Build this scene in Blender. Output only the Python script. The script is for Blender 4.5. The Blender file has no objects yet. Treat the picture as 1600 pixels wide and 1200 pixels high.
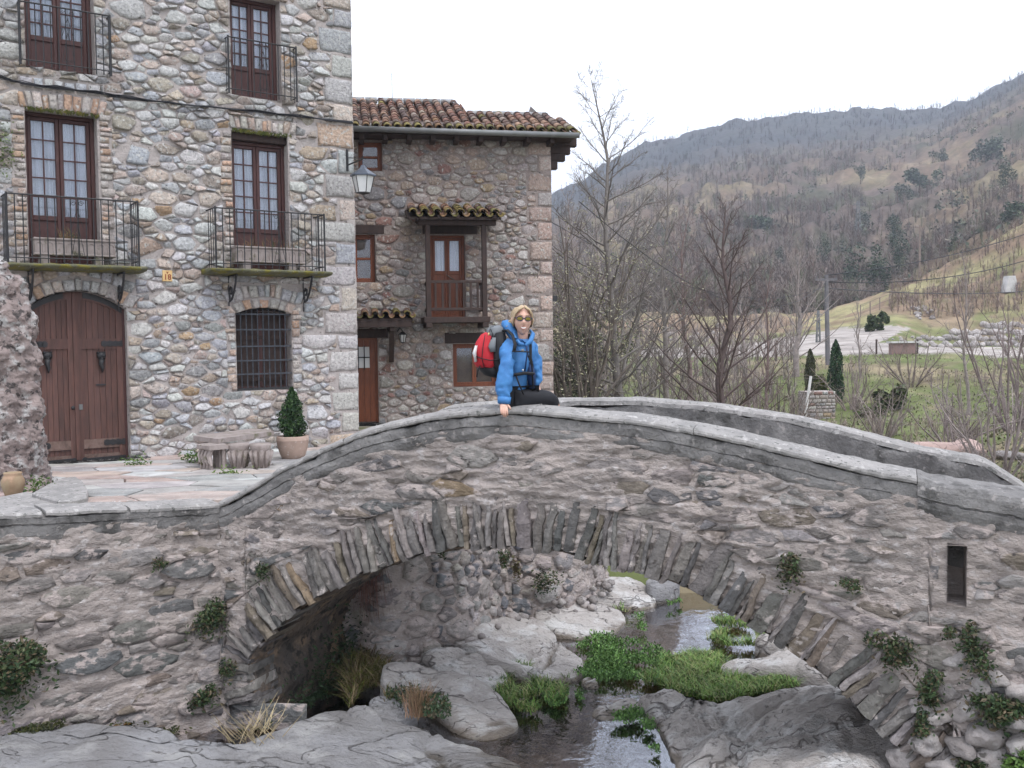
import bpy, bmesh, math, random
import numpy as np
from mathutils import Vector, Matrix
random.seed(7)
RS = np.random.RandomState(11)
S = bpy.context.scene
COL = S.collection

# ------------------------------------------------------------------ camera, sky, sun, exposure
CZ = 3.5                                   # eye height above the water
FPX = 1556.0                               # focal length in pixels of the 1600 px wide photograph
PITCH = math.radians(2.4)
ROLL = math.radians(0.75)
FW = Vector((0, math.cos(PITCH), -math.sin(PITCH)))
_R0 = Vector((1, 0, 0)); _U0 = Vector((0, math.sin(PITCH), math.cos(PITCH)))
RT = _R0 * math.cos(ROLL) - _U0 * math.sin(ROLL)
UP = _U0 * math.cos(ROLL) + _R0 * math.sin(ROLL)
CAM = Vector((0, 0, CZ))
cd = bpy.data.cameras.new('camera'); cam = bpy.data.objects.new('camera', cd); COL.objects.link(cam)
m3 = Matrix((RT, UP, -FW)).transposed()
cam.matrix_world = Matrix.Translation(CAM) @ m3.to_4x4()
cd.sensor_width = 36.0; cd.lens = FPX / 1600 * 36; cd.clip_start = 0.05; cd.clip_end = 5000
S.camera = cam

W = bpy.data.worlds.new("World"); S.world = W; W.use_nodes = True
nt = W.node_tree; nt.nodes.clear()
wo = nt.nodes.new('ShaderNodeOutputWorld'); bg = nt.nodes.new('ShaderNodeBackground')
sk = nt.nodes.new('ShaderNodeTexSky'); sk.sky_type = 'NISHITA'; sk.sun_disc = False
SUN_EL, SUN_AZ = math.radians(60), math.radians(146)       # azimuth from +Y towards +X
sk.sun_elevation = SUN_EL; sk.sun_rotation = SUN_AZ; sk.air_density = 1.0; sk.dust_density = 2.0
mx = nt.nodes.new('ShaderNodeMixRGB'); mx.inputs[0].default_value = 0.88
tc = nt.nodes.new('ShaderNodeTexCoord'); mp = nt.nodes.new('ShaderNodeMapping'); mp.inputs['Scale'].default_value = (1, 1, 3)
nz = nt.nodes.new('ShaderNodeTexNoise'); nz.inputs['Scale'].default_value = 1.6; nz.inputs['Detail'].default_value = 6
rp = nt.nodes.new('ShaderNodeValToRGB')
rp.color_ramp.elements[0].position = 0.3; rp.color_ramp.elements[0].color = (0.84, 0.9, 1.0, 1)
rp.color_ramp.elements[1].position = 0.62; rp.color_ramp.elements[1].color = (1, 1, 1, 1)
ml = nt.nodes.new('ShaderNodeMixRGB'); ml.blend_type = 'MULTIPLY'; ml.inputs[0].default_value = 1; ml.inputs[2].default_value = (15.0, 15.4, 16.5, 1)
L = nt.links.new
L(tc.outputs['Generated'], mp.inputs['Vector']); L(mp.outputs[0], nz.inputs['Vector']); L(nz.outputs['Fac'], rp.inputs[0])
L(rp.outputs[0], ml.inputs[1]); L(sk.outputs[0], mx.inputs[1]); L(ml.outputs[0], mx.inputs[2])
L(mx.outputs[0], bg.inputs['Color']); bg.inputs['Strength'].default_value = 0.1; L(bg.outputs[0], wo.inputs['Surface'])
ld = bpy.data.lights.new('sun', 'SUN'); ld.energy = 1.5; ld.angle = math.radians(24); ld.color = (1, 0.98, 0.96)
lo = bpy.data.objects.new('sun', ld); COL.objects.link(lo)
sd = Vector((math.sin(SUN_AZ) * math.cos(SUN_EL), math.cos(SUN_AZ) * math.cos(SUN_EL), math.sin(SUN_EL)))
lo.rotation_euler = sd.to_track_quat('Z', 'Y').to_euler()
S.view_settings.view_transform = 'Standard'; S.view_settings.look = 'None'
S.view_settings.exposure = 0.56; S.view_settings.gamma = 1.0; S.view_settings.use_curve_mapping = False

# ------------------------------------------------------------------ geometry of the place
def ray(px, py):
    return (FW + RT * ((px - 800) / FPX) + UP * ((600 - py) / FPX))
def at(px, py, Y):
    d = ray(px, py); return CAM + d * (Y / d.y)
def hitz(px, py, z):
    d = ray(px, py); return CAM + d * ((z - CZ) / d.z)
class Plane:                               # an upright plane: origin o, direction u along it, normal n towards the viewer
    def __init__(self, o, u, n):
        self.o, self.u, self.n = Vector(o), Vector(u).normalized(), Vector(n).normalized()
    def w(self, s, z, off=0.0):
        p = self.o + self.u * s + self.n * off
        return Vector((p.x, p.y, z))
    def px(self, x, y, off=0.0):
        d = ray(x, y); o = self.o + self.n * off
        k = (Vector((o.x, o.y, 0)) - Vector((0, 0, 0))).dot(self.n) / d.dot(self.n)
        p = CAM + d * k
        return ((p - o).x * self.u.x + (p - o).y * self.u.y, p.z)
    def map(self, s, z, off):              # numpy version
        s, z, off = np.broadcast_arrays(np.asarray(s, float), np.asarray(z, float), np.asarray(off, float))
        return np.stack([self.o.x + self.u.x * s + self.n.x * off, self.o.y + self.u.y * s + self.n.y * off, z], -1)
def ang(a): return math.radians(a)
AF = ang(54.7)
FAC = Plane((-6.24, 14.5, 0), (math.sin(AF), math.cos(AF), 0), (math.cos(AF), -math.sin(AF), 0))
AH = ang(9)
HOU = Plane((-1.37, 21.3, 0), (math.cos(AH), math.sin(AH), 0), (math.sin(AH), -math.cos(AH), 0))
AB = ang(21)
D0 = 7.95; BW = 1.85
BRI = Plane((0.1, D0, 0), (math.cos(AB), -math.sin(AB), 0), (-math.sin(AB), -math.cos(AB), 0))

# ------------------------------------------------------------------ noise
_P = np.random.RandomState(3).rand(64, 64, 64).astype(np.float32)
def vnoise(p):
    p = np.asarray(p, float); i = np.floor(p).astype(int); f = p - i; f = f * f * (3 - 2 * f)
    x0, y0, z0 = [(i[..., k]) & 63 for k in range(3)]; x1, y1, z1 = (x0 + 1) & 63, (y0 + 1) & 63, (z0 + 1) & 63
    fx, fy, fz = f[..., 0], f[..., 1], f[..., 2]
    a = _P[x0, y0, z0] * (1 - fx) + _P[x1, y0, z0] * fx; b = _P[x0, y1, z0] * (1 - fx) + _P[x1, y1, z0] * fx
    c = _P[x0, y0, z1] * (1 - fx) + _P[x1, y0, z1] * fx; d = _P[x0, y1, z1] * (1 - fx) + _P[x1, y1, z1] * fx
    return ((a * (1 - fy) + b * fy) * (1 - fz) + (c * (1 - fy) + d * fy) * fz) * 2 - 1
def fbm(p, sc=1.0, octv=4, gain=0.5):
    p = np.asarray(p, float) * sc; r = 0; a = 1; t = 0
    for _ in range(octv):
        r = r + vnoise(p) * a; t += a; a *= gain; p = p * 2.03 + 7.7
    return r / t

# ------------------------------------------------------------------ materials
def mat(name, c1, c2=None, sc=4.0, attr=False, c3=None, sc3=1.0, t3=(0.5, 0.65), c4=None, sc4=30.0, t4=(0.6, 0.7),
        rough=0.85, bump=0.4, bsc=30.0, bd=0.01, stretch=(1, 1, 1), spec=0.3, metal=0.0, detail=6, ambump=True, var=0.0, mixa=1.0, crack=0.0, wet=False):
    m = bpy.data.materials.new(name); m.use_nodes = True; t = m.node_tree; t.nodes.clear()
    N = t.nodes.new; K = t.links.new
    out = N('ShaderNodeOutputMaterial'); b = N('ShaderNodeBsdfPrincipled'); K(b.outputs[0], out.inputs[0])
    b.inputs['Roughness'].default_value = rough; b.inputs['Metallic'].default_value = metal
    b.inputs['Specular IOR Level'].default_value = spec
    g = N('ShaderNodeNewGeometry'); mp = N('ShaderNodeMapping'); mp.inputs['Scale'].default_value = stretch
    K(g.outputs['Position'], mp.inputs['Vector'])
    def noise(s, d=detail, r=0.55, dist=0.0):
        n = N('ShaderNodeTexNoise'); n.inputs['Scale'].default_value = s; n.inputs['Detail'].default_value = d
        n.inputs['Roughness'].default_value = r; n.inputs['Distortion'].default_value = dist; K(mp.outputs[0], n.inputs['Vector']); return n.outputs['Fac']
    def ramp(f, a, bb):
        r = N('ShaderNodeMapRange'); r.inputs['From Min'].default_value = a; r.inputs['From Max'].default_value = bb; r.interpolation_type = 'SMOOTHSTEP'
        K(f, r.inputs['Value']); return r.outputs[0]
    def mix(f, x, y, mode='MIX'):
        q = N('ShaderNodeMixRGB'); q.blend_type = mode
        for i, v in ((0, f), (1, x), (2, y)):
            if isinstance(v, (int, float)): q.inputs[i].default_value = v
            elif isinstance(v, tuple): q.inputs[i].default_value = (*v, 1)[:4]
            else: K(v, q.inputs[i])
        return q.outputs[0]
    c2 = c2 or c1
    base = mix(ramp(noise(sc), 0.3, 0.7), tuple(c1), tuple(c2))
    if attr:
        a = N('ShaderNodeAttribute'); a.attribute_name = 'col'
        base = mix(mixa, base, mix(1.0, a.outputs['Color'], mix(ramp(noise(sc), 0.25, 0.75), (0.72,) * 3, (1.25,) * 3), 'MULTIPLY'))
    if c3: base = mix(ramp(noise(sc3, 8, 0.6), *t3), base, tuple(c3))
    if c4: base = mix(ramp(noise(sc4, 3, 0.6), *t4), base, tuple(c4))
    ck = None
    if crack:
        mp2 = N('ShaderNodeMapping'); mp2.inputs['Scale'].default_value = (.55, 1.5, 1.2); mp2.inputs['Rotation'].default_value = (0, 0, .75); K(g.outputs['Position'], mp2.inputs['Vector'])
        def line(s, wd, d_):
            n = N('ShaderNodeTexNoise'); n.inputs['Scale'].default_value = s; n.inputs['Detail'].default_value = 4; n.inputs['Roughness'].default_value = .5; n.inputs['Distortion'].default_value = d_; K(mp2.outputs[0], n.inputs['Vector'])
            a_ = N('ShaderNodeMath'); a_.operation = 'SUBTRACT'; a_.inputs[1].default_value = .5; K(n.outputs['Fac'], a_.inputs[0]); b_ = N('ShaderNodeMath'); b_.operation = 'ABSOLUTE'; K(a_.outputs[0], b_.inputs[0]); return ramp(b_.outputs[0], 0.0, wd)
        mm = N('ShaderNodeMath'); mm.operation = 'MULTIPLY'; K(line(.55, .0045, .15), mm.inputs[0]); K(line(1.2, .004, .3), mm.inputs[1]); ck = mm.outputs[0]
        base = mix(ck, mix(crack * .8, base, (.11, .095, .085)), base)
    if wet:
        sx = N('ShaderNodeSeparateXYZ'); K(g.outputs['Position'], sx.inputs[0]); ad = N('ShaderNodeMath'); ad.operation = 'MULTIPLY_ADD'; ad.inputs[1].default_value = .10; K(noise(6), ad.inputs[0]); K(sx.outputs['Z'], ad.inputs[2])
        wf = ramp(ad.outputs[0], .07, .12); base = mix(wf, mix(.85, base, mix(1.0, base, (.38, .33, .26), 'MULTIPLY')), base)
        rr_ = N('ShaderNodeMapRange'); rr_.inputs['To Min'].default_value = .35; rr_.inputs['To Max'].default_value = rough; K(wf, rr_.inputs['Value']); K(rr_.outputs[0], b.inputs['Roughness'])
    if var:
        oi = N('ShaderNodeObjectInfo'); r = N('ShaderNodeMapRange'); r.inputs['To Min'].default_value = 1 - var; r.inputs['To Max'].default_value = 1 + var
        K(oi.outputs['Random'], r.inputs['Value']); q = N('ShaderNodeVectorMath'); q.operation = 'SCALE'
        K(base, q.inputs[0]); K(r.outputs[0], q.inputs['Scale']); base = q.outputs[0]
    K(base, b.inputs['Base Color'])
    if bump:
        bp = N('ShaderNodeBump'); bp.inputs['Strength'].default_value = bump; bp.inputs['Distance'].default_value = bd
        K(noise(bsc, 6, 0.65), bp.inputs['Height']); K(bp.outputs[0], b.inputs['Normal'])
        if ck is not None:
            b2 = N('ShaderNodeBump'); b2.inputs['Strength'].default_value = 1; b2.inputs['Distance'].default_value = .03; K(ck, b2.inputs['Height']); K(bp.outputs[0], b2.inputs['Normal']); K(b2.outputs[0], b.inputs['Normal'])
    return m
def shade(m, rough=None):
    return m
M = {}
M['stone'] = mat('stone', (.3, .3, .3), sc=22, attr=True, c3=(.50, .49, .46), sc3=16, t3=(.53, .68), c4=(.09, .087, .09), sc4=30, t4=(.60, .72), bump=.95, bsc=24, bd=.04)
M['bstone'] = mat('bridge_stone', (.3, .3, .3), sc=12, attr=True, c3=(.46, .39, .36), sc3=6, t3=(.50, .60), c4=(.07, .06, .055), sc4=13, t4=(.60, .72), bump=1.0, bsc=14, bd=.05, stretch=(1, 1, 1.8))
M['vstone'] = mat('arch_stone', (.3, .3, .3), sc=10, attr=True, c3=(.42, .37, .34), sc3=8, t3=(.60, .70), c4=(.07, .06, .055), sc4=13, t4=(.60, .72), bump=1.0, bsc=14, bd=.05)
M['mortar'] = mat('house_mortar', (.43, .385, .36), (.35, .31, .29), sc=3, c3=(.40, .35, .33), sc3=14, t3=(.5, .7), c4=(.13, .115, .105), sc4=11, t4=(.60, .72), bump=.9, bsc=26, bd=.03)
M['mortar2'] = mat('farm_mortar', (.32, .265, .24), (.25, .205, .185), sc=3, c3=(.36, .31, .28), sc3=14, t3=(.5, .7), c4=(.11, .095, .09), sc4=11, t4=(.60, .72), bump=.9, bsc=26, bd=.03)
M['bmortar'] = mat('bridge_mortar', (.475, .405, .37), (.36, .312, .285), sc=2.2, c3=(.22, .195, .18), sc3=4, t3=(.56, .68), c4=(.54, .49, .47), sc4=11, t4=(.54, .68), bump=1.0, bsc=13, bd=.07, stretch=(1, 1, 1.7))
M['cement'] = mat('grey_cement', (.25, .238, .228), (.175, .166, .16), sc=3.5, c3=(.10, .095, .09), sc3=4, t3=(.50, .64), c4=(.32, .295, .28), sc4=15, t4=(.58, .70), bump=1.0, bsc=24, bd=.03)
M['copetop'] = mat('coping_top', (.33, .31, .295), (.23, .22, .21), sc=5, c3=(.44, .415, .395), sc3=16, t3=(.54, .68), c4=(.12, .12, .11), sc4=24, t4=(.58, .68), bump=.9, bsc=45, bd=.015)
M['rock'] = mat('river_rock', (.52, .48, .45), (.39, .355, .33), sc=2.6, c3=(.60, .58, .56), sc3=3.0, t3=(.48, .62), c4=(.17, .15, .14), sc4=12, t4=(.60, .74), bump=1.0, bsc=17, bd=.06, stretch=(.8, 1.3, 1.6), crack=.6, wet=True)
M['rockgrey'] = mat('grey_slab_rock', (.30, .295, .30), (.21, .20, .195), sc=1.6, c3=(.37, .36, .35), sc3=3.0, t3=(.48, .70), c4=(.15, .14, .135), sc4=13, t4=(.60, .74), bump=1.0, bsc=20, bd=.05, stretch=(.85, 1.25, 1.5), crack=.6, wet=True)
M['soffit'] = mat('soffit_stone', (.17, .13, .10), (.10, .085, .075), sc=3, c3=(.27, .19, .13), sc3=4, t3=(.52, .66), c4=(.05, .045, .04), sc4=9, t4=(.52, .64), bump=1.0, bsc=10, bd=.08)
M['tufa'] = mat('tufa', (.38, .30, .275), (.27, .22, .205), sc=5, c3=(.54, .52, .50), sc3=6, t3=(.5, .64), c4=(.10, .085, .08), sc4=15, t4=(.54, .64), bump=1.0, bsc=17, bd=.08)
M['slab'] = mat('paving_stone', (.40, .35, .325), (.33, .30, .285), sc=3, attr=True, c3=(.28, .26, .24), sc3=5, t3=(.55, .7), c4=(.5, .48, .46), sc4=30, t4=(.6, .7), bump=.6, bsc=30, bd=.01)
M['dirt'] = mat('dirt', (.16, .14, .11), (.12, .12, .07), sc=6, c3=(.08, .11, .04), sc3=3, t3=(.5, .62), bump=.8, bsc=30, bd=.02)
M['yard'] = mat('yard_earth', (.27, .25, .20), (.20, .19, .14), sc=3, c3=(.12, .13, .05), sc3=2.5, t3=(.52, .66), bump=.8, bsc=30, bd=.02)
M['bed'] = mat('stream_bed', (.12, .09, .06), (.07, .055, .04), sc=5, c3=(.20, .16, .11), sc3=12, t3=(.55, .66), bump=.8, bsc=20, bd=.04)
M['moss'] = mat('moss', (.09, .10, .02), (.05, .065, .015), sc=14, c3=(.16, .14, .03), sc3=9, t3=(.5, .65), bump=1, bsc=60, bd=.02)
M['mossslab'] = mat('mossy_slab', (.15, .145, .09), (.10, .10, .06), sc=9, c3=(.17, .15, .03), sc3=6, t3=(.48, .6), c4=(.3, .28, .26), sc4=20, t4=(.64, .72), bump=1, bsc=40, bd=.02)
M['polewood'] = mat('pole_wood', (.24, .19, .16), (.19, .15, .13), sc=4, bump=.2)
M['wood'] = mat('door_wood', (.125, .060, .046), (.078, .042, .036), sc=7, stretch=(6, 6, .6), c3=(.075, .04, .032), sc3=3, t3=(.5, .66), rough=.6, bump=.35, bsc=22, bd=.006, var=.14)
M['woodlow'] = mat('worn_door_wood', (.17, .115, .095), (.12, .075, .06), sc=7, stretch=(3, 3, 2), c3=(.09, .06, .05), sc3=4, t3=(.5, .66), rough=.75, bump=.5, bsc=24, bd=.008, var=.1)
M['wframe'] = mat('window_frame_paint', (.075, .033, .029), (.055, .024, .022), sc=9, stretch=(3, 3, .8), rough=.5, bump=.2, bsc=40, bd=.004)
M['owood'] = mat('varnished_wood', (.20, .062, .026), (.135, .042, .02), sc=8, stretch=(5, 5, .7), rough=.45, bump=.2, bsc=30, bd=.004, var=.1)
M['dwood'] = mat('dark_wood', (.055, .034, .028), (.035, .024, .021), sc=8, stretch=(3, 3, .8), rough=.7, bump=.4, bsc=30, bd=.008, var=.15)
M['bars'] = mat('grille_iron', (.055, .06, .07), (.035, .038, .045), sc=20, rough=.5, bump=0)
M['iron'] = mat('black_iron', (.012, .012, .014), (.02, .018, .018), sc=20, rough=.55, bump=.3, bsc=60, bd=.004, spec=.5)
M['gutter'] = mat('zinc_gutter', (.20, .20, .20), (.15, .155, .15), sc=5, rough=.5, bump=.15, bsc=20, bd=.004, metal=.3)
M['tile'] = mat('roof_tile', (.3, .15, .1), sc=12, attr=True, c3=(.13, .115, .075), sc3=9, t3=(.58, .70), c4=(.30, .28, .26), sc4=40, t4=(.62, .7), bump=.7, bsc=50, bd=.012)
M['curtain'] = mat('curtain', (.66, .68, .72), (.6, .62, .68), sc=2, rough=.9, bump=0)
M['planter'] = mat('planter_stone', (.34, .29, .27), (.25, .21, .19), sc=8, c3=(.14, .13, .08), sc3=7, t3=(.55, .68), bump=.7, bsc=40, bd=.01)
M['terra'] = mat('terracotta', (.40, .29, .235), (.34, .25, .20), sc=8, c3=(.46, .38, .33), sc3=20, t3=(.55, .7), bump=.4, bsc=60, bd=.006)
M['oldpot'] = mat('old_pot', (.30, .24, .15), (.24, .16, .10), sc=6, c3=(.36, .24, .16), sc3=3, t3=(.5, .62), bump=.5, bsc=40, bd=.006)
M['plaque'] = mat('yellow_tile', (.62, .43, .20), (.58, .38, .17), sc=10, rough=.4, bump=.1)
M['ink'] = mat('brown_ink', (.25, .07, .03), rough=.5, bump=0)
M['cable'] = mat('black_cable', (.022, .022, .026), rough=.6, bump=0)
M['lampmetal'] = mat('lamp_metal', (.10, .115, .14), (.07, .08, .10), sc=12, rough=.4, bump=.1, metal=.4)
M['milk'] = mat('lamp_glass', (.62, .62, .60), (.5, .5, .5), sc=3, rough=.3, bump=0, spec=.5)
M['leaf'] = mat('leaf', (.05, .08, .02), sc=5, attr=True, rough=.6, bump=0)
M['bark'] = mat('bark', (.13, .11, .095), (.085, .07, .06), sc=9, attr=True, rough=.9, bump=.5, bsc=30, bd=.01)
M['twig'] = mat('twig', (.14, .12, .11), sc=4, attr=True, rough=.9, bump=0)
M['boulder'] = mat('boulder', (.36, .32, .30), (.25, .23, .22), sc=5, c3=(.42, .39, .37), sc3=8, t3=(.52, .66), c4=(.10, .09, .08), sc4=10, t4=(.58, .7), bump=1.0, bsc=14, bd=.05, var=.3)
M['metalpole'] = mat('concrete_pole', (.17, .16, .17), (.13, .125, .13), sc=4, bump=.2)
M['pinkrock'] = mat('pink_rock', (.46, .33, .29), (.36, .26, .23), sc=2, c3=(.2, .15, .13), sc3=3, t3=(.55, .66), bump=.8, bsc=10, bd=.05)
M['brick'] = mat('hut_wall', (.26, .17, .15), (.22, .15, .14), sc=6, bump=.4)
M['white'] = mat('whitewash', (.55, .53, .51), (.45, .44, .42), sc=3, bump=.2)
def glassmat():
    m = bpy.data.materials.new('window_glass'); m.use_nodes = True; t = m.node_tree; t.nodes.clear(); N = t.nodes.new; K = t.links.new
    o = N('ShaderNodeOutputMaterial'); x = N('ShaderNodeMixShader'); a = N('ShaderNodeBsdfTransparent'); b = N('ShaderNodeBsdfGlossy')
    f = N('ShaderNodeFresnel'); f.inputs[0].default_value = 1.5
    mm = N('ShaderNodeMath'); mm.operation = 'MULTIPLY_ADD'; mm.inputs[1].default_value = 1.6; mm.inputs[2].default_value = 0.02
    K(f.outputs[0], mm.inputs[0]); K(mm.outputs[0], x.inputs[0])
    a.inputs[0].default_value = (.93, .95, .97, 1); b.inputs['Roughness'].default_value = .03; b.inputs[0].default_value = (.8, .85, .95, 1)
    K(a.outputs[0], x.inputs[1]); K(b.outputs[0], x.inputs[2]); K(x.outputs[0], o.inputs[0]); return m
M['glass'] = glassmat()
def watermat():
    m = bpy.data.materials.new('stream_water'); m.use_nodes = True; t = m.node_tree; t.nodes.clear(); N = t.nodes.new; K = t.links.new
    o = N('ShaderNodeOutputMaterial'); x = N('ShaderNodeMixShader'); a = N('ShaderNodeBsdfTransparent'); b = N('ShaderNodeBsdfGlossy')
    a.inputs[0].default_value = (.66, .56, .40, 1); b.inputs['Roughness'].default_value = .04; b.inputs[0].default_value = (.9, .93, 1, 1)
    g = N('ShaderNodeNewGeometry'); mp = N('ShaderNodeMapping'); mp.inputs['Scale'].default_value = (1.0, 1.0, 1); mp.inputs['Rotation'].default_value = (0, 0, .5)
    n = N('ShaderNodeTexNoise'); n.inputs['Scale'].default_value = 7; n.inputs['Detail'].default_value = 3; n.inputs['Distortion'].default_value = .6
    bp = N('ShaderNodeBump'); bp.inputs['Strength'].default_value = .14; bp.inputs['Distance'].default_value = .03
    K(g.outputs['Position'], mp.inputs[0]); K(mp.outputs[0], n.inputs['Vector']); K(n.outputs['Fac'], bp.inputs['Height'])
    f = N('ShaderNodeFresnel'); f.inputs[0].default_value = 1.45; K(bp.outputs[0], f.inputs['Normal']); K(bp.outputs[0], b.inputs['Normal'])
    mm = N('ShaderNodeMath'); mm.operation = 'MULTIPLY_ADD'; mm.inputs[1].default_value = 2.2; mm.inputs[2].default_value = 0.03; mm.use_clamp = True
    K(f.outputs[0], mm.inputs[0]); K(mm.outputs[0], x.inputs[0]); K(a.outputs[0], x.inputs[1]); K(b.outputs[0], x.inputs[2]); K(x.outputs[0], o.inputs[0]); return m
M['water'] = watermat()

# ------------------------------------------------------------------ object helpers
def link(o, parent=None):
    COL.objects.link(o)
    if parent is not None:
        o.parent = parent
        o.matrix_parent_inverse = Matrix.Translation(-world_loc(parent))
    return o
def world_loc(o):
    return Vector(o['_wl']) if '_wl' in o.keys() else Vector((0, 0, 0))
def tag(o, label=None, cat=None, group=None, kind=None):
    if label: o['label'] = label
    if cat: o['category'] = cat
    if group: o['group'] = group
    if kind: o['kind'] = kind
    return o
_WL = {}
def thing(name, loc, label, cat, group=None):
    o = bpy.data.objects.new(name, None); o.empty_display_size = .2; COL.objects.link(o); o.location = loc
    _WL[o.name] = Vector(loc); return tag(o, label, cat, group)
def mobj(name, V, F, mt, parent=None, cols=None, smooth=False, centre=True, kind=None):
    """one mesh object from world-space vertices; its origin is put at their middle"""
    V = np.asarray(V, float).reshape(-1, 3)
    c = (V.min(0) + V.max(0)) / 2 if centre else np.zeros(3)
    me = bpy.data.meshes.new(name)
    V2 = V - c
    if isinstance(F, np.ndarray):
        k = F.shape[1]; me.vertices.add(len(V2)); me.vertices.foreach_set('co', V2.astype(np.float32).ravel())
        me.loops.add(F.size); me.loops.foreach_set('vertex_index', F.astype(np.int32).ravel())
        me.polygons.add(len(F)); me.polygons.foreach_set('loop_start', np.arange(0, F.size, k, dtype=np.int32))
        me.polygons.foreach_set('loop_total', np.full(len(F), k, dtype=np.int32)); me.update(calc_edges=True)
    else:
        me.from_pydata(V2.tolist(), [], F)
    if cols is not None:
        a = me.color_attributes.new('col', 'FLOAT_COLOR', 'POINT')
        cc = np.asarray(cols, np.float32)
        if cc.ndim == 1: cc = np.tile(cc[:3], (len(V2), 1))
        cc = np.concatenate([cc[:, :3], np.ones((len(cc), 1), np.float32)], 1)
        a.data.foreach_set('color', cc.ravel())
    if smooth: me.polygons.foreach_set('use_smooth', [True] * len(me.polygons))
    me.materials.append(M[mt] if isinstance(mt, str) else mt)
    o = bpy.data.objects.new(name, me); o.location = c; COL.objects.link(o); _WL[o.name] = Vector(c)
    if parent is not None:
        o.parent = parent; o.matrix_parent_inverse = Matrix.Translation(-abs_loc(parent))
    if kind: o['kind'] = kind
    return o
def abs_loc(o):
    return _WL[o.name]
class MB:
    """collects shapes for ONE mesh object"""
    def __init__(self): self.V = []; self.F = []; self.C = []; self.c = (.3, .3, .3)
    def add(self, V, F):
        n = len(self.V); self.V.extend([tuple(v) for v in V]); self.F.extend([tuple(i + n for i in f) for f in F]); self.C.extend([self.c] * len(V))
    def hexa(self, p):                     # 8 points: bottom 4, top 4
        self.add(p, [(0, 3, 2, 1), (4, 5, 6, 7), (0, 1, 5, 4), (1, 2, 6, 5), (2, 3, 7, 6), (3, 0, 4, 7)])
    def box(self, pl, s0, s1, z0, z1, o0, o1, bev=0.0):
        if bev:
            b = bev
            q = [pl.w(s0, z0, o0), pl.w(s1, z0, o0), pl.w(s1, z1, o0), pl.w(s0, z1, o0),
                 pl.w(s0, z0, o1 - b), pl.w(s1, z0, o1 - b), pl.w(s1, z1, o1 - b), pl.w(s0, z1, o1 - b),
                 pl.w(s0 + b, z0 + b, o1), pl.w(s1 - b, z0 + b, o1), pl.w(s1 - b, z1 - b, o1), pl.w(s0 + b, z1 - b, o1)]
            self.add(q, [(0, 3, 2, 1), (0, 1, 5, 4), (1, 2, 6, 5), (2, 3, 7, 6), (3, 0, 4, 7), (4, 5, 9, 8), (5, 6, 10, 9), (6, 7, 11, 10), (7, 4, 8, 11), (8, 9, 10, 11)])
        else:
            self.hexa([pl.w(s0, z0, o0), pl.w(s1, z0, o0), pl.w(s1, z0, o1), pl.w(s0, z0, o1), pl.w(s0, z1, o0), pl.w(s1, z1, o0), pl.w(s1, z1, o1), pl.w(s0, z1, o1)])
    def tube(self, pts, r, n=6, cap=True, squash=1.0):
        pts = [Vector(p) for p in pts]; R = r if hasattr(r, '__len__') else [r] * len(pts)
        V = []; F = []; ref = None
        for i, p in enumerate(pts):
            t = (pts[min(i + 1, len(pts) - 1)] - pts[max(i - 1, 0)])
            if t.length < 1e-9: t = Vector((0, 0, 1))
            t.normalize()
            if ref is None: ref = Vector((0, 0, 1)) if abs(t.z) < .9 else Vector((1, 0, 0))
            a = t.cross(ref); a.normalize(); b = t.cross(a); ref = -b if ref.dot(-b) > 0 else b
            b = t.cross(a)
            for k in range(n):
                an = 2 * math.pi * k / n; V.append(p + a * (math.cos(an) * R[i]) + b * (math.sin(an) * R[i] * squash))
        for i in range(len(pts) - 1):
            for k in range(n): F.append((i * n + k, i * n + (k + 1) % n, (i + 1) * n + (k + 1) % n, (i + 1) * n + k))
        if cap: F.append(tuple(range(n))[::-1]); F.append(tuple((len(pts) - 1) * n + k for k in range(n)))
        self.add(V, F)
    def lathe(self, c, prof, n=20, ax=None):
        V = []; F = []; c = Vector(c)
        for r, z in prof:
            for k in range(n):
                a = 2 * math.pi * k / n; V.append(c + Vector((r * math.cos(a), r * math.sin(a), z)))
        for i in range(len(prof) - 1):
            for k in range(n): F.append((i * n + k, i * n + (k + 1) % n, (i + 1) * n + (k + 1) % n, (i + 1) * n + k))
        F.append(tuple(range(n))[::-1]); F.append(tuple((len(prof) - 1) * n + k for k in range(n)))
        self.add(V, F)
    def build(self, name, mt, parent=None, smooth=False, kind=None, col=False):
        return mobj(name, self.V, self.F, mt, parent, cols=(self.C if col else None), smooth=smooth, kind=kind)

# ------------------------------------------------------------------ rubble masonry
def clip(poly, a, b, c):                   # keep a*x+b*y<=c
    out = []; n = len(poly)
    for i in range(n):
        p, q = poly[i], poly[(i + 1) % n]; dp = a * p[0] + b * p[1] - c; dq = a * q[0] + b * q[1] - c
        if dp <= 0: out.append(p)
        if (dp < 0 < dq) or (dq < 0 < dp):
            k = dp / (dp - dq); out.append((p[0] + (q[0] - p[0]) * k, p[1] + (q[1] - p[1]) * k))
    return out
def area(p):
    return .5 * sum(p[i][0] * p[(i + 1) % len(p)][1] - p[(i + 1) % len(p)][0] * p[i][1] for i in range(len(p)))
def pack(x0, x1, z0, z1, radii, asp, inside, rng):
    P = np.zeros((0, 3))
    for r, tries in radii:
        new = []
        c = np.stack([rng.uniform(x0, x1, tries), rng.uniform(z0, z1, tries)], 1)
        rr = r * rng.uniform(.8, 1.2, tries)
        for i in range(tries):
            x, z = c[i]
            if not inside(x, z): continue
            A = P if not new else np.concatenate([P, np.array(new)])
            if len(A):
                d = np.hypot((A[:, 0] - x) / asp, A[:, 1] - z)
                if (d < (A[:, 2] + rr[i]) * .86).any(): continue
            new.append((x, z, rr[i]))
        if new: P = np.concatenate([P, np.array(new)])
    return P
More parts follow.
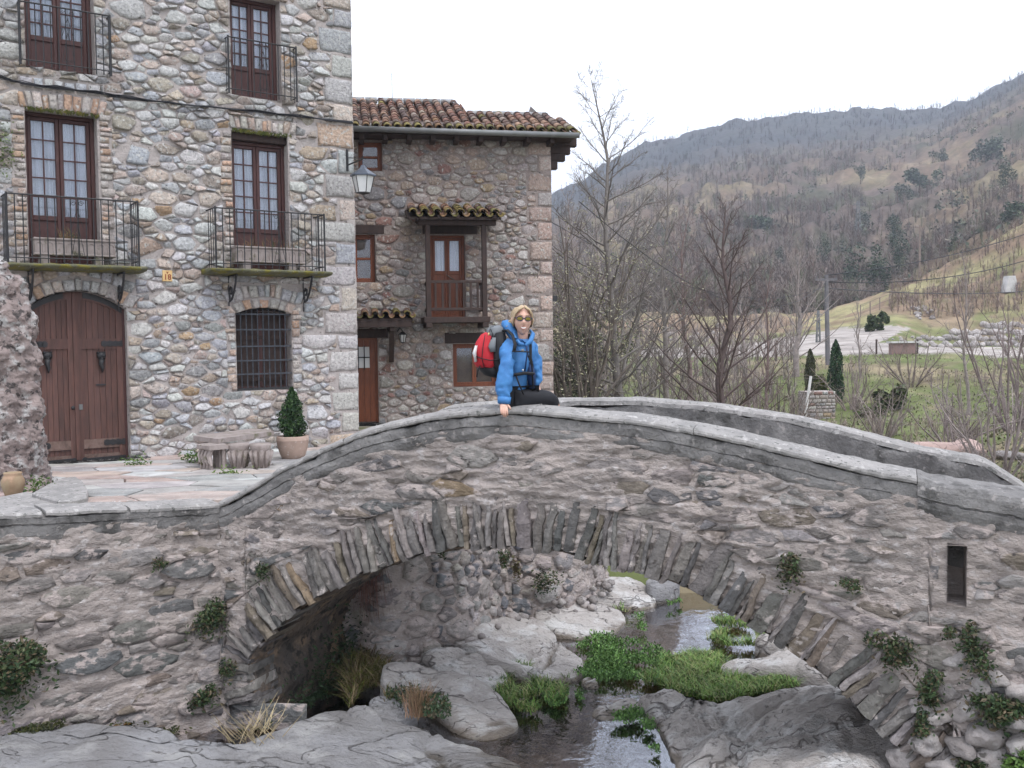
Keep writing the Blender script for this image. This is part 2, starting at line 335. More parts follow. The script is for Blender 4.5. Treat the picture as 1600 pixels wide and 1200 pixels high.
def cells(P, asp, bounds, holes=()):
    """power cells in the stretched metric, clipped to the bounds and the rectangular holes"""
    x0, x1, z0, z1 = bounds; out = []
    Q = P.copy(); Q[:, 0] /= asp
    for i in range(len(Q)):
        x, z, r = Q[i]; R = r * 3.2
        poly = [(max(x - R, x0 / asp), max(z - R, z0)), (min(x + R, x1 / asp), max(z - R, z0)), (min(x + R, x1 / asp), min(z + R, z1)), (max(x - R, x0 / asp), min(z + R, z1))]
        d = (Q[:, 0] - x) ** 2 + (Q[:, 1] - z) ** 2
        for j in np.argsort(d)[1:22]:
            a, b = Q[j, 0] - x, Q[j, 1] - z
            c = (Q[j, 0] ** 2 + Q[j, 1] ** 2 - Q[j, 2] ** 2 - (x * x + z * z - r * r)) / 2
            poly = clip(poly, a, b, c)
            if len(poly) < 3: break
        if len(poly) < 3: continue
        for (hx0, hx1, hz0, hz1) in holes:
            hx0, hx1 = hx0 / asp, hx1 / asp
            k = max((hx0 - x, 0), (x - hx1, 1), (hz0 - z, 2), (z - hz1, 3))[1]
            if k == 0: poly = clip(poly, 1, 0, hx0) if max(p[1] for p in poly) > hz0 and min(p[1] for p in poly) < hz1 else poly
            elif k == 1: poly = clip(poly, -1, 0, -hx1) if max(p[1] for p in poly) > hz0 and min(p[1] for p in poly) < hz1 else poly
            elif k == 2: poly = clip(poly, 0, 1, hz0) if max(p[0] for p in poly) > hx0 and min(p[0] for p in poly) < hx1 else poly
            else: poly = clip(poly, 0, -1, -hz1) if max(p[0] for p in poly) > hx0 and min(p[0] for p in poly) < hx1 else poly
            if len(poly) < 3: break
        if len(poly) < 3 or abs(area(poly)) < 4e-4: continue
        out.append(([(p[0] * asp, p[1]) for p in poly], P[i, 2]))
    return out
def stone_mesh(poly, gap, h, rng, rounded=.5, base=-.03, seg=9, tilt=.25, flat=.5):
    """an irregular stone standing out of the wall: rings of a roughened outline. Returns (s, z, off) rows and faces"""
    p = np.array(poly); c = p.mean(0); n = len(p)
    # resample the outline by angle-free arc length, shrink by the joint
    q = np.concatenate([p, p[:1]]); dl = np.hypot(*(q[1:] - q[:-1]).T); cum = np.concatenate([[0], np.cumsum(dl)]); Lt = cum[-1]
    if Lt < 1e-6: return None
    if n >= seg:
        ts = np.sort(cum[:-1][np.sort(np.argsort(-np.minimum(dl, np.roll(dl, 1)))[:seg])])
    else:
        ts = list(cum[:-1]); ed = [(dl[i], cum[i]) for i in range(n)]
        while len(ts) < seg:
            ed.sort(reverse=True); l_, c_ = ed.pop(0); u_ = l_ * rng.uniform(.38, .62); ts.append(c_ + u_); ed += [(u_, c_), (l_ - u_, c_ + u_)]
        ts = np.sort(np.array(ts))
    pts = np.stack([np.interp(ts, cum, q[:, 0]), np.interp(ts, cum, q[:, 1])], 1)
    mid = np.concatenate([pts, pts])[1:seg + 1]
    rad = np.hypot(*(pts - c).T); rmean = rad.mean() + 1e-6
    smooth = c + (pts - c) * ((rad * (1 - rounded * .35) + rmean * rounded * .35) / (rad + 1e-6))[:, None]
    rad = np.hypot(*(smooth - c).T) + 1e-6
    k = np.clip((rad - gap * rng.uniform(.6, 1.5, seg)) / rad, .25, 1) * rng.uniform(.93, 1.0, seg)
    outl = c + (smooth - c) * k[:, None]
    ti = rng.uniform(-tilt, tilt, 2); ext = np.abs(outl - c).max(0) + 1e-6
    def ring(sc, hh, j):
        o = c + (outl - c) * sc + rng.uniform(-1, 1, outl.shape) * j * rmean
        off = hh * (1 + rng.uniform(-.12, .12, seg)) + ((o - c) / ext * ti).sum(1) * h * .8 * (sc < 1.5)
        return np.concatenate([o, off[:, None]], 1)
    V = np.concatenate([np.concatenate([c + (outl - c) * 1.02, np.full((seg, 1), base)], 1), ring(.97, h * (.55 + .3 * flat), .018), ring(.62 + .22 * flat, h, .05), [[c[0], c[1], h * rng.uniform(.95, 1.15)]]])
    F = []
    for r in range(2):
        for i in range(seg): F.append((r * seg + i, r * seg + (i + 1) % seg, (r + 1) * seg + (i + 1) % seg, (r + 1) * seg + i))
    for i in range(seg): F.append((2 * seg + i, 2 * seg + (i + 1) % seg, 3 * seg))
    return V, F
def pick(pal, rng, jit=.12):
    w = np.array([a[0] for a in pal], float); k = rng.choice(len(pal), p=w / w.sum()); c = np.array(pal[k][1])
    return c * (1 + rng.uniform(-jit, jit)) * (1 + rng.uniform(-.03, .03, 3))
def masonry(pl, stones, parent, mt, limit=300, name='stone', stuffname='small_stones', seen=None, mapf=None):
    """stones: list of dict(V, F, col, size, c). The largest become objects, the rest one stuff part"""
    mapf = mapf or pl.map
    stones = sorted(stones, key=lambda a: -a['size'])
    rest = []
    n = 0
    for s in stones:
        if n < limit and (seen is None or seen(s['c'])):
            V = mapf(s['V'][:, 0], s['V'][:, 1], s['V'][:, 2]); mobj(name, V, s['F'], mt, parent, cols=s['col'], smooth=True); n += 1
        else: rest.append(s)
    if rest:
        V = []; F = []; C = []; k = 0
        for s in rest:
            V.append(mapf(s['V'][:, 0], s['V'][:, 1], s['V'][:, 2])); F.extend([tuple(i + k for i in f) for f in s['F']]); k += len(s['V'])
            C.append(np.tile(s['col'], (len(s['V']), 1)))
        mobj(stuffname, np.concatenate(V), F, mt, parent, cols=np.concatenate(C), smooth=True, kind='stuff')
def sheet(name, S_, Z_, mapf, disp, mt, parent=None, hole=None, kind=None, cols=None):
    """a roughened wall or ground sheet; S_, Z_ are 2-D arrays (rows = columns of the wall)"""
    off = disp(S_, Z_); V = mapf(S_, Z_, off).reshape(-1, 3); a, b = S_.shape
    idx = np.arange(a * b).reshape(a, b)
    F = np.stack([idx[:-1, :-1], idx[1:, :-1], idx[1:, 1:], idx[:-1, 1:]], -1).reshape(-1, 4)
    if hole is not None:
        cs = (S_[:-1, :-1] + S_[1:, 1:]) / 2; cz = (Z_[:-1, :-1] + Z_[1:, 1:]) / 2
        F = F[~hole(cs, cz).ravel()]
    return mobj(name, V, F, mt, parent, smooth=True, kind=kind)
def gridlines(a, b, step, extra=()):
    g = list(np.arange(a, b, step)) + [b]
    for e in extra:
        if a < e < b:
            g = [x for x in g if abs(x - e) > step * .45] + [e]
    return np.array(sorted(set(g)))

# ================================================================== THE BRIDGE
def curve_px(pl, pts, off=0.0):
    a = np.array([pl.px(x, y, off) for x, y in pts]); return a[np.argsort(a[:, 0])]
def smoothcurve(a, step=.03, win=9):
    t = np.arange(a[0, 0], a[-1, 0] + step, step); z = np.interp(t, a[:, 0], a[:, 1])
    zp = np.pad(z, win // 2, mode='edge'); z = np.convolve(zp, np.ones(win) / win, 'valid'); return t, z
top_px = [(340, 787), (380, 767), (410, 749), (440, 730), (500, 702), (560, 677), (612, 662), (687, 647), (762, 640), (815, 638), (875, 644), (1000, 655), (1112, 675),
          (1240, 705), (1375, 737), (1431, 746), (1469, 757), (1600, 778), (1800, 812)]
TOPC = curve_px(BRI, top_px, .03)
T0, T1 = TOPC[0, 0], TOPC[-1, 0]
tt, tz = smoothcurve(TOPC, .03, 7)
def topz(t): return np.interp(t, tt, tz)
arch_px = [(404, 1185), (403, 1127), (399, 1080), (384, 1043), (400, 1013), (433, 978), (480, 941), (556, 899), (624, 876), (669, 863), (706, 855), (800, 852), (875, 860),
           (924, 877), (1000, 892), (1071, 915), (1110, 940), (1162, 968), (1215, 999), (1259, 1034), (1294, 1058), (1337, 1100), (1390, 1152), (1425, 1186), (1455, 1216)]
ARC = np.array([BRI.px(x, y) for x, y in arch_px])
def resample(P, step):
    d = np.hypot(*(P[1:] - P[:-1]).T); c = np.concatenate([[0], np.cumsum(d)]); n = max(2, int(c[-1] / step)); s = np.linspace(0, c[-1], n)
    return np.stack([np.interp(s, c, P[:, 0]), np.interp(s, c, P[:, 1])], 1), s
ARCD, arcs = resample(ARC, .03)
k_ = np.ones(9) / 9
_pad = np.pad(ARCD, ((4, 4), (0, 0)), mode='edge'); ARCD = np.stack([np.convolve(_pad[:, i], k_, 'valid') for i in (0, 1)], 1)
sel = slice(np.argmin(np.abs(arcs - .9)), None)
TL, TR = ARCD[:, 0].min(), ARCD[-1, 0]
_mono = ARCD[ARCD[:, 0].argmin():]
_o = np.argsort(_mono[:, 0])
def archz(t):
    z = np.interp(t, _mono[_o, 0], _mono[_o, 1], left=-9, right=-9); return np.where((t < TL) | (t > TR), -.4, z)
def archdist(t, z):
    t = np.asarray(t, float); z = np.asarray(z, float)
    return np.sqrt(((t[..., None] - ARCD[:, 0]) ** 2 + (z[..., None] - ARCD[:, 1]) ** 2).min(-1))

bridge = thing('footbridge', BRI.w(0, 0, -.9), 'old humpbacked stone footbridge with a single wide arch over the stream', 'bridge')
nx0, nz1 = BRI.px(1480, 851); nx1, nz0 = BRI.px(1510, 948)
def bdisp(t, z, o=0.0):
    p = np.stack([t, z * 1.7, np.full_like(t, 3.1)], -1)
    q2 = np.stack([t * .7, z * 2.6, np.full_like(t, 8.1)], -1)
    d = fbm(p, 3.2, 3) * .03 + (.5 - np.abs(fbm(q2, 5.0, 3)) * 2.2) * .028 + fbm(q2, 13, 3) * .022 + np.abs(fbm(p + 5, 24, 2)) * .014
    return d + o
tg = gridlines(T0, T1, .026, (nx0, nx1)); nr = 84
zl = archz(tg); zl = np.where(zl < -.4, -.4, zl) + .02; zt = topz(tg) - .14
fr = np.linspace(0, 1, nr); Sg = np.repeat(tg[:, None], nr, 1); Zg = zl[:, None] + (zt - zl)[:, None] * fr[None]
sheet('spandrel_wall', Sg, Zg, BRI.map, lambda s, z: bdisp(s, z) - .020 * np.clip((.46 - archdist(s, z)) / .25, 0, 1), 'bmortar', bridge, hole=lambda s, z: (s > nx0) & (s < nx1) & (z > nz0) & (z < nz1))
q = MB()                                                        # the slot's inside
for a in (0, 1):
    s = nx0 if a == 0 else nx1
    q.add([BRI.w(s, nz0, .03), BRI.w(s, nz0, -.34), BRI.w(s, nz1, -.34), BRI.w(s, nz1, .03)], [(0, 1, 2, 3)])
q.add([BRI.w(nx0, nz1, .02), BRI.w(nx1, nz1, .02), BRI.w(nx1, nz1, -.34), BRI.w(nx0, nz1, -.34)], [(0, 1, 2, 3)])
q.add([BRI.w(nx0, nz0, .02), BRI.w(nx1, nz0, .02), BRI.w(nx1, nz0, -.34), BRI.w(nx0, nz0, -.34)], [(3, 2, 1, 0)])
q.add([BRI.w(nx0, nz0, -.34), BRI.w(nx1, nz0, -.34), BRI.w(nx1, nz1, -.34), BRI.w(nx0, nz1, -.34)], [(0, 1, 2, 3)])
q.build('slot_recess', 'bmortar', bridge)
# soffit and back face
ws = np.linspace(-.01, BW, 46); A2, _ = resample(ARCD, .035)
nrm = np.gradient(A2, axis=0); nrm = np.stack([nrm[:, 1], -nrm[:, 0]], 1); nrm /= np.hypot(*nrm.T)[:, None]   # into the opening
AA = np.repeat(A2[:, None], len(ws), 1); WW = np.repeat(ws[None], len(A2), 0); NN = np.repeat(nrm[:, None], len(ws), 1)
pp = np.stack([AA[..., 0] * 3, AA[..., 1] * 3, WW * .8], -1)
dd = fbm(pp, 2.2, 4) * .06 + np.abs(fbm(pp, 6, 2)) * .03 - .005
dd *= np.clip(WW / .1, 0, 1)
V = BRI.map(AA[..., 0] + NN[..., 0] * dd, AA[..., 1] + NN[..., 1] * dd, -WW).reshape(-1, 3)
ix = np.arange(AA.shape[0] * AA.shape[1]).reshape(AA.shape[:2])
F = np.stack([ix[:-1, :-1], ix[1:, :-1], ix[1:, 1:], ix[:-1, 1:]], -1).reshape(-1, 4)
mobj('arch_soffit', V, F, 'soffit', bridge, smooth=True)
tb = gridlines(T0, T1, .12); zb = archz(tb); zb = np.where(zb < -.4, -.4, zb) + .01; zt2 = topz(tb) - .3
sheet('back_wall_face', np.repeat(tb[:, None], 20, 1), zb[:, None] + (zt2 - zb)[:, None] * np.linspace(0, 1, 20)[None],
      BRI.map, lambda s, z: -BW + fbm(np.stack([s, z, s * 0], -1), 5, 3) * .03, 'bmortar', bridge)
# voussoirs: thin slabs on edge round the arch
BP = [(4, (.16, .145, .135)), (3, (.215, .195, .18)), (2, (.17, .14, .11)), (.4, (.22, .165, .11)), (2, (.27, .24, .225)), (3, (.11, .105, .10))]
rng = np.random.RandomState(5)
tot = arcs[-1]; s = .42
tan = np.gradient(ARCD, axis=0); tan /= np.hypot(*tan.T)[:, None]; outn = np.stack([-tan[:, 1], tan[:, 0]], 1)
while s < tot - .05:
    w = rng.choice([.03, .045, .06, .08, .11], p=[.12, .26, .32, .22, .08]) * rng.uniform(.85, 1.2); g = rng.choice([.001, .005, .012, .022], p=[.4, .3, .2, .1])
    i0 = np.argmin(np.abs(arcs - s)); i1 = np.argmin(np.abs(arcs - s - w))
    p0 = np.array([np.interp(s, arcs, ARCD[:, k]) for k in (0, 1)]); p1 = np.array([np.interp(s + w, arcs, ARCD[:, k]) for k in (0, 1)])
    lean = rng.uniform(-.16, .16)
    n0 = outn[max(0, i0 - 3):i0 + 4].mean(0); n1 = outn[max(0, i1 - 3):i1 + 4].mean(0); nm = (n0 + n1) / 2 + tan[i0] * lean
    Lv = rng.uniform(.32, .50) * (1 if s > 1.3 else .9); drop = rng.uniform(-.035, .015); h = rng.uniform(.012, .07)
    nk = 6; rows = []
    for k in range(nk + 1):
        f = k / nk; taper = 1.04 - .35 * f * rng.uniform(.2, 1.3)
        m = (p0 + p1) / 2 + nm * (drop + Lv * f); hw = np.hypot(*(p1 - p0)) / 2 * taper; d = (p1 - p0) / (np.hypot(*(p1 - p0)) + 1e-9)
        e = rng.uniform(-.010, .010, 2); hk = h * (1 - 1.1 * f ** 3) + rng.uniform(-.016, .012)
        rows.append([(m - d * hw + e, -.05), (m - d * (hw - .003) + e, hk * .7), (m - d * hw * .35, hk), (m + d * hw * .4, hk + rng.uniform(-.012, .008)), (m + d * (hw - .003) + e, hk * .65), (m + d * hw + e, -.05)])
    V = [(a[0], a[1], o) for r in rows for a, o in r]; Fv = []
    for k in range(nk):
        for j in range(5): Fv.append((k * 6 + j, k * 6 + j + 1, (k + 1) * 6 + j + 1, (k + 1) * 6 + j))
    nb = len(V); V += [(rows[0][0][0][0], rows[0][0][0][1], -.36), (rows[0][5][0][0], rows[0][5][0][1], -.36)]
    Fv += [(0, 5, 4, 3, 2, 1), (0, nb, nb + 1, 5), (nk * 6, nk * 6 + 1, nk * 6 + 2, nk * 6 + 3, nk * 6 + 4, nk * 6 + 5)]
    V = np.array(V); mobj('voussoir', BRI.map(V[:, 0], V[:, 1], V[:, 2]), Fv, 'vstone', bridge, cols=pick(BP, rng), smooth=False)
    s += w + g
# rubble in the spandrels
BS = [(4, (.205, .185, .17)), (2, (.155, .15, .148)), (4, (.27, .24, .22)), (2, (.23, .19, .155)), (2, (.29, .265, .25)), (.1, (.25, .18, .12))]
def binside(x, z):
    if z > topz(x) - .25: return False
    if x < TL - .1 or x > TR: return z > -.3 and float(archdist(x, z)) > .14
    return z > archz(x) + .12 and float(archdist(x, z)) > .46
P = pack(T0 + .05, T1, -.3, 3.0, [(.085, 240), (.062, 900), (.045, 2600), (.03, 4200)], 2.5, binside, rng)
st = []
def fitpoly(poly, topf, lim=.25, arch=True):
    c = np.mean(poly, 0); sl = float(topf(c[0] + .05) - topf(c[0] - .05)) / .1; poly = clip(poly, -sl, 1, float(topf(c[0])) - lim - sl * c[0])
    if len(poly) < 3: return None
    if arch:
        q = np.array(poly)
        for i in range(len(q)):
            dd_ = np.hypot(ARCD[:, 0] - q[i, 0], ARCD[:, 1] - q[i, 1]); j = dd_.argmin()
            if dd_[j] < .40 and TL - .05 < q[i, 0] < TR: q[i] = ARCD[j] + outn[j] * .41
        poly = [tuple(a) for a in q]
    return poly if abs(area(poly)) > 3e-4 else None
for poly, r in cells(P, 2.5, (T0 + .03, T1, -.3, 3.1), ((nx0 - .04, nx1 + .04, nz0 - .03, nz1 + .04),)):
    poly = fitpoly(poly, topz)
    if poly is None or rng.rand() < .22: continue
    o = stone_mesh(poly, r * .22, rng.uniform(.002, .028), rng, rounded=.1, seg=9, tilt=1.2, flat=.9)
    if o: st.append(dict(V=o[0], F=o[1], col=pick(BS, rng), size=abs(area(poly)), c=np.mean(poly, 0)))
masonry(BRI, st, bridge, 'bstone')

def coping(tvals, zfun, mapf, prof, name, mt, parent, seed=0, jag=.006, flat=False):
    t = np.asarray(tvals); pr = np.array(prof); V = np.zeros((len(t), len(pr), 3))
    T, O = np.meshgrid(t, pr[:, 0], indexing='ij'); Z = zfun(t)[:, None] + pr[None, :, 1]
    n1 = fbm(np.stack([T * 1.0, Z * 2 + seed, O * 2], -1), 6, 3) * jag * 2; n2 = fbm(np.stack([T, Z + seed + 9, O], -1), 25, 2) * jag
    V = mapf(T, Z + n1 + n2, O + n1 * 1.2).reshape(-1, 3)
    ix = np.arange(T.size).reshape(T.shape); F = [tuple(f) for f in np.stack([ix[:-1, :-1], ix[1:, :-1], ix[1:, 1:], ix[:-1, 1:]], -1).reshape(-1, 4).tolist()]
    F.append(tuple(ix[0].tolist())); F.append(tuple(ix[-1].tolist()[::-1]))
    return mobj(name, V, F, mt, parent, smooth=not flat)
TB = BRI.px(1433, 746, .03)[0]
PT = [(.012, -.050), (.040, -.042), (.044, -.026), (.038, -.008), (.01, .006), (-.08, .022), (-.2, .028), (-.31, .018), (-.35, -.004), (-.36, -.03), (-.36, -.07)]
cuts = [T0 + .0, BRI.px(540, 685)[0], BRI.px(835, 640)[0], BRI.px(1085, 670)[0], TB]
for i in range(len(cuts) - 1):
    tv = np.linspace(cuts[i] + .002, cuts[i + 1] - .002, int((cuts[i + 1] - cuts[i]) / .025)); coping(tv, lambda t, k=i: topz(t) - .0 + [0, .003, -.002, .002][k], BRI.map, PT, 'coping_slab', 'copetop', bridge, seed=i * 3, jag=.005, flat=True)
PBn = [(-.05, -.05), (.022, -.055), (.028, -.09), (.027, -.132), (.027, -.136), (.012, -.139), (.012, -.143), (.024, -.146), (.022, -.19), (.010, -.225), (-.02, -.26), (-.05, -.27)]
tv = np.arange(T0 + .002, TB + .3, .025); coping(tv, topz, BRI.map, PBn, 'parapet_band', 'cement', bridge, seed=40, jag=.009, flat=True)
PBl = [(.0, -.26), (.03, -.19), (.034, -.15), (.012, -.146), (.012, -.138), (.036, -.13), (.04, -.05), (.028, -.012), (0, .004), (-.15, .012), (-.32, .018), (-.43, .012), (-.46, -.03), (-.46, -.3)]
tv = np.arange(TB + .003, T1, .025); coping(tv, lambda t: topz(t) + .0, BRI.map, PBl, 'end_block_coping', 'cement', bridge, seed=50, jag=.010, flat=True)
tv = np.arange(T0, T1, .06); coping(tv, topz, BRI.map, [(-.33, -.04), (-.335, -.3), (-.33, -.62)], 'parapet_inner_face', 'cement', bridge, seed=61, jag=.006)
# far parapet
far_px = [(700, 634), (790, 627), (870, 624), (999, 623), (1112, 632), (1240, 651), (1337, 675), (1450, 703), (1525, 714), (1541, 719), (1592, 752), (1640, 785)]
OF = -(BW - .33)
FARC = curve_px(BRI, far_px, OF); FARC = np.concatenate([[[T0 + .4, topz(T0 + .4) + .05]], FARC]); ft, fz = smoothcurve(FARC, .03, 5)
PF = [(OF, -.6), (OF + .004, -.15), (OF + .01, -.12), (OF + .022, -.06), (OF + .02, -.02), (OF - .01, .0), (OF - .12, .01), (OF - .26, .0), (OF - .31, -.03), (OF - .32, -.3), (OF - .32, -1.0)]
tv = np.arange(FARC[0, 0], FARC[-1, 0], .03)
coping(tv, lambda t: np.interp(t, ft, fz), BRI.map, PF[3:9], 'far_coping', 'copetop', bridge, seed=70, jag=.005, flat=True)
coping(tv, lambda t: np.interp(t, ft, fz), BRI.map, PF[:4], 'far_parapet_inner_face', 'cement', bridge, seed=71, jag=.02)
coping(tv, lambda t: np.interp(t, ft, fz), BRI.map, PF[8:], 'far_parapet_outer_face', 'bmortar', bridge, seed=72, jag=.01)
PLZ = 2.03
def deckz(t): return np.maximum(topz(t) - .48, PLZ - .01)
tv = np.arange(T0, T1, .1); coping(tv, deckz, BRI.map, [(-.3, -.05), (-.34, 0), (-.9, .04), (OF + .01, 0), (OF - .02, -.06)], 'deck', 'copetop', bridge, seed=75)
# rounded boulders under the right-hand end
def blob(c, r, rng, sub=2, rough=.16, name='boulder', mt='boulder', parent=None, cols=None):
    bm = bmesh.new(); bmesh.ops.create_icosphere(bm, subdivisions=sub, radius=1); V = np.array([v.co[:] for v in bm.verts]); F = [tuple(v.index for v in f.verts) for f in bm.faces]; bm.free()
    d = fbm(V + rng.uniform(0, 50, 3), 1.3, 3) * rough * 2.2
    V = V * (1 + d)[:, None] * np.array(r); a = rng.uniform(0, 6.28); V = V @ np.array([[math.cos(a), -math.sin(a), 0], [math.sin(a), math.cos(a), 0], [0, 0, 1]])
    return mobj(name, V + np.array(c), F, mt, parent, smooth=True, cols=cols)
for (x, y, r) in [(1440, 1105, .10), (1478, 1085, .12), (1463, 1125, .10), (1505, 1115, .12), (1540, 1150, .14), (1580, 1125, .13), (1500, 1165, .12), (1450, 1165, .11), (1560, 1190, .15), (1600, 1165, .14),
                  (1525, 1075, .09), (1420, 1195, .12), (1495, 1035, .09), (1530, 1105, .1), (1600, 1080, .12), (1640, 1140, .15), (1475, 1200, .13), (1550, 1060, .09), (1592, 1040, .10), (1640, 1060, .12), (1520, 1215, .14)]:
    a, b = BRI.px(x, y, .03); blob(BRI.w(a, b, rng.uniform(-.07, .01)), (r * 1.15, r * .8, r * rng.uniform(.55, .9)), rng, parent=bridge, mt='boulder', rough=.3, sub=3)

# ================================================================== WING WALL on the left
Bx = BRI.w(T0, 0, 0); P2 = at(0, 802, 7.85)
d = Vector((Bx.x - P2.x, Bx.y - P2.y, 0)); WL = d.length; d.normalize()
nW = Vector((d.y, -d.x, 0)); WNG = Plane((P2.x, P2.y, 0), d, nW)
S0, S1 = -1.6, WL
wt = np.array([WNG.px(0, 802, .03)[1], WNG.px(180, 795, .03)[1], topz(T0)])
def wtop(s): return np.interp(s, [0, WL * .53, WL], wt)
wing = thing('retaining_wall', WNG.w(WL / 2, 0, -.2), 'rough grey rubble wall left of the bridge holding up the paved yard', 'wall')
sg = gridlines(S0, S1, .027); fr = np.linspace(0, 1, 92)
Zg = -.35 + (wtop(sg) - .12 + .35)[:, None] * fr[None]
sheet('wall_face', np.repeat(sg[:, None], 92, 1), Zg, WNG.map, lambda s, z: bdisp(s + 20, z) * 1.15, 'bmortar', wing)
wing_in = lambda x, z: z < wtop(x) - .2
P = pack(S0, S1, -.3, 2.3, [(.095, 260), (.07, 900), (.048, 2600), (.032, 4000)], 2.7, wing_in, rng)
st = []
for poly, r in cells(P, 2.7, (S0, S1 - .01, -.3, 2.2)):
    poly = fitpoly(poly, wtop, .24, False)
    if poly is None or rng.rand() < .3: continue
    o = stone_mesh(poly, r * .2, rng.uniform(.008, .042), rng, rounded=.12, tilt=1.2, flat=.8)
    if o: st.append(dict(V=o[0], F=o[1], col=pick(BS, rng), size=abs(area(poly)), c=np.mean(poly, 0)))
masonry(WNG, st, wing, 'bstone')
sv = np.arange(S0, S1 - .005, .025)
coping(sv, wtop, WNG.map, [(-.02, -.26), (.008, -.2), (.02, -.115), (.012, -.108), (.030, -.10), (.036, -.055), (.03, -.045), (-.05, -.04)], 'parapet_band', 'cement', wing, seed=90, jag=.009, flat=True)
for a, b, k in ((S0, WL * .18, 0), (WL * .18, WL * .55, 1), (WL * .55, WL - .004, 2)):
    coping(np.arange(a + .003, b - .003, .025), lambda s, k=k: wtop(s) + (.0, .006, -.004)[k], WNG.map,
           [(.0, -.05), (.045, -.042), (.048, -.02), (.03, -.003), (-.03, .004), (-.18, .01), (-.31, .008), (-.33, -.06)], 'coping_slab', 'copetop', wing, seed=95 + k, jag=.005, flat=True)

# ================================================================== CREEK BANK WALL seen through the arch
KP = [BRI.w(TL + .05, 0, -BW + .02)] + [hitz(x, y, z) for x, y, z in ((605, 1036, .15), (706, 1002, .25), (781, 948, .3), (845, 940, .3), (894, 921, .35), (922, 897, .4))]
K = np.array([(p.x, p.y) for p in KP]); K = np.concatenate([K, [[K[-1, 0] + .25, K[-1, 1] + 1.6], [K[-1, 0] + 1.6, K[-1, 1] + 3.0], [3.2, 20], [3.4, 26]]])
kd = np.hypot(*(K[1:] - K[:-1]).T); kc = np.concatenate([[0], np.cumsum(kd)])
def kmap(s, z, off):
    s, z, off = np.broadcast_arrays(np.asarray(s, float), np.asarray(z, float), np.asarray(off, float))
    x = np.interp(s, kc, K[:, 0]); y = np.interp(s, kc, K[:, 1]); e = .12
    dx = np.interp(s + e, kc, K[:, 0]) - np.interp(s - e, kc, K[:, 0]); dy = np.interp(s + e, kc, K[:, 1]) - np.interp(s - e, kc, K[:, 1]); l = np.hypot(dx, dy) + 1e-9
    o = off + (1.9 - z) * .10
    return np.stack([x + dy / l * o, y - dx / l * o, z], -1)
bank = thing('creek_bank_wall', Vector((K[3, 0], K[3, 1], 0)), 'mortared fieldstone bank wall along the stream seen through the arch', 'wall')
sk_ = gridlines(0, kc[8], .04); zk = np.linspace(-.3, PLZ - .05, 62)
Sk, Zk = np.meshgrid(sk_, zk, indexing='ij')
sheet('wall_face', Sk, Zk, kmap, lambda s, z: bdisp(s + 40, z) * 1.3, 'bmortar', bank)
CS = [(3, (.30, .28, .27)), (2, (.17, .17, .18)), (3, (.38, .34, .31)), (2, (.24, .22, .21)), (1, (.45, .42, .40))]
P = pack(0, kc[8], -.2, 1.75, [(.14, 160), (.095, 700), (.06, 2400), (.04, 3000)], 1.35, lambda x, z: True, rng)
st = []
for poly, r in cells(P, 1.35, (0, kc[8], -.3, 1.8)):
    o = stone_mesh(poly, r * .24, rng.uniform(.02, .065), rng, rounded=.3, flat=.6, tilt=.8)
    if o: st.append(dict(V=o[0], F=o[1], col=pick(CS, rng), size=abs(area(poly)), c=np.mean(poly, 0)))
masonry(None, st, bank, 'bstone', seen=lambda c: c[1] < 1.3 and .3 < c[0] < kc[7], mapf=kmap)

# ================================================================== GROUND, WATER, ROCKS
V = []; 
def flat(name, poly, zf, mt, kind='structure', step=None):
    bm = bmesh.new(); vs = [bm.verts.new((x, y, zf(x, y))) for x, y in poly]; bm.faces.new(vs); bmesh.ops.triangulate(bm, faces=bm.faces[:])
    V = [v.co[:] for v in bm.verts]; bm.verts.index_update(); F = [tuple(v.index for v in f.verts) for f in bm.faces]; bm.free()
    return mobj(name, V, F, mt, kind=kind)
gx = np.linspace(-5, 8, 150); gy = np.linspace(5.0, 17, 140); X, Y = np.meshgrid(gx, gy, indexing='ij')
Zb = -.16 + fbm(np.stack([X, Y, X * 0], -1), .9, 4) * .16
V = np.stack([X, Y, Zb], -1).reshape(-1, 3); ix = np.arange(X.size).reshape(X.shape)
mobj('stream_bed', V, np.stack([ix[:-1, :-1], ix[1:, :-1], ix[1:, 1:], ix[:-1, 1:]], -1).reshape(-1, 4), 'bed', smooth=True, kind='structure')
wx = np.linspace(-4.9, 7.9, 120); wy = np.linspace(5.1, 16.9, 120); X, Y = np.meshgrid(wx, wy, indexing='ij'); ix = np.arange(X.size).reshape(X.shape)
mobj('stream_water', np.stack([X, Y, X * 0 + .0 + fbm(np.stack([X, Y, X * 0], -1), 2.5, 2) * .006], -1).reshape(-1, 3), np.stack([ix[:-1, :-1], ix[1:, :-1], ix[1:, 1:], ix[:-1, 1:]], -1).reshape(-1, 4), 'water', smooth=True, kind='structure')

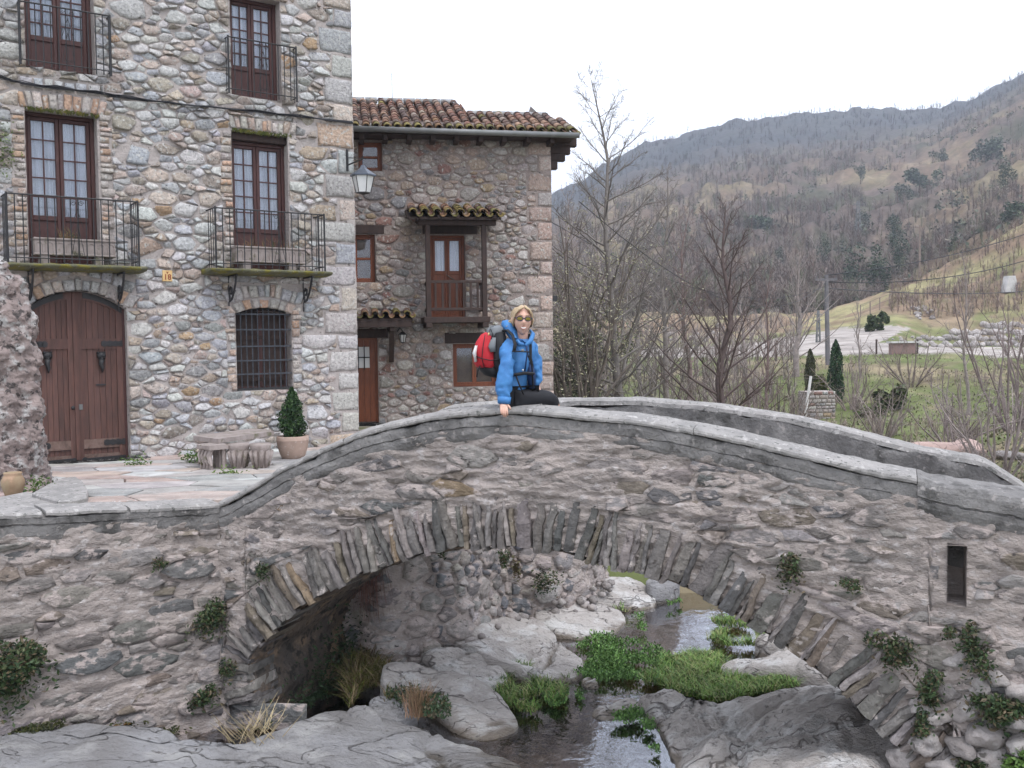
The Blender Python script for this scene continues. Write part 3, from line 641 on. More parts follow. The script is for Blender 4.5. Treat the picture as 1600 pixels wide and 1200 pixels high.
def rock(outline, dome, label, mt='rock', zoff=0.0, seg=150, rough=.03, cracks=0, name='rock', seed=0, group=None, pw=7.0):
    P = np.array([tuple(hitz(x, y, z)) for x, y, z in outline]); n = len(P)
    # Catmull-Rom round the outline
    R = []
    for i in range(n):
        p0, p1, p2, p3 = P[i - 1], P[i], P[(i + 1) % n], P[(i + 2) % n]
        for k in range(max(3, seg // n)):
            u = k / max(3, seg // n); R.append(.5 * ((2 * p1) + (-p0 + p2) * u + (2 * p0 - 5 * p1 + 4 * p2 - p3) * u * u + (-p0 + 3 * p1 - 3 * p2 + p3) * u ** 3))
    R = np.array(R); m = len(R); c = R.mean(0)
    jg = fbm(R * np.array([1, 1, 0]) + seed * 5, 2.2, 4) * .10 + (np.floor(fbm(R * np.array([1, 1, 0]) + seed * 9, 1.6, 2) * 6) / 6) * .06; R = c + (R - c) * (1 + jg)[:, None] * np.array([1, 1, 1]) ; R[:, 2] = np.array([r_[2] for r_ in R]); c = R.mean(0)
    fs = np.concatenate([np.linspace(.03, .86, 34), [.9, .93, .96, .985, 1.0]])
    rows = []
    A = np.c_[R[:, :2] - c[:2], np.ones(m)]; co, *_ = np.linalg.lstsq(A, R[:, 2], rcond=None)
    for f in fs:
        q = c + (R - c) * f; zpl = (np.c_[q[:, :2] - c[:2], np.ones(m)] @ co); z = zpl * (1 - f ** 2) + R[:, 2] * f ** 2 + dome * .8 * (1 - f ** pw) + zoff
        q = q.copy(); q[:, 2] = z; nn = fbm(q + seed * 3.3, 1.7, 5, .5); ca_, sa_ = math.cos(.7), math.sin(.7); qs = np.stack([(q[:, 0] * ca_ + q[:, 1] * sa_) * .35, (-q[:, 0] * sa_ + q[:, 1] * ca_) * 2.0, q[:, 2]], 1); st_ = fbm(qs + seed, 2.2, 4); q[:, 2] += (nn * rough * 2.6 + (np.floor(st_ * 6) / 6 * .8 + st_ * .2) * rough * 3.4 + (.3 - np.abs(fbm(qs * 1.0 + seed, 5, 3))) * rough * 1.6) * (1 - f ** 6 * .5)
        q[:, 2] -= np.clip(.035 - np.abs(fbm(qs * np.array([1, .45, .3]) + 17 + seed, .9, 3)), 0, 1) * (cracks + .5) * 1.6
        rows.append(q)
    last = rows[-1].copy(); last[:, :2] += (last[:, :2] - c[:2]) * .03; last[:, 2] -= .08; rows.append(last)
    last = last.copy(); last[:, 2] = -.35; rows.append(last)
    V = np.concatenate([[[c[0], c[1], rows[0][:, 2].mean()]]] + rows); F = [(0, 1 + i, 1 + (i + 1) % m) for i in range(m)]
    for r in range(len(rows) - 1):
        b = 1 + r * m
        F += [(b + i, b + m + i, b + m + (i + 1) % m, b + (i + 1) % m) for i in range(m)]
    o = mobj(name, V, F, mt, smooth=True); return tag(o, label, 'rock', group)
rock([(-160, 1150, .42), (0, 1148, .42), (60, 1132, .42), (180, 1138, .38), (300, 1166, .32), (390, 1166, .27), (505, 1116, .25), (560, 1120, .2), (640, 1136, .14), (700, 1152, .10), (760, 1168, .04), (822, 1204, .02), (860, 1290, .0), (300, 1500, .05), (-160, 1400, .2)],
     .05, 'smooth grey bedrock slab sloping to the water at the bottom left', 'rockgrey', rough=.022, cracks=.5, seed=1, name='bedrock_slab', pw=6)
rock([(605, 1046, .42), (640, 1036, .42), (700, 1052, .34), (760, 1068, .22), (793, 1105, .1), (803, 1132, .04), (760, 1154, .02), (712, 1143, .02), (665, 1100, .1), (612, 1078, .3)], .05, 'smooth pale boulder dipping into the water beside the grass, left of the pool', rough=.02, seed=2)
rock([(655, 1022, .3), (700, 1012, .3), (745, 1018, .24), (782, 1040, .15), (790, 1062, .1), (745, 1078, .1), (690, 1052, .22)], .05, 'small layered grey rock between the bank wall and the long sloping rock', rough=.03, cracks=.8, seed=3)
rock([(706, 992, .30), (738, 956, .32), (775, 950, .30), (830, 962, .2), (872, 1000, .16), (908, 1034, .05), (905, 1058, .02), (860, 1062, .05), (800, 1038, .18), (742, 1012, .32)], .03, 'long sloping cracked rock running from the bank wall down to the stream', rough=.035, cracks=1.3, seed=4)
rock([(836, 958, .22), (852, 944, .25), (905, 938, .22), (955, 946, .15), (977, 964, .07), (962, 986, .03), (930, 998, .02), (880, 990, .06), (848, 975, .14)], .05, 'rounded pale grey rock at the edge of the far pool', rough=.02, seed=5)
rock([(888, 918, .28), (915, 905, .3), (965, 906, .25), (1005, 912, .18), (1026, 930, .1), (1018, 944, .05), (975, 948, .06), (915, 936, .18)], .05, 'flat pale rock farthest up the stream under the crown of the arch', rough=.02, seed=6)
rock([(1000, 1098, .06), (1012, 1085, .12), (1060, 1082, .2), (1120, 1098, .26), (1200, 1080, .3), (1285, 1064, .32), (1352, 1092, .36), (1440, 1165, .4), (1500, 1320, .45), (1200, 1420, .2), (1075, 1280, .02), (1052, 1190, .02), (1022, 1135, .02)],
     .05, 'big pale grey and tan boulder filling the right side under the arch', rough=.05, cracks=1.0, seed=7, name='boulder', pw=5)
rock([(1128, 1042, .12), (1150, 1028, .15), (1205, 1018, .18), (1250, 1020, .2), (1300, 1052, .16), (1215, 1056, .1), (1165, 1058, .08)], .07, 'low pinkish rock in the grass on the right bank under the arch', rough=.03, cracks=.8, seed=8)
rock([(1180, 1004, .14), (1200, 996, .16), (1228, 1000, .16), (1245, 1016, .12), (1215, 1018, .1), (1190, 1014, .1)], .05, 'small grey rock against the foot of the arch behind the pinkish rock', seed=9)
rock([(925, 1112, .03), (945, 1099, .05), (985, 1094, .05), (1003, 1104, .04), (985, 1118, .02), (950, 1124, .02)], .07, 'small tan stone among water plants in front of the big boulder', seed=10)
rock([(908, 1066, .02), (918, 1060, .03), (932, 1062, .03), (934, 1072, .02), (918, 1075, .01)], .04, 'little yellowish stone in the riffle of the stream', seed=11)
rock([(578, 1094, .28), (600, 1086, .3), (640, 1096, .25), (650, 1112, .18), (620, 1122, .18), (588, 1112, .24)], .06, 'small dark grey rock in the dry grass left of the pool', 'rockgrey', seed=12)
rock([(1010, 905, .3), (1035, 898, .3), (1060, 905, .25), (1050, 915, .22), (1020, 915, .25)], .05, 'dark little rock upstream beside the far end of the bank wall', 'rockgrey', seed=13)
rock([(540, 1120, .2), (575, 1105, .25), (600, 1125, .2), (585, 1140, .15), (550, 1135, .18)], .05, 'grey rock wedged at the left foot of the arch barrel', 'rockgrey', seed=14)
# loose cobbles at the foot of the bank wall: parts of the wall's footing
for i in range(46):
    s = rng.uniform(.9, kc[6]); z = rng.uniform(.12, .35); r = rng.uniform(.03, .075); p = kmap(s, z, rng.uniform(.05, .22)).ravel()
    blob(p, (r * 1.2, r, r * .8), rng, sub=1, name='footing_cobble', mt='boulder', parent=bank)

# paved yard
yard = [(P2.x + WNG.u.x * (S0 + .0) - WNG.n.x * .3, P2.y + WNG.u.y * S0 - WNG.n.y * .3), (Bx.x - WNG.n.x * .3, Bx.y - WNG.n.y * .3)] + [tuple(BRI.w(TL + .05, 0, -BW + .15).xy)] + [tuple(k + np.array([-.05, .05])) for k in K[1:]] + [(3.4, 60), (-60, 60), (-60, 8.5), (P2.x - 4, 7.2)]
def yz(x, y): return PLZ - .02 - max(0, min(1, (y - 9.3) / 5.5)) * .19
gx = np.arange(-15, 3.6, .15); gy = np.arange(7.0, 27, .15); X, Y = np.meshgrid(gx, gy, indexing='ij')
Z = 0 * X + PLZ - .055 - np.clip((Y - 9.3) / 5.5, 0, 1) * .19 + fbm(np.stack([X, Y, X * 0], -1), 1.5, 3) * .02
def inp(x, y, poly):
    r = np.zeros(x.shape, bool); n = len(poly)
    for i in range(n):
        (x0, y0), (x1, y1) = poly[i], poly[(i + 1) % n]
        if y0 == y1: continue
        r ^= ((y0 > y) != (y1 > y)) & (x < (x1 - x0) * (y - y0) / (y1 - y0) + x0)
    return r
ix = np.arange(X.size).reshape(X.shape); F = np.stack([ix[:-1, :-1], ix[1:, :-1], ix[1:, 1:], ix[:-1, 1:]], -1).reshape(-1, 4)
pav = mobj('paved_yard', np.stack([X, Y, Z], -1).reshape(-1, 3), F[inp(X[:-1, :-1] + .075, Y[:-1, :-1] + .075, yard).ravel()], 'yard', smooth=True, kind='structure')
PA = ang(12)
def pin(x, y): 
    return True
P = pack(-9.5, .2, 8.2, 16.5, [(.36, 300), (.26, 900), (.17, 1500)], 1.5, pin, rng)
npav = 0
for poly, r in cells(P, 1.5, (-9.5, .3, 8.2, 17)):
    c = np.mean(poly, 0)
    # only where there is yard: right of the facade, beyond the coping, left of the creek
    pf = Vector((c[0], c[1], 0)) - FAC.o
    if pf.dot(FAC.n) < .12 and pf.dot(FAC.u) < 4.4: continue
    pw_ = Vector((c[0], c[1], 0)) - WNG.o
    if pw_.dot(WNG.n) > -.52 and pw_.dot(WNG.u) < WL + .1: continue
    pb = Vector((c[0], c[1], 0)) - BRI.o
    if pb.dot(BRI.n) > -BW - .1 and pb.dot(BRI.u) > T0 - .15: continue
    if c[1] < np.interp(c[0], K[:8, 0], K[:8, 1]) + .5 and c[0] > K[0, 0]: continue
    if c[0] > -.4 and c[1] < 15: continue
    q = c + (np.array(poly) - c) * .975; nq = len(q); h = rng.uniform(.0, .016) + .006
    if rng.rand() < .08: continue
    dz = [yz(*p) for p in q]
    V = [(p[0], p[1], z - .05) for p, z in zip(q, dz)] + [(p[0], p[1], z + h - .006) for p, z in zip(q, dz)] + [(*(c + (p - c) * .96), z + h) for p, z in zip(q, dz)]
    F = [tuple(range(2 * nq, 3 * nq))] + [(i, (i + 1) % nq, nq + (i + 1) % nq, nq + i) for i in range(nq)] + [(nq + i, nq + (i + 1) % nq, 2 * nq + (i + 1) % nq, 2 * nq + i) for i in range(nq)]
    mobj('paving_slab', V, F, 'slab', pav, cols=pick([(3, (.37, .34, .32)), (2, (.40, .32, .28)), (2, (.30, .29, .28)), (1, (.46, .45, .44))], rng)); npav += 1

# ================================================================== THE TALL HOUSE on the left
SC = FAC.px(555.5, 400)[0]                 # the corner
SL = FAC.px(-330, 400)[0]
GZ = 1.83                                  # yard level at the walls
ZT = FAC.px(500, -170)[1]
def fs(x, y, off=0.0): return FAC.px(x, y, off)
def rect(xl, xr, yt, yb, xm=None):
    xm = xm or (xl + xr) / 2
    ymid = (yt + yb) / 2
    return [fs(xl, ymid)[0], fs(xr, ymid)[0], fs(xm, yb)[1], fs(xm, yt)[1]]
W1 = rect(42, 154, 176, 413); W2 = rect(364, 452, 209, 421)
W3 = rect(38, 146, -58, 110); W4 = rect(360, 438, -4, 153); W5 = rect(369, 456, 486, 609)
DR = rect(44, 200, 455, 733); DR[2] = GZ
for w in (W1, W2): w[2] -= .0
dspr = fs(198, 483)[1]; dap = DR[3]
wspr = fs(452, 492)[1]; wap = fs(412, 482)[1]
def arcz(s, r, spr, ap):
    m = (r[0] + r[1]) / 2; u = np.clip((s - m) / ((r[1] - r[0]) / 2), -1, 1); return spr + (ap - spr) * (1 - u * u)
tower = thing('tall_house', FAC.w(2, GZ, -2), 'tall old rubble-stone house with big arched double door and iron balconies', 'house')
def fdisp(s, z, o=0.0):
    p = np.stack([s, z * 1.3, np.full_like(s, 9.1)], -1)
    return fbm(p, 2.5, 3) * .022 + fbm(p, 10, 3) * .014 + .006 + o
ops = [W1, W2, W3, W4, W5]
ss = gridlines(SL, SC, .036, [v for w in ops + [DR] for v in w[:2]]); zz = gridlines(GZ - .15, ZT, .036, [v for w in ops for v in w[2:]] + [dspr])
Sg, Zg = np.meshgrid(ss, zz, indexing='ij')
def fhole(s, z):
    h = np.zeros(s.shape, bool)
    for w in (W1, W2, W3, W4): h |= (s > w[0]) & (s < w[1]) & (z > w[2]) & (z < w[3])
    h |= (s > W5[0]) & (s < W5[1]) & (z > W5[2]) & (z < arcz(s, W5, wspr, wap) + .02)
    h |= (s > DR[0]) & (s < DR[1]) & (z < arcz(s, DR, dspr, dap) + .02)
    return h
sheet('wall', Sg, Zg, FAC.map, fdisp, 'mortar', tower, hole=fhole)
q = MB(); DEP = -.24
for w in ops + [DR]:
    q = MB(); top = w[3]
    arc = w is W5 or w is DR
    sp = {id(W5): wspr, id(DR): dspr}.get(id(w), top)
    q.add([FAC.w(w[0], w[2], .015), FAC.w(w[0], w[2], DEP - .12), FAC.w(w[0], sp, DEP - .12), FAC.w(w[0], sp, .015)], [(0, 1, 2, 3)])
    q.add([FAC.w(w[1], w[2], .015), FAC.w(w[1], w[2], DEP - .12), FAC.w(w[1], sp, DEP - .12), FAC.w(w[1], sp, .015)], [(3, 2, 1, 0)])
    q.add([FAC.w(w[0], w[2], .01), FAC.w(w[1], w[2], .01), FAC.w(w[1], w[2], DEP - .12), FAC.w(w[0], w[2], DEP - .12)], [(0, 1, 2, 3)])
    n = 14 if arc else 1
    for i in range(n):
        a = w[0] + (w[1] - w[0]) * i / n; b = w[0] + (w[1] - w[0]) * (i + 1) / n
        za, zb = (float(arcz(a, w, sp, top)), float(arcz(b, w, sp, top))) if arc else (top, top)
        q.add([FAC.w(a, za, .015), FAC.w(b, zb, .015), FAC.w(b, zb, DEP - .12), FAC.w(a, za, DEP - .12)], [(3, 2, 1, 0)])
    q.build('opening_reveal', 'mortar', tower)
# hidden sides and the top so that the house is a closed body
q = MB(); DB = -7.0
q.add([FAC.w(SC, GZ - .2, .0), FAC.w(SC, GZ - .2, DB), FAC.w(SC, ZT + .6, DB), FAC.w(SC, ZT + .6, 0)], [(0, 1, 2, 3)])
q.add([FAC.w(SL, GZ - .2, .0), FAC.w(SL, GZ - .2, DB), FAC.w(SL, ZT + .6, DB), FAC.w(SL, ZT + .6, 0)], [(3, 2, 1, 0)])
q.add([FAC.w(SL, GZ - .2, DB), FAC.w(SC, GZ - .2, DB), FAC.w(SC, ZT + .6, DB), FAC.w(SL, ZT + .6, DB)], [(3, 2, 1, 0)])
q.add([FAC.w(SL, ZT, .0), FAC.w(SC, ZT, 0), FAC.w(SC, ZT + .6, 0), FAC.w(SL, ZT + .6, 0)], [(0, 1, 2, 3)])
q.build('side_walls', 'mortar', tower)
q = MB(); q.box(FAC, SL - .3, SC + .3, ZT + .6, ZT + .75, DB - .3, .45); q.build('roof', 'tile', tower)
# quoins
HP = [(5, (.40, .40, .415)), (6, (.50, .49, .475)), (3, (.44, .375, .32)), (1.5, (.40, .32, .255)), (.35, (.40, .28, .18)), (2, (.43, .35, .31)), (2, (.52, .50, .48)), (1.5, (.30, .295, .29)), (2, (.31, .27, .23))]
GP = [(4, (.42, .40, .38)), (3, (.37, .37, .38)), (2, (.46, .39, .34)), (1, (.46, .35, .27))]
OP = [(3, (.42, .33, .27)), (2, (.44, .295, .21)), (3, (.40, .36, .33)), (2, (.47, .42, .38))]
st = []; holes = []
rng = np.random.RandomState(21)
def addst(poly, gap, h, pal, rounded=.3, size=None, seg=10, pri=0.0, **k):
    o = stone_mesh(poly, gap, h, rng, rounded=rounded, seg=seg, **k)
    if o: st.append(dict(V=o[0], F=o[1], col=pick(pal, rng), size=abs(area(poly)) + pri, c=np.mean(poly, 0)))
z = GZ - .1; k = 0
while z < ZT:
    h = rng.uniform(.26, .46); wd = rng.uniform(.28, .42) if k % 2 else rng.uniform(.5, .78)
    j = rng.uniform(-.03, .03, 4)
    poly = [(SC - wd + j[0], z), (SC + .02, z + j[1] * .4), (SC + .02, z + h), (SC - wd + j[2], z + h + j[3] * .5)]
    addst(poly, .018, rng.uniform(.02, .04), GP, rounded=.08, seg=12, pri=1, base=-.16, tilt=.1); holes.append((SC - wd, SC + .5, z, z + h)); z += h; k += 1
def soldier(s0, s1, zf, h, pal, wm=(.07, .14), pri=1, gap=.012, fan=0.0, hh=(.03, .055)):
    s = s0; m = (s0 + s1) / 2
    while s < s1 - .03:
        w = min(rng.uniform(*wm), s1 - s); f0 = (s - m) * fan; f1 = (s + w - m) * fan; hk = h * rng.uniform(.85, 1.1)
        addst([(s, zf(s)), (s + w, zf(s + w)), (s + w + f1, zf(s + w) + hk), (s + f0, zf(s) + hk)], gap, rng.uniform(*hh), pal, rounded=.35, pri=pri); s += w
soldier(W1[0] - .06, W1[1] + .1, lambda s: W1[3], .27, OP, fan=.12); holes.append((W1[0] - .06, W1[1] + .1, W1[3] - .01, W1[3] + .28))
soldier(W2[0] - .02, W2[1] + .12, lambda s: W2[3] + .02, .22, OP, fan=.1); holes.append((W2[0] - .02, W2[1] + .12, W2[3] - .01, W2[3] + .24))
soldier(W3[0] - .1, W3[1] + .1, lambda s: W3[2] - .30, .17, HP, wm=(.12, .2)); holes.append((W3[0] - .1, W3[1] + .1, W3[2] - .31, W3[2] - .12))
za = lambda s: float(arcz(s, W5, wspr, wap))
soldier(W5[0] - .10, W5[1] + .10, za, .16, OP, wm=(.10, .15), fan=.22); soldier(W5[0] - .12, W5[1] + .22, lambda s: za(s) + .17, .24, GP + OP, wm=(.07, .16), fan=.2)
holes.append((W5[0] - .12, W5[1] + .22, wspr - .02, wap + .40))
zd = lambda s: float(arcz(s, DR, dspr, dap))
soldier(DR[0] - .1, DR[1] + .14, zd, .2, OP + GP, wm=(.08, .15), fan=.2); soldier(DR[0] - .05, DR[1] + .1, lambda s: zd(s) + .22, .2, HP, wm=(.12, .24), fan=.1)
holes.append((DR[0] - .12, DR[1] + .14, dspr - .02, dap + .42))
holes += [(DR[0], DR[1], GZ - .5, dspr)] + [tuple(w) for w in (W1, W2, W3, W4)] + [(W5[0], W5[1], W5[2], wspr)]
# narrow jamb stones beside the barred window
for sd_ in (0, 1):
    z = W5[2]
    while z < wspr:
        h = rng.uniform(.06, .15); w = rng.uniform(.10, .2)
        a = W5[0] - w if sd_ == 0 else W5[1]; addst([(a, z), (a + w, z), (a + w, z + h), (a, z + h)], .01, rng.uniform(.025, .05), OP + GP, pri=.3); z += h
    holes.append((W5[0] - .15, W5[0], W5[2], wspr) if sd_ == 0 else (W5[1], W5[1] + .15, W5[2], wspr))
for wv in (W1, W2):
    for sd_ in ((0,) if wv is W2 else (0, 1)):
        z = wv[2]
        while z < wv[3] - .05:
            h = rng.uniform(.06, .13); w = rng.uniform(.12, .22)
            a = wv[0] - w if sd_ == 0 else wv[1] + .02; addst([(a, z), (a + w, z), (a + w, z + h), (a, z + h)], .01, rng.uniform(.03, .055), OP, pri=.3); z += h
        holes.append((wv[0] - .17, wv[0], wv[2], wv[3]) if sd_ == 0 else (wv[1], wv[1] + .19, wv[2], wv[3]))
inh = lambda x, z: not any(a - .01 < x < b + .01 and c - .01 < z < d + .01 for a, b, c, d in holes)
P = pack(SL, SC, GZ - .1, ZT, [(.155, 40), (.105, 700), (.072, 3600), (.05, 9000), (.032, 18000)], 1.8, inh, rng)
for poly, r in cells(P, 1.75, (SL, SC, GZ - .1, ZT), holes):
    addst(poly, .005 + r * .09, rng.uniform(.022, .055), HP, rounded=rng.uniform(-.1, .1), seg=int(rng.choice([6, 7, 8, 9])), tilt=1.2, flat=rng.uniform(.2, 1))
smin = fs(0, 400)[0]; zmax = fs(300, -5)[1]
masonry(FAC, st, tower, 'stone', seen=lambda c: c[0] > smin - .1 and c[1] < 3.6 + zmax * .0 + (zmax - 3.6))

# ---- French windows
def french(pl, r, parent, rows=5, pan=.31, off=-.20, mt='wframe', curtain=True, cols=2, fw=.055, name='french_window', lintel=.0):
    s0, s1, z0, z1 = r; z1 -= lintel
    q = MB()
    for a, b in ((s0, s0 + fw), (s1 - fw, s1)): q.box(pl, a, b, z0, z1, off - .08, off + .03, .008)
    q.box(pl, s0 + fw, s1 - fw, z1 - fw, z1, off - .08, off + .028, .008)
    fr = q.build(name, mt, parent)
    m = (s0 + s1) / 2
    for a, b in ((s0 + fw + .004, m - .003), (m + .003, s1 - fw - .004)):
        st_ = .05; zp = z0 + (z1 - z0) * pan; zt_ = z1 - fw - .004; q = MB(); fo = off + .005
        q.box(pl, a, a + st_, z0 + .01, zt_, fo - .045, fo, .006); q.box(pl, b - st_, b, z0 + .01, zt_, fo - .045, fo, .006)
        q.box(pl, a + st_, b - st_, zt_ - st_, zt_, fo - .045, fo - .002, .006); q.box(pl, a + st_, b - st_, zp - .035, zp + .035, fo - .045, fo - .002, .006)
        q.box(pl, a + st_, b - st_, z0 + .01, z0 + .09, fo - .045, fo - .002, .006)
        q.build('sash', mt, fr)
        q = MB(); q.box(pl, a + st_, b - st_, z0 + .09, zp - .035, fo - .035, fo - .022); q.build('panel', mt, fr)
        ga, gb, gz0, gz1 = a + st_, b - st_, zp + .035, zt_ - st_; bw = .009
        for c in range(1, cols): q = MB(); x = ga + (gb - ga) * c / cols; q.box(pl, x - bw, x + bw, gz0, gz1, fo - .034, fo - .008); q.build('glazing_bar', mt, fr)
        for k in range(1, rows): q = MB(); x = gz0 + (gz1 - gz0) * k / rows; q.box(pl, ga, gb, x - bw, x + bw, fo - .033, fo - .009); q.build('glazing_bar', mt, fr)
        for c in range(cols):
            for k in range(rows):
                q = MB(); x0 = ga + (gb - ga) * c / cols + bw; x1 = ga + (gb - ga) * (c + 1) / cols - bw; y0 = gz0 + (gz1 - gz0) * k / rows + bw; y1 = gz0 + (gz1 - gz0) * (k + 1) / rows - bw
                e = random.uniform(-.002, .002)
                q.add([pl.w(x0, y0, fo - .022 + e), pl.w(x1, y0, fo - .022 - e), pl.w(x1, y1, fo - .022), pl.w(x0, y1, fo - .022)], [(0, 1, 2, 3)]); q.build('pane', 'glass', fr)
        if curtain:
            n = 44; xs = np.linspace(ga - .03, gb + .03, n); V = []; ph = random.uniform(0, 6)
            for i, x in enumerate(xs):
                o = fo - .072 + .026 * math.sin(x * 88 + ph + 1.5 * math.sin(x * 21)) + .008 * math.sin(x * 210)
                V += [pl.w(x, gz0 - .05, o), pl.w(x, gz1 + .05, o * .9 + (fo - .062) * .1)]
            mobj('curtain', V, [(2 * i, 2 * i + 2, 2 * i + 3, 2 * i + 1) for i in range(n - 1)], 'curtain', fr, smooth=True)
    q = MB(); q.add([pl.w(s0, z0, off - .5), pl.w(s1, z0, off - .5), pl.w(s1, z1, off - .5), pl.w(s0, z1, off - .5)], [(0, 1, 2, 3)])
    for a in (s0, s1): q.add([pl.w(a, z0, off - .5), pl.w(a, z0, off - .08), pl.w(a, z1, off - .08), pl.w(a, z1, off - .5)], [(0, 1, 2, 3)])
    q.add([pl.w(s0, z1, off - .5), pl.w(s1, z1, off - .5), pl.w(s1, z1, off - .08), pl.w(s0, z1, off - .08)], [(0, 1, 2, 3)])
    q.add([pl.w(s0, z0, off - .5), pl.w(s1, z0, off - .5), pl.w(s1, z0, off - .08), pl.w(s0, z0, off - .08)], [(0, 1, 2, 3)])
    q.build('dark_room', 'dwood', fr); return fr
for w, li in ((W1, .0), (W2, .12), (W3, 0), (W4, 0)):
    f = french(FAC, w, tower, lintel=li)
    if li:
        q = MB(); q.box(FAC, w[0], w[1], w[3] - li, w[3], DEP - .05, -.06, .01); q.build('wooden_lintel', 'dwood', tower)
# moss tufts hanging under the lintel stones of the middle windows
for w in (W1, W2):
    V = []; F = []
    for i in range(240):
        s = rng.uniform(w[0], w[1] + .05); o = rng.uniform(.0, .05); z = w[3] + rng.uniform(-.0, .04); p = FAC.w(s, z, o); b = len(V); r = rng.uniform(.008, .022)
        V += [p + Vector((r, 0, 0)), p + Vector((-r, r * .3, 0)), p + Vector((rng.uniform(-r, r), 0, -r * 2.4))]; F.append((b, b + 1, b + 2))
    mobj('moss', V, F, 'moss', tower, kind='stuff')

# ---- iron balconies
def spiral(pl, cs, cz, r, off, sgn=1, turns=1.4, n=14, ph=0.0):
    return [pl.w(cs + sgn * r * (1 - .75 * i / n) * math.cos(ph + 2 * math.pi * turns * i / n), cz + r * (1 - .75 * i / n) * math.sin(ph + 2 * math.pi * turns * i / n), off) for i in range(n + 1)]
def balcony(s0, s1, zs, zr, d, slab=True, nb=17, orn=.60, parent=tower, th=.065):
    q = MB(); r = .008
    rt = lambda z: [FAC.w(s0, z, .0), FAC.w(s0, z, d), FAC.w(s1, z, d), FAC.w(s1, z, .0)]
    q.tube(rt(zr), .012, 6); root = q.build('balcony', 'iron', parent)
    q = MB(); q.tube(rt(zs + .07), .009, 6); q.build('lower_rail', 'iron', root)
    for i in range(nb + 1):
        s = s0 + (s1 - s0) * i / nb; q = MB(); rr = .0125 if i in (0, nb) else .0068
        q.tube([FAC.w(s, zs, d), FAC.w(s, zr + (.02 if i in (0, nb) else 0), d)], rr * 1.3, 5); q.build('baluster', 'iron', root)
    for sx in (s0, s1):
        for k in range(1, 4 if d > .3 else 2):
            q = MB(); o = d * k / (4 if d > .3 else 2); q.tube([FAC.w(sx, zs, o), FAC.w(sx, zr, o)], .0068, 5); q.build('baluster', 'iron', root)
    c = s0 + (s1 - s0) * orn; H = zr - zs; q = MB(); o = d + .012; g = (s1 - s0) / nb * 1.05
    for sg_ in (-1, 1):
        q.tube(spiral(FAC, c + sg_ * g * .5, zr - H * .09, g * .38, o, sg_), .0045, 4)
        q.tube([FAC.w(c, zr - H * .16, o), FAC.w(c + sg_ * g * .7, zr - H * .45, o)], .0045, 4)
        q.tube([FAC.w(c, zs + H * .62, o), FAC.w(c - sg_ * g * .8, zs + H * .12, o)], .0045, 4)
        q.tube(spiral(FAC, c + sg_ * g * .35, zs + H * .15, g * .28, o, sg_, ph=3.1), .004, 4)
    q.tube([FAC.w(c, zs + .06, o), FAC.w(c, zr, o)], .004, 4)
    q.build('scrollwork', 'iron', root)
    if slab:
        t = np.linspace(s0 - .1, s1 + .1, 60)
        coping(t, lambda s: np.full_like(s, zs), FAC.map, [(.0, -th - .02), (d * .6, -th - .02), (d + .03, -th), (d + .07, -th * .7), (d + .085, -th * .4), (d + .06, -.01), (d, .0), (.0, .0)], 'slab', 'mossslab', root, seed=int(s0 * 7) + 3, jag=.005)
        for sx in (s0 + (s1 - s0) * .18, s1 - (s1 - s0) * .12):
            q = MB(); z = zs - th - .03
            a = [(d * .95, 0), (d * .9, -.02), (d * .82, -.12), (d * .62, -.26), (d * .4, -.36), (d * .2, -.39), (.07, -.34), (.05, -.24), (.11, -.18), (.17, -.2), (.17, -.27), (.13, -.28)]
            q.tube([FAC.w(sx, z + b, o_) for o_, b in a], .017, 6, squash=1.4); q.tube([FAC.w(sx, z, .02), FAC.w(sx, z, d)], .014, 6)
            q.tube([FAC.w(sx, z - .0, .03), FAC.w(sx, z - .55, .03)], .010, 5)
            q.build('iron_bracket', 'iron', root)
    return root
def bal_px(xl, xr, yr, ys, d, xm, **k):
    s0 = FAC.px(xl, (yr + ys) / 2, d)[0]; s1 = FAC.px(xr, (yr + ys) / 2, d)[0]
    return balcony(s0, s1, FAC.px(xm, ys, d)[1], FAC.px(xm, yr, d)[1], d, **k), s0, s1, FAC.px(xm, ys, d)[1]
DBAL = .42
bl1, b1a, b1b, b1z = bal_px(11, 216, 309, 413, DBAL, 120, nb=17, orn=.52)
bl2, b2a, b2b, b2z = bal_px(337, 507, 330, 421, DBAL, 420, nb=16, orn=.57)
bal_px(31, 172, 13, 109, .16, 100, slab=False, nb=12, orn=.52)
bal_px(357, 463, 66, 152, .18, 410, slab=False, nb=11, orn=.5)

# ---- barred window
s0, s1, z0, z1 = W5
q = MB(); fo = -.2
for a, b, c, d_ in ((s0, s0 + .05, z0, wspr), (s1 - .05, s1, z0, wspr), ((s0 + s1) / 2 - .04, (s0 + s1) / 2 + .04, z0, wap - .01), (s0 + .05, s1 - .05, z0, z0 + .05)): q.box(FAC, a, b, c, d_, fo - .05, fo, .006)
bw = q.build('barred_window', 'wframe', tower)
for i in range(10):
    a = s0 + (s1 - s0) * i / 10; b = s0 + (s1 - s0) * (i + 1) / 10; q = MB(); za_, zb_ = float(arcz(a, W5, wspr, wap)), float(arcz(b, W5, wspr, wap)); o = fo - .02 - .008 * (i % 2)
    q.hexa([FAC.w(a, z0, o - .02), FAC.w(b, z0, o - .02), FAC.w(b, z0, o), FAC.w(a, z0, o), FAC.w(a, za_, o - .02), FAC.w(b, zb_, o - .02), FAC.w(b, zb_, o), FAC.w(a, za_, o)]); q.build('shutter_board', 'dwood', bw)
for y in (447 + 80, 593):
    zz_ = fs(412, y)[1]; q = MB(); q.box(FAC, s0 + .05, s1 - .05, zz_ - .03, zz_ + .03, fo - .02, fo + .012); q.build('shutter_rail', 'dwood', bw)
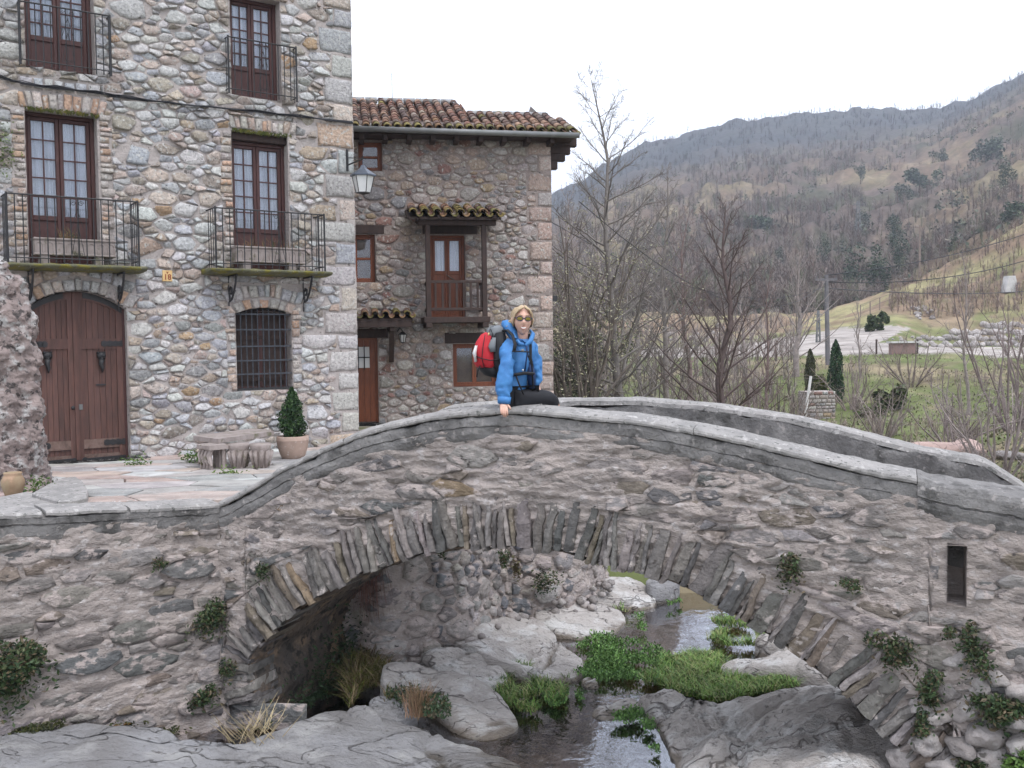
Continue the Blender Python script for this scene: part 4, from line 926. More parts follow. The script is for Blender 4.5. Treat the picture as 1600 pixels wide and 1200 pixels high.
for i in range(1, 10):
    s = s0 + (s1 - s0) * i / 10; q = MB(); q.tube([FAC.w(s, z0, -.03), FAC.w(s, float(arcz(s, W5, wspr, wap)), -.03)], .011, 5); q.build('bar', 'bars', bw)
for y in (491, 515, 541, 563, 584, 607):
    z = fs(412, y)[1]; q = MB(); q.box(FAC, s0, s1, z - .012, z + .012, -.034, -.010); q.build('crossbar', 'bars', bw)
q = MB(); q.box(FAC, s0, s1, z0, z0 + .035, -.1, .02); q.build('iron_sill', 'iron', bw)

# ---- arched double door
s0, s1, z0, z1 = DR; off = -.13; m = fs(118, 600, off)[0]
q = MB()
for a, b in ((s0, s0 + .035), (s1 - .035, s1)): q.box(FAC, a, b, z0, dspr, off - .08, off + .03, .006)
door = q.build('arched_door', 'wframe', tower)
azf = lambda s: float(arcz(s, DR, dspr, dap)) - .005
def arcboard(a, b, zb, o0, o1, name, mt, n=1, zt_=None):
    q = MB()
    for i in range(n):
        x0, x1 = a + (b - a) * i / n, a + (b - a) * (i + 1) / n; t0, t1 = (azf(x0), azf(x1)) if zt_ is None else (zt_(x0), zt_(x1)); b0, b1 = (zb(x0), zb(x1)) if callable(zb) else (zb, zb)
        q.hexa([FAC.w(x0, b0, o0), FAC.w(x1, b1, o0), FAC.w(x1, b1, o1), FAC.w(x0, b0, o1), FAC.w(x0, t0, o0), FAC.w(x1, t1, o0), FAC.w(x1, t1, o1), FAC.w(x0, t0, o1)])
    return q.build(name, mt, door)
def dz(y, x=150): return fs(x, y, off)[1]
for (a, b, side) in ((s0 + .036, m - .006, 0), (m + .006, s1 - .036, 1)):
    stw = .085
    arcboard(a, a + stw, z0 + .02, off - .05, off + .012, 'stile', 'wood'); arcboard(b - stw, b, z0 + .02, off - .05, off + .012, 'stile', 'wood')
    if side: arcboard(m - .02, m + .028, z0 + .03, off + .012, off + .035, 'cover_strip', 'wood')
    npl = 6
    for i in range(npl):
        x0 = a + stw + (b - a - 2 * stw) * i / npl + .002; x1 = a + stw + (b - a - 2 * stw) * (i + 1) / npl - .002
        arcboard(x0, x1, z0 + .05, off - .045, off - .012 - rng.uniform(0, .006), 'plank', 'wood')
    for yt, yb, mt in ((529, 545, 'wood'), (686, 700, 'woodlow'), (709, 727, 'woodlow')):
        za_, zb_ = dz(yb), dz(yt); arcboard(a + stw, b - stw, za_, off - .04, off + .01, 'rail', mt, zt_=lambda s, z=zb_: z)
    arcboard(a + stw, b - stw, lambda s: azf(s) - .11, off - .04, off + .011, 'arch_rail', 'wood', n=8)
    # ironwork: curved strap under the arch, leaf hinges, long bottom strap
    sa, sb = (a, a + (b - a) * .78) if side == 0 else (b - (b - a) * .82, b)
    arcboard(sa, sb, lambda s: azf(s) - .085, off + .012, off + .022, 'arch_strap', 'iron', n=9, zt_=lambda s: azf(s) + .0)
    for y in (537, 692):
        z = dz(y); q = MB(); h0, h1 = (a, a + .24) if side == 0 else (b - .30, b + .02)
        q.box(FAC, h0, h1, z - .035, z + .035, off + .0105, off + .02)
        for k in range(4): x = h0 + (h1 - h0) * (k + .5) / 4; q.lathe((0, 0, 0), [(.0, 0)] * 2, 3) if 0 else q.tube([FAC.w(x, z, off + .0105), FAC.w(x, z, off + .024)], .046, 9)
        for k in range(4): x = h0 + (h1 - h0) * (k + .5) / 4; q.tube([FAC.w(x, z, off + .02), FAC.w(x, z, off + .034)], .01, 6)
        q.build('strap_hinge', 'iron', door)
    z = dz(717); q = MB(); h0, h1 = (a, b - .05) if side == 0 else (a + .09, b + .06)
    pts = [(h0, -.028), (h0 + .04, -.04), (h0 + .1, -.032), (h1, -.032)]
    q.hexa([FAC.w(h0, z - .03, off + .0105), FAC.w(h1, z - .022, off + .0105), FAC.w(h1, z - .022, off + .022), FAC.w(h0, z - .03, off + .022), FAC.w(h0, z + .02, off + .0105), FAC.w(h1, z + .035, off + .0105), FAC.w(h1, z + .035, off + .022), FAC.w(h0, z + .02, off + .022)])
    for x in (h0, h1): q.tube([FAC.w(x, z, off + .0105), FAC.w(x, z, off + .024)], .042, 9)
    q.build('bottom_strap', 'iron', door)
# lion-mask knockers with a pendant
for x, y in ((74, 556), (158, 556)):
    c = fs(x, y, off)[0]; z = fs(x, y, off)[1]; q = MB(); o = off - .01
    q.tube([FAC.w(c, z, o), FAC.w(c, z, o + .03), FAC.w(c, z - .004, o + .055), FAC.w(c, z - .01, o + .07)], [.062, .066, .05, .018], 12)
    for sg_ in (-1, 1):
        q.tube([FAC.w(c + sg_ * .045, z + .045, o), FAC.w(c + sg_ * .045, z + .05, o + .04)], [.022, .01], 7)
        q.tube([FAC.w(c + sg_ * .02, z + .015, o + .05), FAC.w(c + sg_ * .02, z + .015, o + .068)], [.012, .007], 6)
    q.tube([FAC.w(c, z - .03, o + .05), FAC.w(c, z - .05, o + .085)], [.026, .012], 8)
    q.tube([FAC.w(c, z - .05, o + .04), FAC.w(c - .012, z - .12, o + .045), FAC.w(c + .008, z - .18, o + .05), FAC.w(c, z - .25, o + .05)], [.045, .035, .03, .006], 8)
    q.build('lion_knocker', 'iron', door, smooth=True)
c, z = fs(158, 601, off); q = MB(); q.box(FAC, c - .07, c + .07, z - .012, z + .012, off - .02, off + .004); q.build('letter_slot', 'iron', door)
c, z = fs(126, 636, off); q = MB(); q.box(FAC, c - .025, c + .025, z - .04, z + .04, off + .01, off + .02, .003); q.build('lock_plate', 'gutter', door)
c, z = fs(113, 637, off); q = MB(); q.tube([FAC.w(c, z, off), FAC.w(c, z, off + .03), FAC.w(c, z, off + .05), FAC.w(c, z, off + .065)], [.02, .012, .03, .018], 10); q.build('knob', 'iron', door, smooth=True)
q = MB(); q.box(FAC, s0 - .2, s1 + .25, z0 - .08, z0 + .02, -.2, .22, .02); q.build('doorstep', 'slab', tower)
# number tile
c, z = fs(261.5, 431, .05); q = MB(); hw = fs(269, 431, .05)[0] - c; q.box(FAC, c - hw, c + hw, z - .082, z + .082, .02, .055, .004); plq = q.build('number_tile', 'plaque', tower)
tx = bpy.data.curves.new('number_18', 'FONT'); tx.body = '18'; tx.size = .115; tx.align_x = 'CENTER'; tx.align_y = 'CENTER'; tx.extrude = .002; tx.offset = .0025
to = bpy.data.objects.new('tmp', tx); COL.objects.link(to); m2_ = bpy.data.meshes.new_from_object(to); bpy.data.objects.remove(to); m2_.materials.clear(); m2_.materials.append(M['ink'])
for dg_, xs_ in (('one', lambda x: x < 0), ('eight', lambda x: x >= 0)): pass
to = bpy.data.objects.new('numeral', m2_); COL.objects.link(to)
to.matrix_world = Matrix.Translation(FAC.w(c, z - .022, .058)) @ Matrix((FAC.u, Vector((0, 0, 1)), FAC.n)).transposed().to_4x4()
mw = to.matrix_world.copy(); to.parent = plq; to.matrix_parent_inverse = Matrix.Translation(-abs_loc(plq)); to.matrix_basis = mw
q = MB(); q.tube([FAC.w(c, z + .030, .0555), FAC.w(c, z + .062, .0555)], .005, 5)
for sg_ in (-1, 1): q.tube([FAC.w(c, z + .045, .0555), FAC.w(c + sg_ * .018, z + .062, .0555)], .005, 5)
q.build('emblem', 'ink', plq)

# ---- cables along the facade
cb = [(-40, 112), (0, 120), (35, 129), (90, 137), (150, 145), (200, 151), (260, 160), (330, 167), (400, 173), (470, 182), (551, 190)]
q = MB()
for k in range(4):
    pts = []
    for i, (x, y) in enumerate(cb):
        s, z = FAC.px(x, y, .07); pts.append(FAC.w(s, z + rng.uniform(-.03, .03) * (k > 0), .055 + .01 * k))
    fine = []
    for a, b in zip(pts[:-1], pts[1:]):
        for u in (0, .5): p = a.lerp(b, u); p.z -= .02 * (u > 0) * (k % 2); fine.append(p)
    fine.append(pts[-1]); q.tube(fine, .012 - .002 * k, 5)
tag(q.build('cable_bundle', 'cable'), 'black cable bundle sagging across the tall house between its storeys', 'cable')

# ---- lantern at the corner
a = fs(540, 252, .0); root = thing('wall_lantern', FAC.w(SC, a[1], .1), 'grey street lantern with milky panes on an iron arm at the house corner', 'lantern')
LC = at(567, 262, 16.35); q = MB(); pl0 = FAC.w(fs(541, 250)[0], 0, .04)
zt_, zb_ = fs(540, 234)[1], fs(541, 268)[1]
q.tube([Vector((pl0.x, pl0.y, zb_)), Vector((pl0.x, pl0.y, zt_))], .022, 6)
hook = LC + Vector((0, 0, .12)); q.tube([Vector((pl0.x, pl0.y, zb_ + .1)), Vector((LC.x, LC.y, hook.z + .02)), hook + Vector((0, 0, .07))], .013, 6)
q.tube([Vector((pl0.x, pl0.y, zt_ - .14)), hook + Vector((.05, 0, .03))], .008, 6); q.build('arm', 'iron', root)
q = MB(); q.tube([hook, LC], .008, 5); q.lathe(LC, [(.03, .04), (.05, .01), (.07, -.02), (.215, -.12), (.215, -.14), (.19, -.145)], 6); q.build('lamp_hood', 'lampmetal', root)
z1_, z0_ = -.145, -.40
for k in range(6):
    a0, a1 = math.pi / 3 * k, math.pi / 3 * (k + 1); R1_, R0_ = .175, .115
    f = lambda a_, r, z: LC + Vector((r * math.cos(a_), r * math.sin(a_), z))
    q = MB(); q.add([f(a0, R0_, z0_), f(a1, R0_, z0_), f(a1, R1_, z1_), f(a0, R1_, z1_)], [(0, 1, 2, 3)]); q.build('pane', 'milk', root)
    q = MB(); q.tube([f(a0, R0_ + .004, z0_), f(a0, R1_ + .004, z1_)], .007, 5); q.build('frame_bar', 'iron', root)
q = MB(); q.lathe(LC, [(.118, z0_ - .015), (.118, z0_), (.02, z0_ - .04)], 6); q.build('base_cap', 'iron', root)

# ---- planters on the balconies
def planter(x0, x1, yt, yb, label, mt='planter'):
    o1 = .30; o0 = .06; s0 = FAC.px(x0, yb, o1)[0]; s1 = FAC.px(x1, yb, o1)[0]; xm = (x0 + x1) / 2; z1 = FAC.px(xm, yt, o1)[1]; z0 = FAC.px(xm, yb, o1)[1]
    root = thing('planter', FAC.w((s0 + s1) / 2, z0 - .1, .18), label, 'planter')
    q = MB(); q.box(FAC, s0, s1, z0, z0 + .03, o0, o1, .008); q.box(FAC, s0, s1, z1 - .03, z1, o0, o1, .008); q.box(FAC, s0 + .01, s1 - .01, z0 + .03, z1 - .03, o0 + .02, o1 - .02)
    q.build('trough', mt, root)
    n = 8
    for i in range(n):
        a = s0 + (s1 - s0) * (i + .5) / n; w = (s1 - s0) / n * .34; q = MB(); pts = [(a - w, z0 + .04)] + [(a + w * math.cos(t), z1 - .10 + w * .9 * math.sin(t)) for t in np.linspace(math.pi, 0, 7)] + [(a + w, z0 + .04)]
        q.tube([FAC.w(p[0], p[1], o1 - .018) for p in pts], .010, 4); q.build('relief_arch', mt, root)
    return root, s0, s1, z0, z1, q
for (x0, x1, yt, yb, zs, lb, fx) in ((54, 182, 373, 400, b1z, 'long stone trough with arched relief on the balcony above the double door', (.12, .78)), (369, 478, 386, 411, b2z, 'mossy stone trough on the balcony above the barred window', (.15, .8))):
    r_, a, b, z0_, z1_, _ = planter(x0, x1, yt, yb, lb)
    for f in fx:
        q = MB(); x = a + (b - a) * f; q.box(FAC, x - .05, x + .07, zs + .002, z0_, .08, .28, .005); q.build('foot', 'planter', r_)
    q = MB()
    for i in range(60):
        s = rng.uniform(a + .1, b - .1) if fx[0] > .13 else rng.uniform(a + .35, a + .6); p = FAC.w(s, z1_ - .02, rng.uniform(.12, .26)); h = rng.uniform(.05, .2)
        q.c = (.20, .12, .06) if rng.rand() < .6 else (.07, .09, .03); q.tube([p, p + Vector((rng.uniform(-.04, .04), rng.uniform(-.04, .04), h * .6)), p + Vector((rng.uniform(-.08, .08), rng.uniform(-.06, .06), h))], [.004, .003, .001], 3)
    q.build('dry_plants', 'leaf', r_, col=True, kind='stuff')

# ---- bench with carved supports
z = GZ + .45; bp_ = [hitz(*p, z) for p in ((302, 681), (341, 686), (428, 673.5), (396, 669))]
root = thing('stone_bench', (bp_[0].x + .5, bp_[0].y + .3, GZ), 'low stone bench on carved supports against the tall house', 'bench')
q = MB(); q.hexa([p - Vector((0, 0, .06)) for p in bp_] + bp_); q.build('seat_slab', 'planter', root)
gz_ = GZ - .02
for i, (x, y, r) in enumerate(((373, 700, .135), (407, 698, .135))):
    c = hitz(x, 690, z - .04); c.z = gz_; q = MB(); H = z - .062 - gz_
    q.lathe(c, [(r * .72, 0), (r * .75, .05), (r * .62, .07), (r * .66, .12), (r * .82, H * .6), (r * 1.0, H - .06), (r * 1.05, H - .03), (r * 1.0, H)], 18)
    for k in range(10):
        a_ = 6.28 * k / 10; f = lambda rr, h_: c + Vector((rr * math.cos(a_), rr * math.sin(a_), h_)); q.tube([f(r * .66, .1), f(r * .86, H * .55), f(r * 1.1, H - .09), f(r * 1.02, H - .15)], [.02, .035, .028, .012], 5)
    q.build('carved_support', 'planter', root, smooth=True)
c = hitz(331, 690, z - .03); q = MB(); H = z - .075 - gz_; bx = bp_[1] - bp_[0]; bx.z = 0; bx.normalize(); by = Vector((-bx.y, bx.x, 0))
PL = Plane((c.x, c.y, 0), bx, -by); q.box(PL, -.16, .16, gz_, gz_ + .04, -.13, .12, .01); q.box(PL, -.18, .18, gz_ + H - .05, gz_ + H + .012, -.15, .13, .01)
for i in range(4):
    x = -.13 + .087 * i; q.tube([PL.w(x, gz_ + .04, .08), PL.w(x + .03, gz_ + H * .4, .1), PL.w(x - .02, gz_ + H * .65, .1), PL.w(x, gz_ + H - .05, .08)], [.03, .02, .035, .03], 6); q.tube([PL.w(x, gz_ + .04, -.1), PL.w(x, gz_ + H - .05, -.1)], .03, 5)
    q.tube([PL.w(x - .05, gz_ + H * .35, .1), PL.w(x, gz_ + H * .5, .12), PL.w(x + .05, gz_ + H * .35, .1)], .014, 5)
q.build('openwork_support', 'planter', root)

def leafcloud(pts, r, rng, cols, n=1, up=.3, name='foliage', parent=None, mt='leaf', kind=None, asp=.55):
    """small leaf-sized faces: one two-triangle leaf at every point"""
    P = np.asarray(pts, float); m = len(P); rr = r * rng.uniform(.6, 1.3, m)
    a = rng.normal(size=(m, 3)); a[:, 2] = a[:, 2] * .6 + up; a /= np.linalg.norm(a, axis=1)[:, None]
    b = np.cross(a, rng.normal(size=(m, 3))); b /= np.linalg.norm(b, axis=1)[:, None]
    t = a * rr[:, None]; w = b * (rr * asp)[:, None]
    V = np.stack([P - t, P + w * .8, P + t, P - w * .8], 1).reshape(-1, 3); F = np.arange(4 * m).reshape(m, 4)
    cols = np.asarray(cols); ci = cols[rng.randint(0, len(cols), m)] * rng.uniform(.7, 1.3, (m, 1)); C = np.repeat(ci, 4, 0)
    return mobj(name, V, F, mt, parent, cols=C, kind=kind)
GREEN = [(.025, .055, .016), (.04, .08, .02), (.015, .035, .012), (.06, .10, .03)]
# ---- potted conifer
c = hitz(466, 720, GZ); c.z = GZ; c += Vector((-.1, .12, 0)); sc_ = c.y / FPX
root = thing('potted_conifer', c, 'small bushy conifer in a pale round terracotta pot by the bench', 'potted plant')
R = 25 * sc_; H = 38 * sc_
q = MB(); q.lathe(c, [(R * .62, 0), (R * .8, H * .25), (R * .95, H * .6), (R, H * .82), (R * 1.01, H * .84), (R * .99, H * .86), (R * 1.0, H * .97), (R * .97, H), (R * .9, H), (R * .88, H * .9)], 28); q.build('pot', 'terra', root, smooth=True)
q = MB(); q.lathe(c + Vector((0, 0, H * .89)), [(R * .88, 0), (R * .3, .01)], 16); q.build('soil', 'dirt', root)
HT = 100 * sc_; n = 5200; u = rng.rand(n); zf = rng.rand(n) ** 1.0
rad = np.interp(zf, [0, .12, .35, .6, .85, 1], [.45, .82, .98, .72, .34, .05]) * 19.5 * sc_; an = rng.rand(n) * 6.28
rad = rad * (1 + .26 * np.sin(an * 3 + zf * 9) + .2 * np.sin(an * 5 - zf * 19) + .1 * np.sin(an * 11 + zf * 31)); rr = rad * np.sqrt(rng.uniform(.35, 1, n))
pts = np.stack([c.x + rr * np.cos(an), c.y + rr * np.sin(an), c.z + H * .85 + zf * (HT - H * .5)], -1)
leafcloud(pts, .024, rng, [(.022, .05, .018), (.035, .075, .02), (.012, .03, .012), (.05, .09, .03)], up=.9, name='foliage', parent=root)
q = MB(); q.tube([c + Vector((0, 0, H * .8)), c + Vector((0, 0, H + HT * .7))], [.025, .01], 6); q.build('trunk', 'bark', root)
# ---- tufa pillar and old pot
g0 = hitz(30, 768, 1.98); ax = at(2, 768, g0.y + .25); nz_ = 190; na = 140
zb0 = 1.9; zt0 = at(10, 398, ax.y - .2).z; zs_ = np.linspace(zb0 - .05, zt0, nz_); an = np.linspace(0, 2 * math.pi, na, endpoint=False)
prof = np.interp(zs_, [zb0, zb0 + .3, zb0 + 1.1, zb0 + 1.9, zb0 + 2.4, zt0 - .25, zt0 - .08, zt0], [.50, .44, .40, .35, .27, .19, .13, .01])
Zs, An = np.meshgrid(zs_, an, indexing='ij'); Rr = prof[:, None] * (1 + .16 * np.sin(An * 2 + Zs * .7) + .10 * np.sin(An * 5 - Zs))
P3 = np.stack([ax.x + Rr * np.cos(An), ax.y + Rr * np.sin(An), Zs], -1)
dn = fbm(P3, 3.2, 2) * .11 + (1 - np.abs(fbm(P3 + 3, 7, 3)) * 2.4) * .06 - .04 + (.5 - np.abs(fbm(P3 + 9, 20, 2))) * .035
Rr = Rr + dn * np.clip(prof[:, None] / .15, 0, 1); P3 = np.stack([ax.x + Rr * np.cos(An), ax.y + Rr * np.sin(An), Zs + fbm(P3, 5, 2) * .03], -1)
ix = np.arange(nz_ * na).reshape(nz_, na); F = np.stack([ix[:-1], np.roll(ix, -1, 1)[:-1], np.roll(ix, -1, 1)[1:], ix[1:]], -1).reshape(-1, 4)
tag(mobj('tufa_pillar', P3.reshape(-1, 3), F, 'tufa', smooth=True), 'rough craggy tufa rock pillar standing left of the arched door', 'rock')
c = hitz(21, 775, 2.0); c.z = 1.99; k = c.y / FPX; q = MB()
q.lathe(c, [(11 * k, 0), (13 * k, 6 * k), (17 * k, 18 * k), (17.5 * k, 26 * k), (14 * k, 33 * k), (12.5 * k, 35 * k), (14 * k, 38 * k), (13 * k, 39 * k), (11 * k, 37 * k), (10 * k, 30 * k)], 24)
tag(q.build('clay_jar', 'oldpot', smooth=True), 'small weathered yellowish clay jar at the foot of the tufa pillar', 'jar')
# raised slabs beside it
def slabthing(px, h, label, z=2.0):
    V = [hitz(x, y, z + h) for x, y in px]; n = len(V); lo_ = [Vector((p.x, p.y, z - .06)) for p in V]; c = sum(V, Vector()) / n
    up_ = [c + (p - c) * .96 + Vector((0, 0, .0)) for p in V]; md = [p - Vector((0, 0, .015)) for p in V]
    F = [tuple(range(2 * n, 3 * n))] + [(i, (i + 1) % n, n + (i + 1) % n, n + i) for i in range(n)] + [(n + i, n + (i + 1) % n, 2 * n + (i + 1) % n, 2 * n + i) for i in range(n)]
    tag(mobj('stone_slab', lo_ + md + up_, F, 'copetop', smooth=False), label, 'slab')
slabthing([(50, 770), (75, 756), (98, 746), (118, 744), (130, 752), (138, 765), (136, 776), (120, 780), (92, 782), (70, 776)][::-1], .09, 'rounded pale stone slab lying on the yard beside the clay jar')
slabthing([(-20, 790), (0, 776), (40, 768), (75, 772), (92, 780), (90, 788), (50, 792), (0, 797)][::-1], .05, 'flat tan slab in front of the clay jar at the left edge')

# ================================================================== THE FARMHOUSE behind
def hs(x, y, off=0.0): return HOU.px(x, y, off)
HL = hs(470, 400)[0]; HR = hs(862.5, 400)[0]; HZ0 = GZ - .1; HE = hs(700, 217)[1]
farm = thing('farmhouse', HOU.w(0, GZ, -2), 'two-storey rubble farmhouse with clay-tile roof and dark wooden balcony', 'house')
def hrect(xl, xr, yt, yb): xm = (xl + xr) / 2; ym = (yt + yb) / 2; return (hs(xl, ym)[0], hs(xr, ym)[0], hs(xm, yb)[1], hs(xm, yt)[1])
H1 = hrect(560, 597, 221, 267); H2 = hrect(551, 586, 366, 441); H3 = hrect(673, 727, 367, 496); H4 = hrect(551, 591, 528, 661); H5 = hrect(708, 776, 537, 604)
hop = [H1, H2, H3, H4, H5]
ss = gridlines(HL, HR, .05, [v for w in hop for v in w[:2]]); zz = gridlines(HZ0, HE + .35, .05, [v for w in hop for v in w[2:]])
Sg, Zg = np.meshgrid(ss, zz, indexing='ij')
def hh(s, z):
    h = np.zeros(s.shape, bool)
    for w in hop: h |= (s > w[0]) & (s < w[1]) & (z > w[2]) & (z < w[3])
    return h
sheet('wall', Sg, Zg, HOU.map, lambda s, z: fdisp(s + 31, z) * 1.1, 'mortar2', farm, hole=hh)
q = MB()
for w in hop:
    a = HOU; q = MB()
    q.add([a.w(w[0], w[2], .01), a.w(w[0], w[2], -.3), a.w(w[0], w[3], -.3), a.w(w[0], w[3], .01)], [(0, 1, 2, 3)]); q.add([a.w(w[1], w[2], .01), a.w(w[1], w[2], -.3), a.w(w[1], w[3], -.3), a.w(w[1], w[3], .01)], [(3, 2, 1, 0)])
    q.add([a.w(w[0], w[2], .01), a.w(w[1], w[2], .01), a.w(w[1], w[2], -.3), a.w(w[0], w[2], -.3)], [(0, 1, 2, 3)]); q.add([a.w(w[0], w[3], .01), a.w(w[1], w[3], .01), a.w(w[1], w[3], -.3), a.w(w[0], w[3], -.3)], [(3, 2, 1, 0)])
    q.build('opening_reveal', 'mortar2', farm)
q = MB(); a = HOU
q.add([a.w(HR, HZ0, 0), a.w(HR, HZ0, -5), a.w(HR, HE + .5, -5), a.w(HR, HE + 1.3, -2.4), a.w(HR, HE + .35, 0)], [(0, 1, 2, 3, 4)])
q.add([a.w(HL, HZ0, 0), a.w(HL, HZ0, -5), a.w(HL, HE + .5, -5), a.w(HL, HE + 1.3, -2.4), a.w(HL, HE + .35, 0)], [(4, 3, 2, 1, 0)])
q.add([a.w(HL, HZ0, -5), a.w(HR, HZ0, -5), a.w(HR, HE + .5, -5), a.w(HL, HE + .5, -5)], [(3, 2, 1, 0)]); q.build('side_walls', 'mortar2', farm)
st = []; holes = [tuple(w) for w in hop]; rng = np.random.RandomState(33)
FP = [(4, (.30, .265, .245)), (3, (.37, .325, .295)), (2, (.24, .23, .23)), (2.4, (.36, .285, .235)), (2, (.45, .42, .39)), (1, (.25, .15, .125)), (1, (.32, .245, .16))]
QP = [(3, (.42, .32, .275)), (2, (.44, .355, .31)), (1, (.38, .34, .32))]
z = HZ0; k = 0
while z < HE:
    h = rng.uniform(.26, .44); wd = rng.uniform(.25, .34) if k % 2 else rng.uniform(.4, .6)
    addst([(HR - wd, z), (HR + .02, z), (HR + .02, z + h), (HR - wd, z + h)], .016, rng.uniform(.02, .035), QP, rounded=.1, seg=12, pri=1, base=-.14, tilt=.1); holes.append((HR - wd, HR + .4, z, z + h)); z += h; k += 1
lint = [(553, 612, 210, 219), (551, 600, 353, 365), (660, 745, 352, 366), (551, 606, 515, 528), (695, 790, 521, 536)]
for x0, x1, y0, y1 in lint:
    r = hrect(x0, x1, y0, y1); q = MB(); q.box(HOU, r[0], r[1], r[2], r[3] + .02, -.2, .03, .01); q.build('wooden_lintel', 'dwood', farm); holes.append(r)
inh = lambda x, z: not any(a - .01 < x < b + .01 and c - .01 < z < d + .01 for a, b, c, d in holes)
P = pack(HL, HR, HZ0, HE + .3, [(.15, 60), (.105, 420), (.075, 1800), (.052, 5200), (.036, 9000)], 1.65, inh, rng)
xl_ = hs(552, 400)[0]
for poly, r in cells(P, 1.65, (HL, HR, HZ0, HE + .3), holes):
    if np.mean(poly, 0)[0] < xl_ - .6: continue
    addst(poly, .008 + r * .12, rng.uniform(.02, .045), FP, rounded=rng.uniform(.1, .6), seg=int(rng.choice([7, 8, 9])), tilt=.8)
masonry(HOU, st, farm, 'stone', seen=lambda c: c[0] > xl_ and c[1] > 2.0)
# windows and doors
def simplewin(pl, r, leaves, rows, mt, name, parent, off=-.14, back='shut', fw=.05):
    s0, s1, z0, z1 = r; q = MB()
    for a, b in ((s0, s0 + fw), (s1 - fw, s1)): q.box(pl, a, b, z0, z1, off - .06, off + .02, .006)
    for a, b in ((z0, z0 + fw), (z1 - fw, z1)): q.box(pl, s0 + fw, s1 - fw, a, b, off - .06, off + .018, .006)
    fr = q.build(name, mt, parent)
    for i in range(leaves):
        a = s0 + fw + (s1 - s0 - 2 * fw) * i / leaves; b = s0 + fw + (s1 - s0 - 2 * fw) * (i + 1) / leaves; q = MB(); st_ = .045; fo = off
        for c, d in ((a, a + st_), (b - st_, b)): q.box(pl, c, d, z0 + fw, z1 - fw, fo - .04, fo, .005)
        for k in range(rows + 1):
            zc = z0 + fw + (z1 - z0 - 2 * fw) * k / rows; e = .022 if 0 < k < rows else .045
            q.box(pl, a + st_, b - st_, max(zc - e, z0 + fw), min(zc + e, z1 - fw), fo - .04, fo - .002, .005)
        q.build('sash', mt, fr)
        for k in range(rows):
            y0 = z0 + fw + (z1 - z0 - 2 * fw) * k / rows + .03; y1 = z0 + fw + (z1 - z0 - 2 * fw) * (k + 1) / rows - .03; q = MB()
            q.add([pl.w(a + st_, y0, fo - .02), pl.w(b - st_, y0, fo - .02), pl.w(b - st_, y1, fo - .02), pl.w(a + st_, y1, fo - .02)], [(0, 1, 2, 3)]); q.build('pane', 'glass', fr)
    q = MB(); q.box(pl, s0, s1, z0, z1, off - .12, off - .10); q.build('inner_shutter', M[back], fr); return fr
M['shut'] = mat('inner_shutter', (.20, .15, .11), (.14, .105, .08), sc=5, rough=.7, bump=.2)
simplewin(HOU, H1, 1, 2, 'owood', 'small_window', farm); simplewin(HOU, H2, 1, 2, 'owood', 'narrow_window', farm); simplewin(HOU, H5, 2, 1, 'owood', 'wide_window', farm)
fr = french(HOU, H3, farm, rows=1, pan=.55, off=-.16, mt='owood', cols=1, curtain=True, name='balcony_door')
s0, s1, z0, z1 = H4; q = MB(); off = -.1
q.box(HOU, s1 - .05, s1, z0, z1, off - .06, off + .02, .005); q.box(HOU, s0, s1 - .05, z1 - .05, z1, off - .06, off + .018, .005); dr_ = q.build('front_door', 'owood', farm)
for i in range(4):
    a = s0 + (s1 - .05 - s0) * i / 4 + .002; b = s0 + (s1 - .05 - s0) * (i + 1) / 4 - .002
    for (za_, zb_) in ([(z0 + .02, z1 - .05)] if i == 3 else [(z0 + .02, hs(570, 575)[1]), (hs(570, 542)[1], z1 - .05)]):
        q = MB(); q.box(HOU, a, b, za_, zb_, off - .04, off - .004 * (i % 2), .003); q.build('plank', 'owood', dr_)
r = (s0, s0 + (s1 - .05 - s0) * .75, hs(570, 575)[1], hs(570, 542)[1]); q = MB(); q.add([HOU.w(r[0], r[2], off - .02), HOU.w(r[1], r[2], off - .02), HOU.w(r[1], r[3], off - .02), HOU.w(r[0], r[3], off - .02)], [(0, 1, 2, 3)]); q.build('door_pane', 'milk', dr_)
for u in (.35, .7): q = MB(); x = r[0] + (r[1] - r[0]) * u; q.tube([HOU.w(x, r[2] - .03, off), HOU.w(x, r[3] + .03, off)], .01, 4); q.build('window_bar', 'iron', dr_)
q = MB(); x = (r[2] + r[3]) / 2; q.tube([HOU.w(r[0], x, off), HOU.w(r[1], x, off)], .01, 4); q.build('window_bar', 'iron', dr_)
q = MB(); q.box(HOU, s0, s1 + .1, HZ0, z0, -.1, .25, .01); q.build('doorstep', 'slab', farm)
# roofs of barrel tiles
TP = [(4, (.22, .12, .09)), (3, (.16, .10, .085)), (3, (.30, .19, .14)), (3, (.13, .095, .085)), (2, (.30, .24, .20))]
TM = [(3, (.20, .16, .055)), (2, (.15, .13, .05)), (2, (.25, .15, .08))]
def tilemesh(pl, s, o0, z0_, o1, z1_, r0, r1, up_=1):
    n = 6; V = []
    dl = math.hypot(o1 - o0, z1_ - z0_); nx_, nz_ = (z1_ - z0_) / dl, -(o1 - o0) / dl
    if nz_ < 0: nx_, nz_ = -nx_, -nz_
    for (o, z, r) in ((o0, z0_, r0), (o1, z1_, r1)):
        for th in (0, .016):
            for k in range(n + 1):
                a = math.pi * k / n; h = (r - th) * math.sin(a) * up_; V.append(pl.w(s + (r - th) * math.cos(a), z + h * nz_, o + h * nx_))
    m = n + 1; F = [(k, k + 1, 2 * m + k + 1, 2 * m + k) for k in range(n)] + [(m + k + 1, m + k, 3 * m + k, 3 * m + k + 1) for k in range(n)] + [(k + 1, k, m + k, m + k + 1) for k in range(n)]
    F += [(0, 2 * m, 3 * m, m), (n, m + n, 3 * m + n, 2 * m + n)]
    return V, F
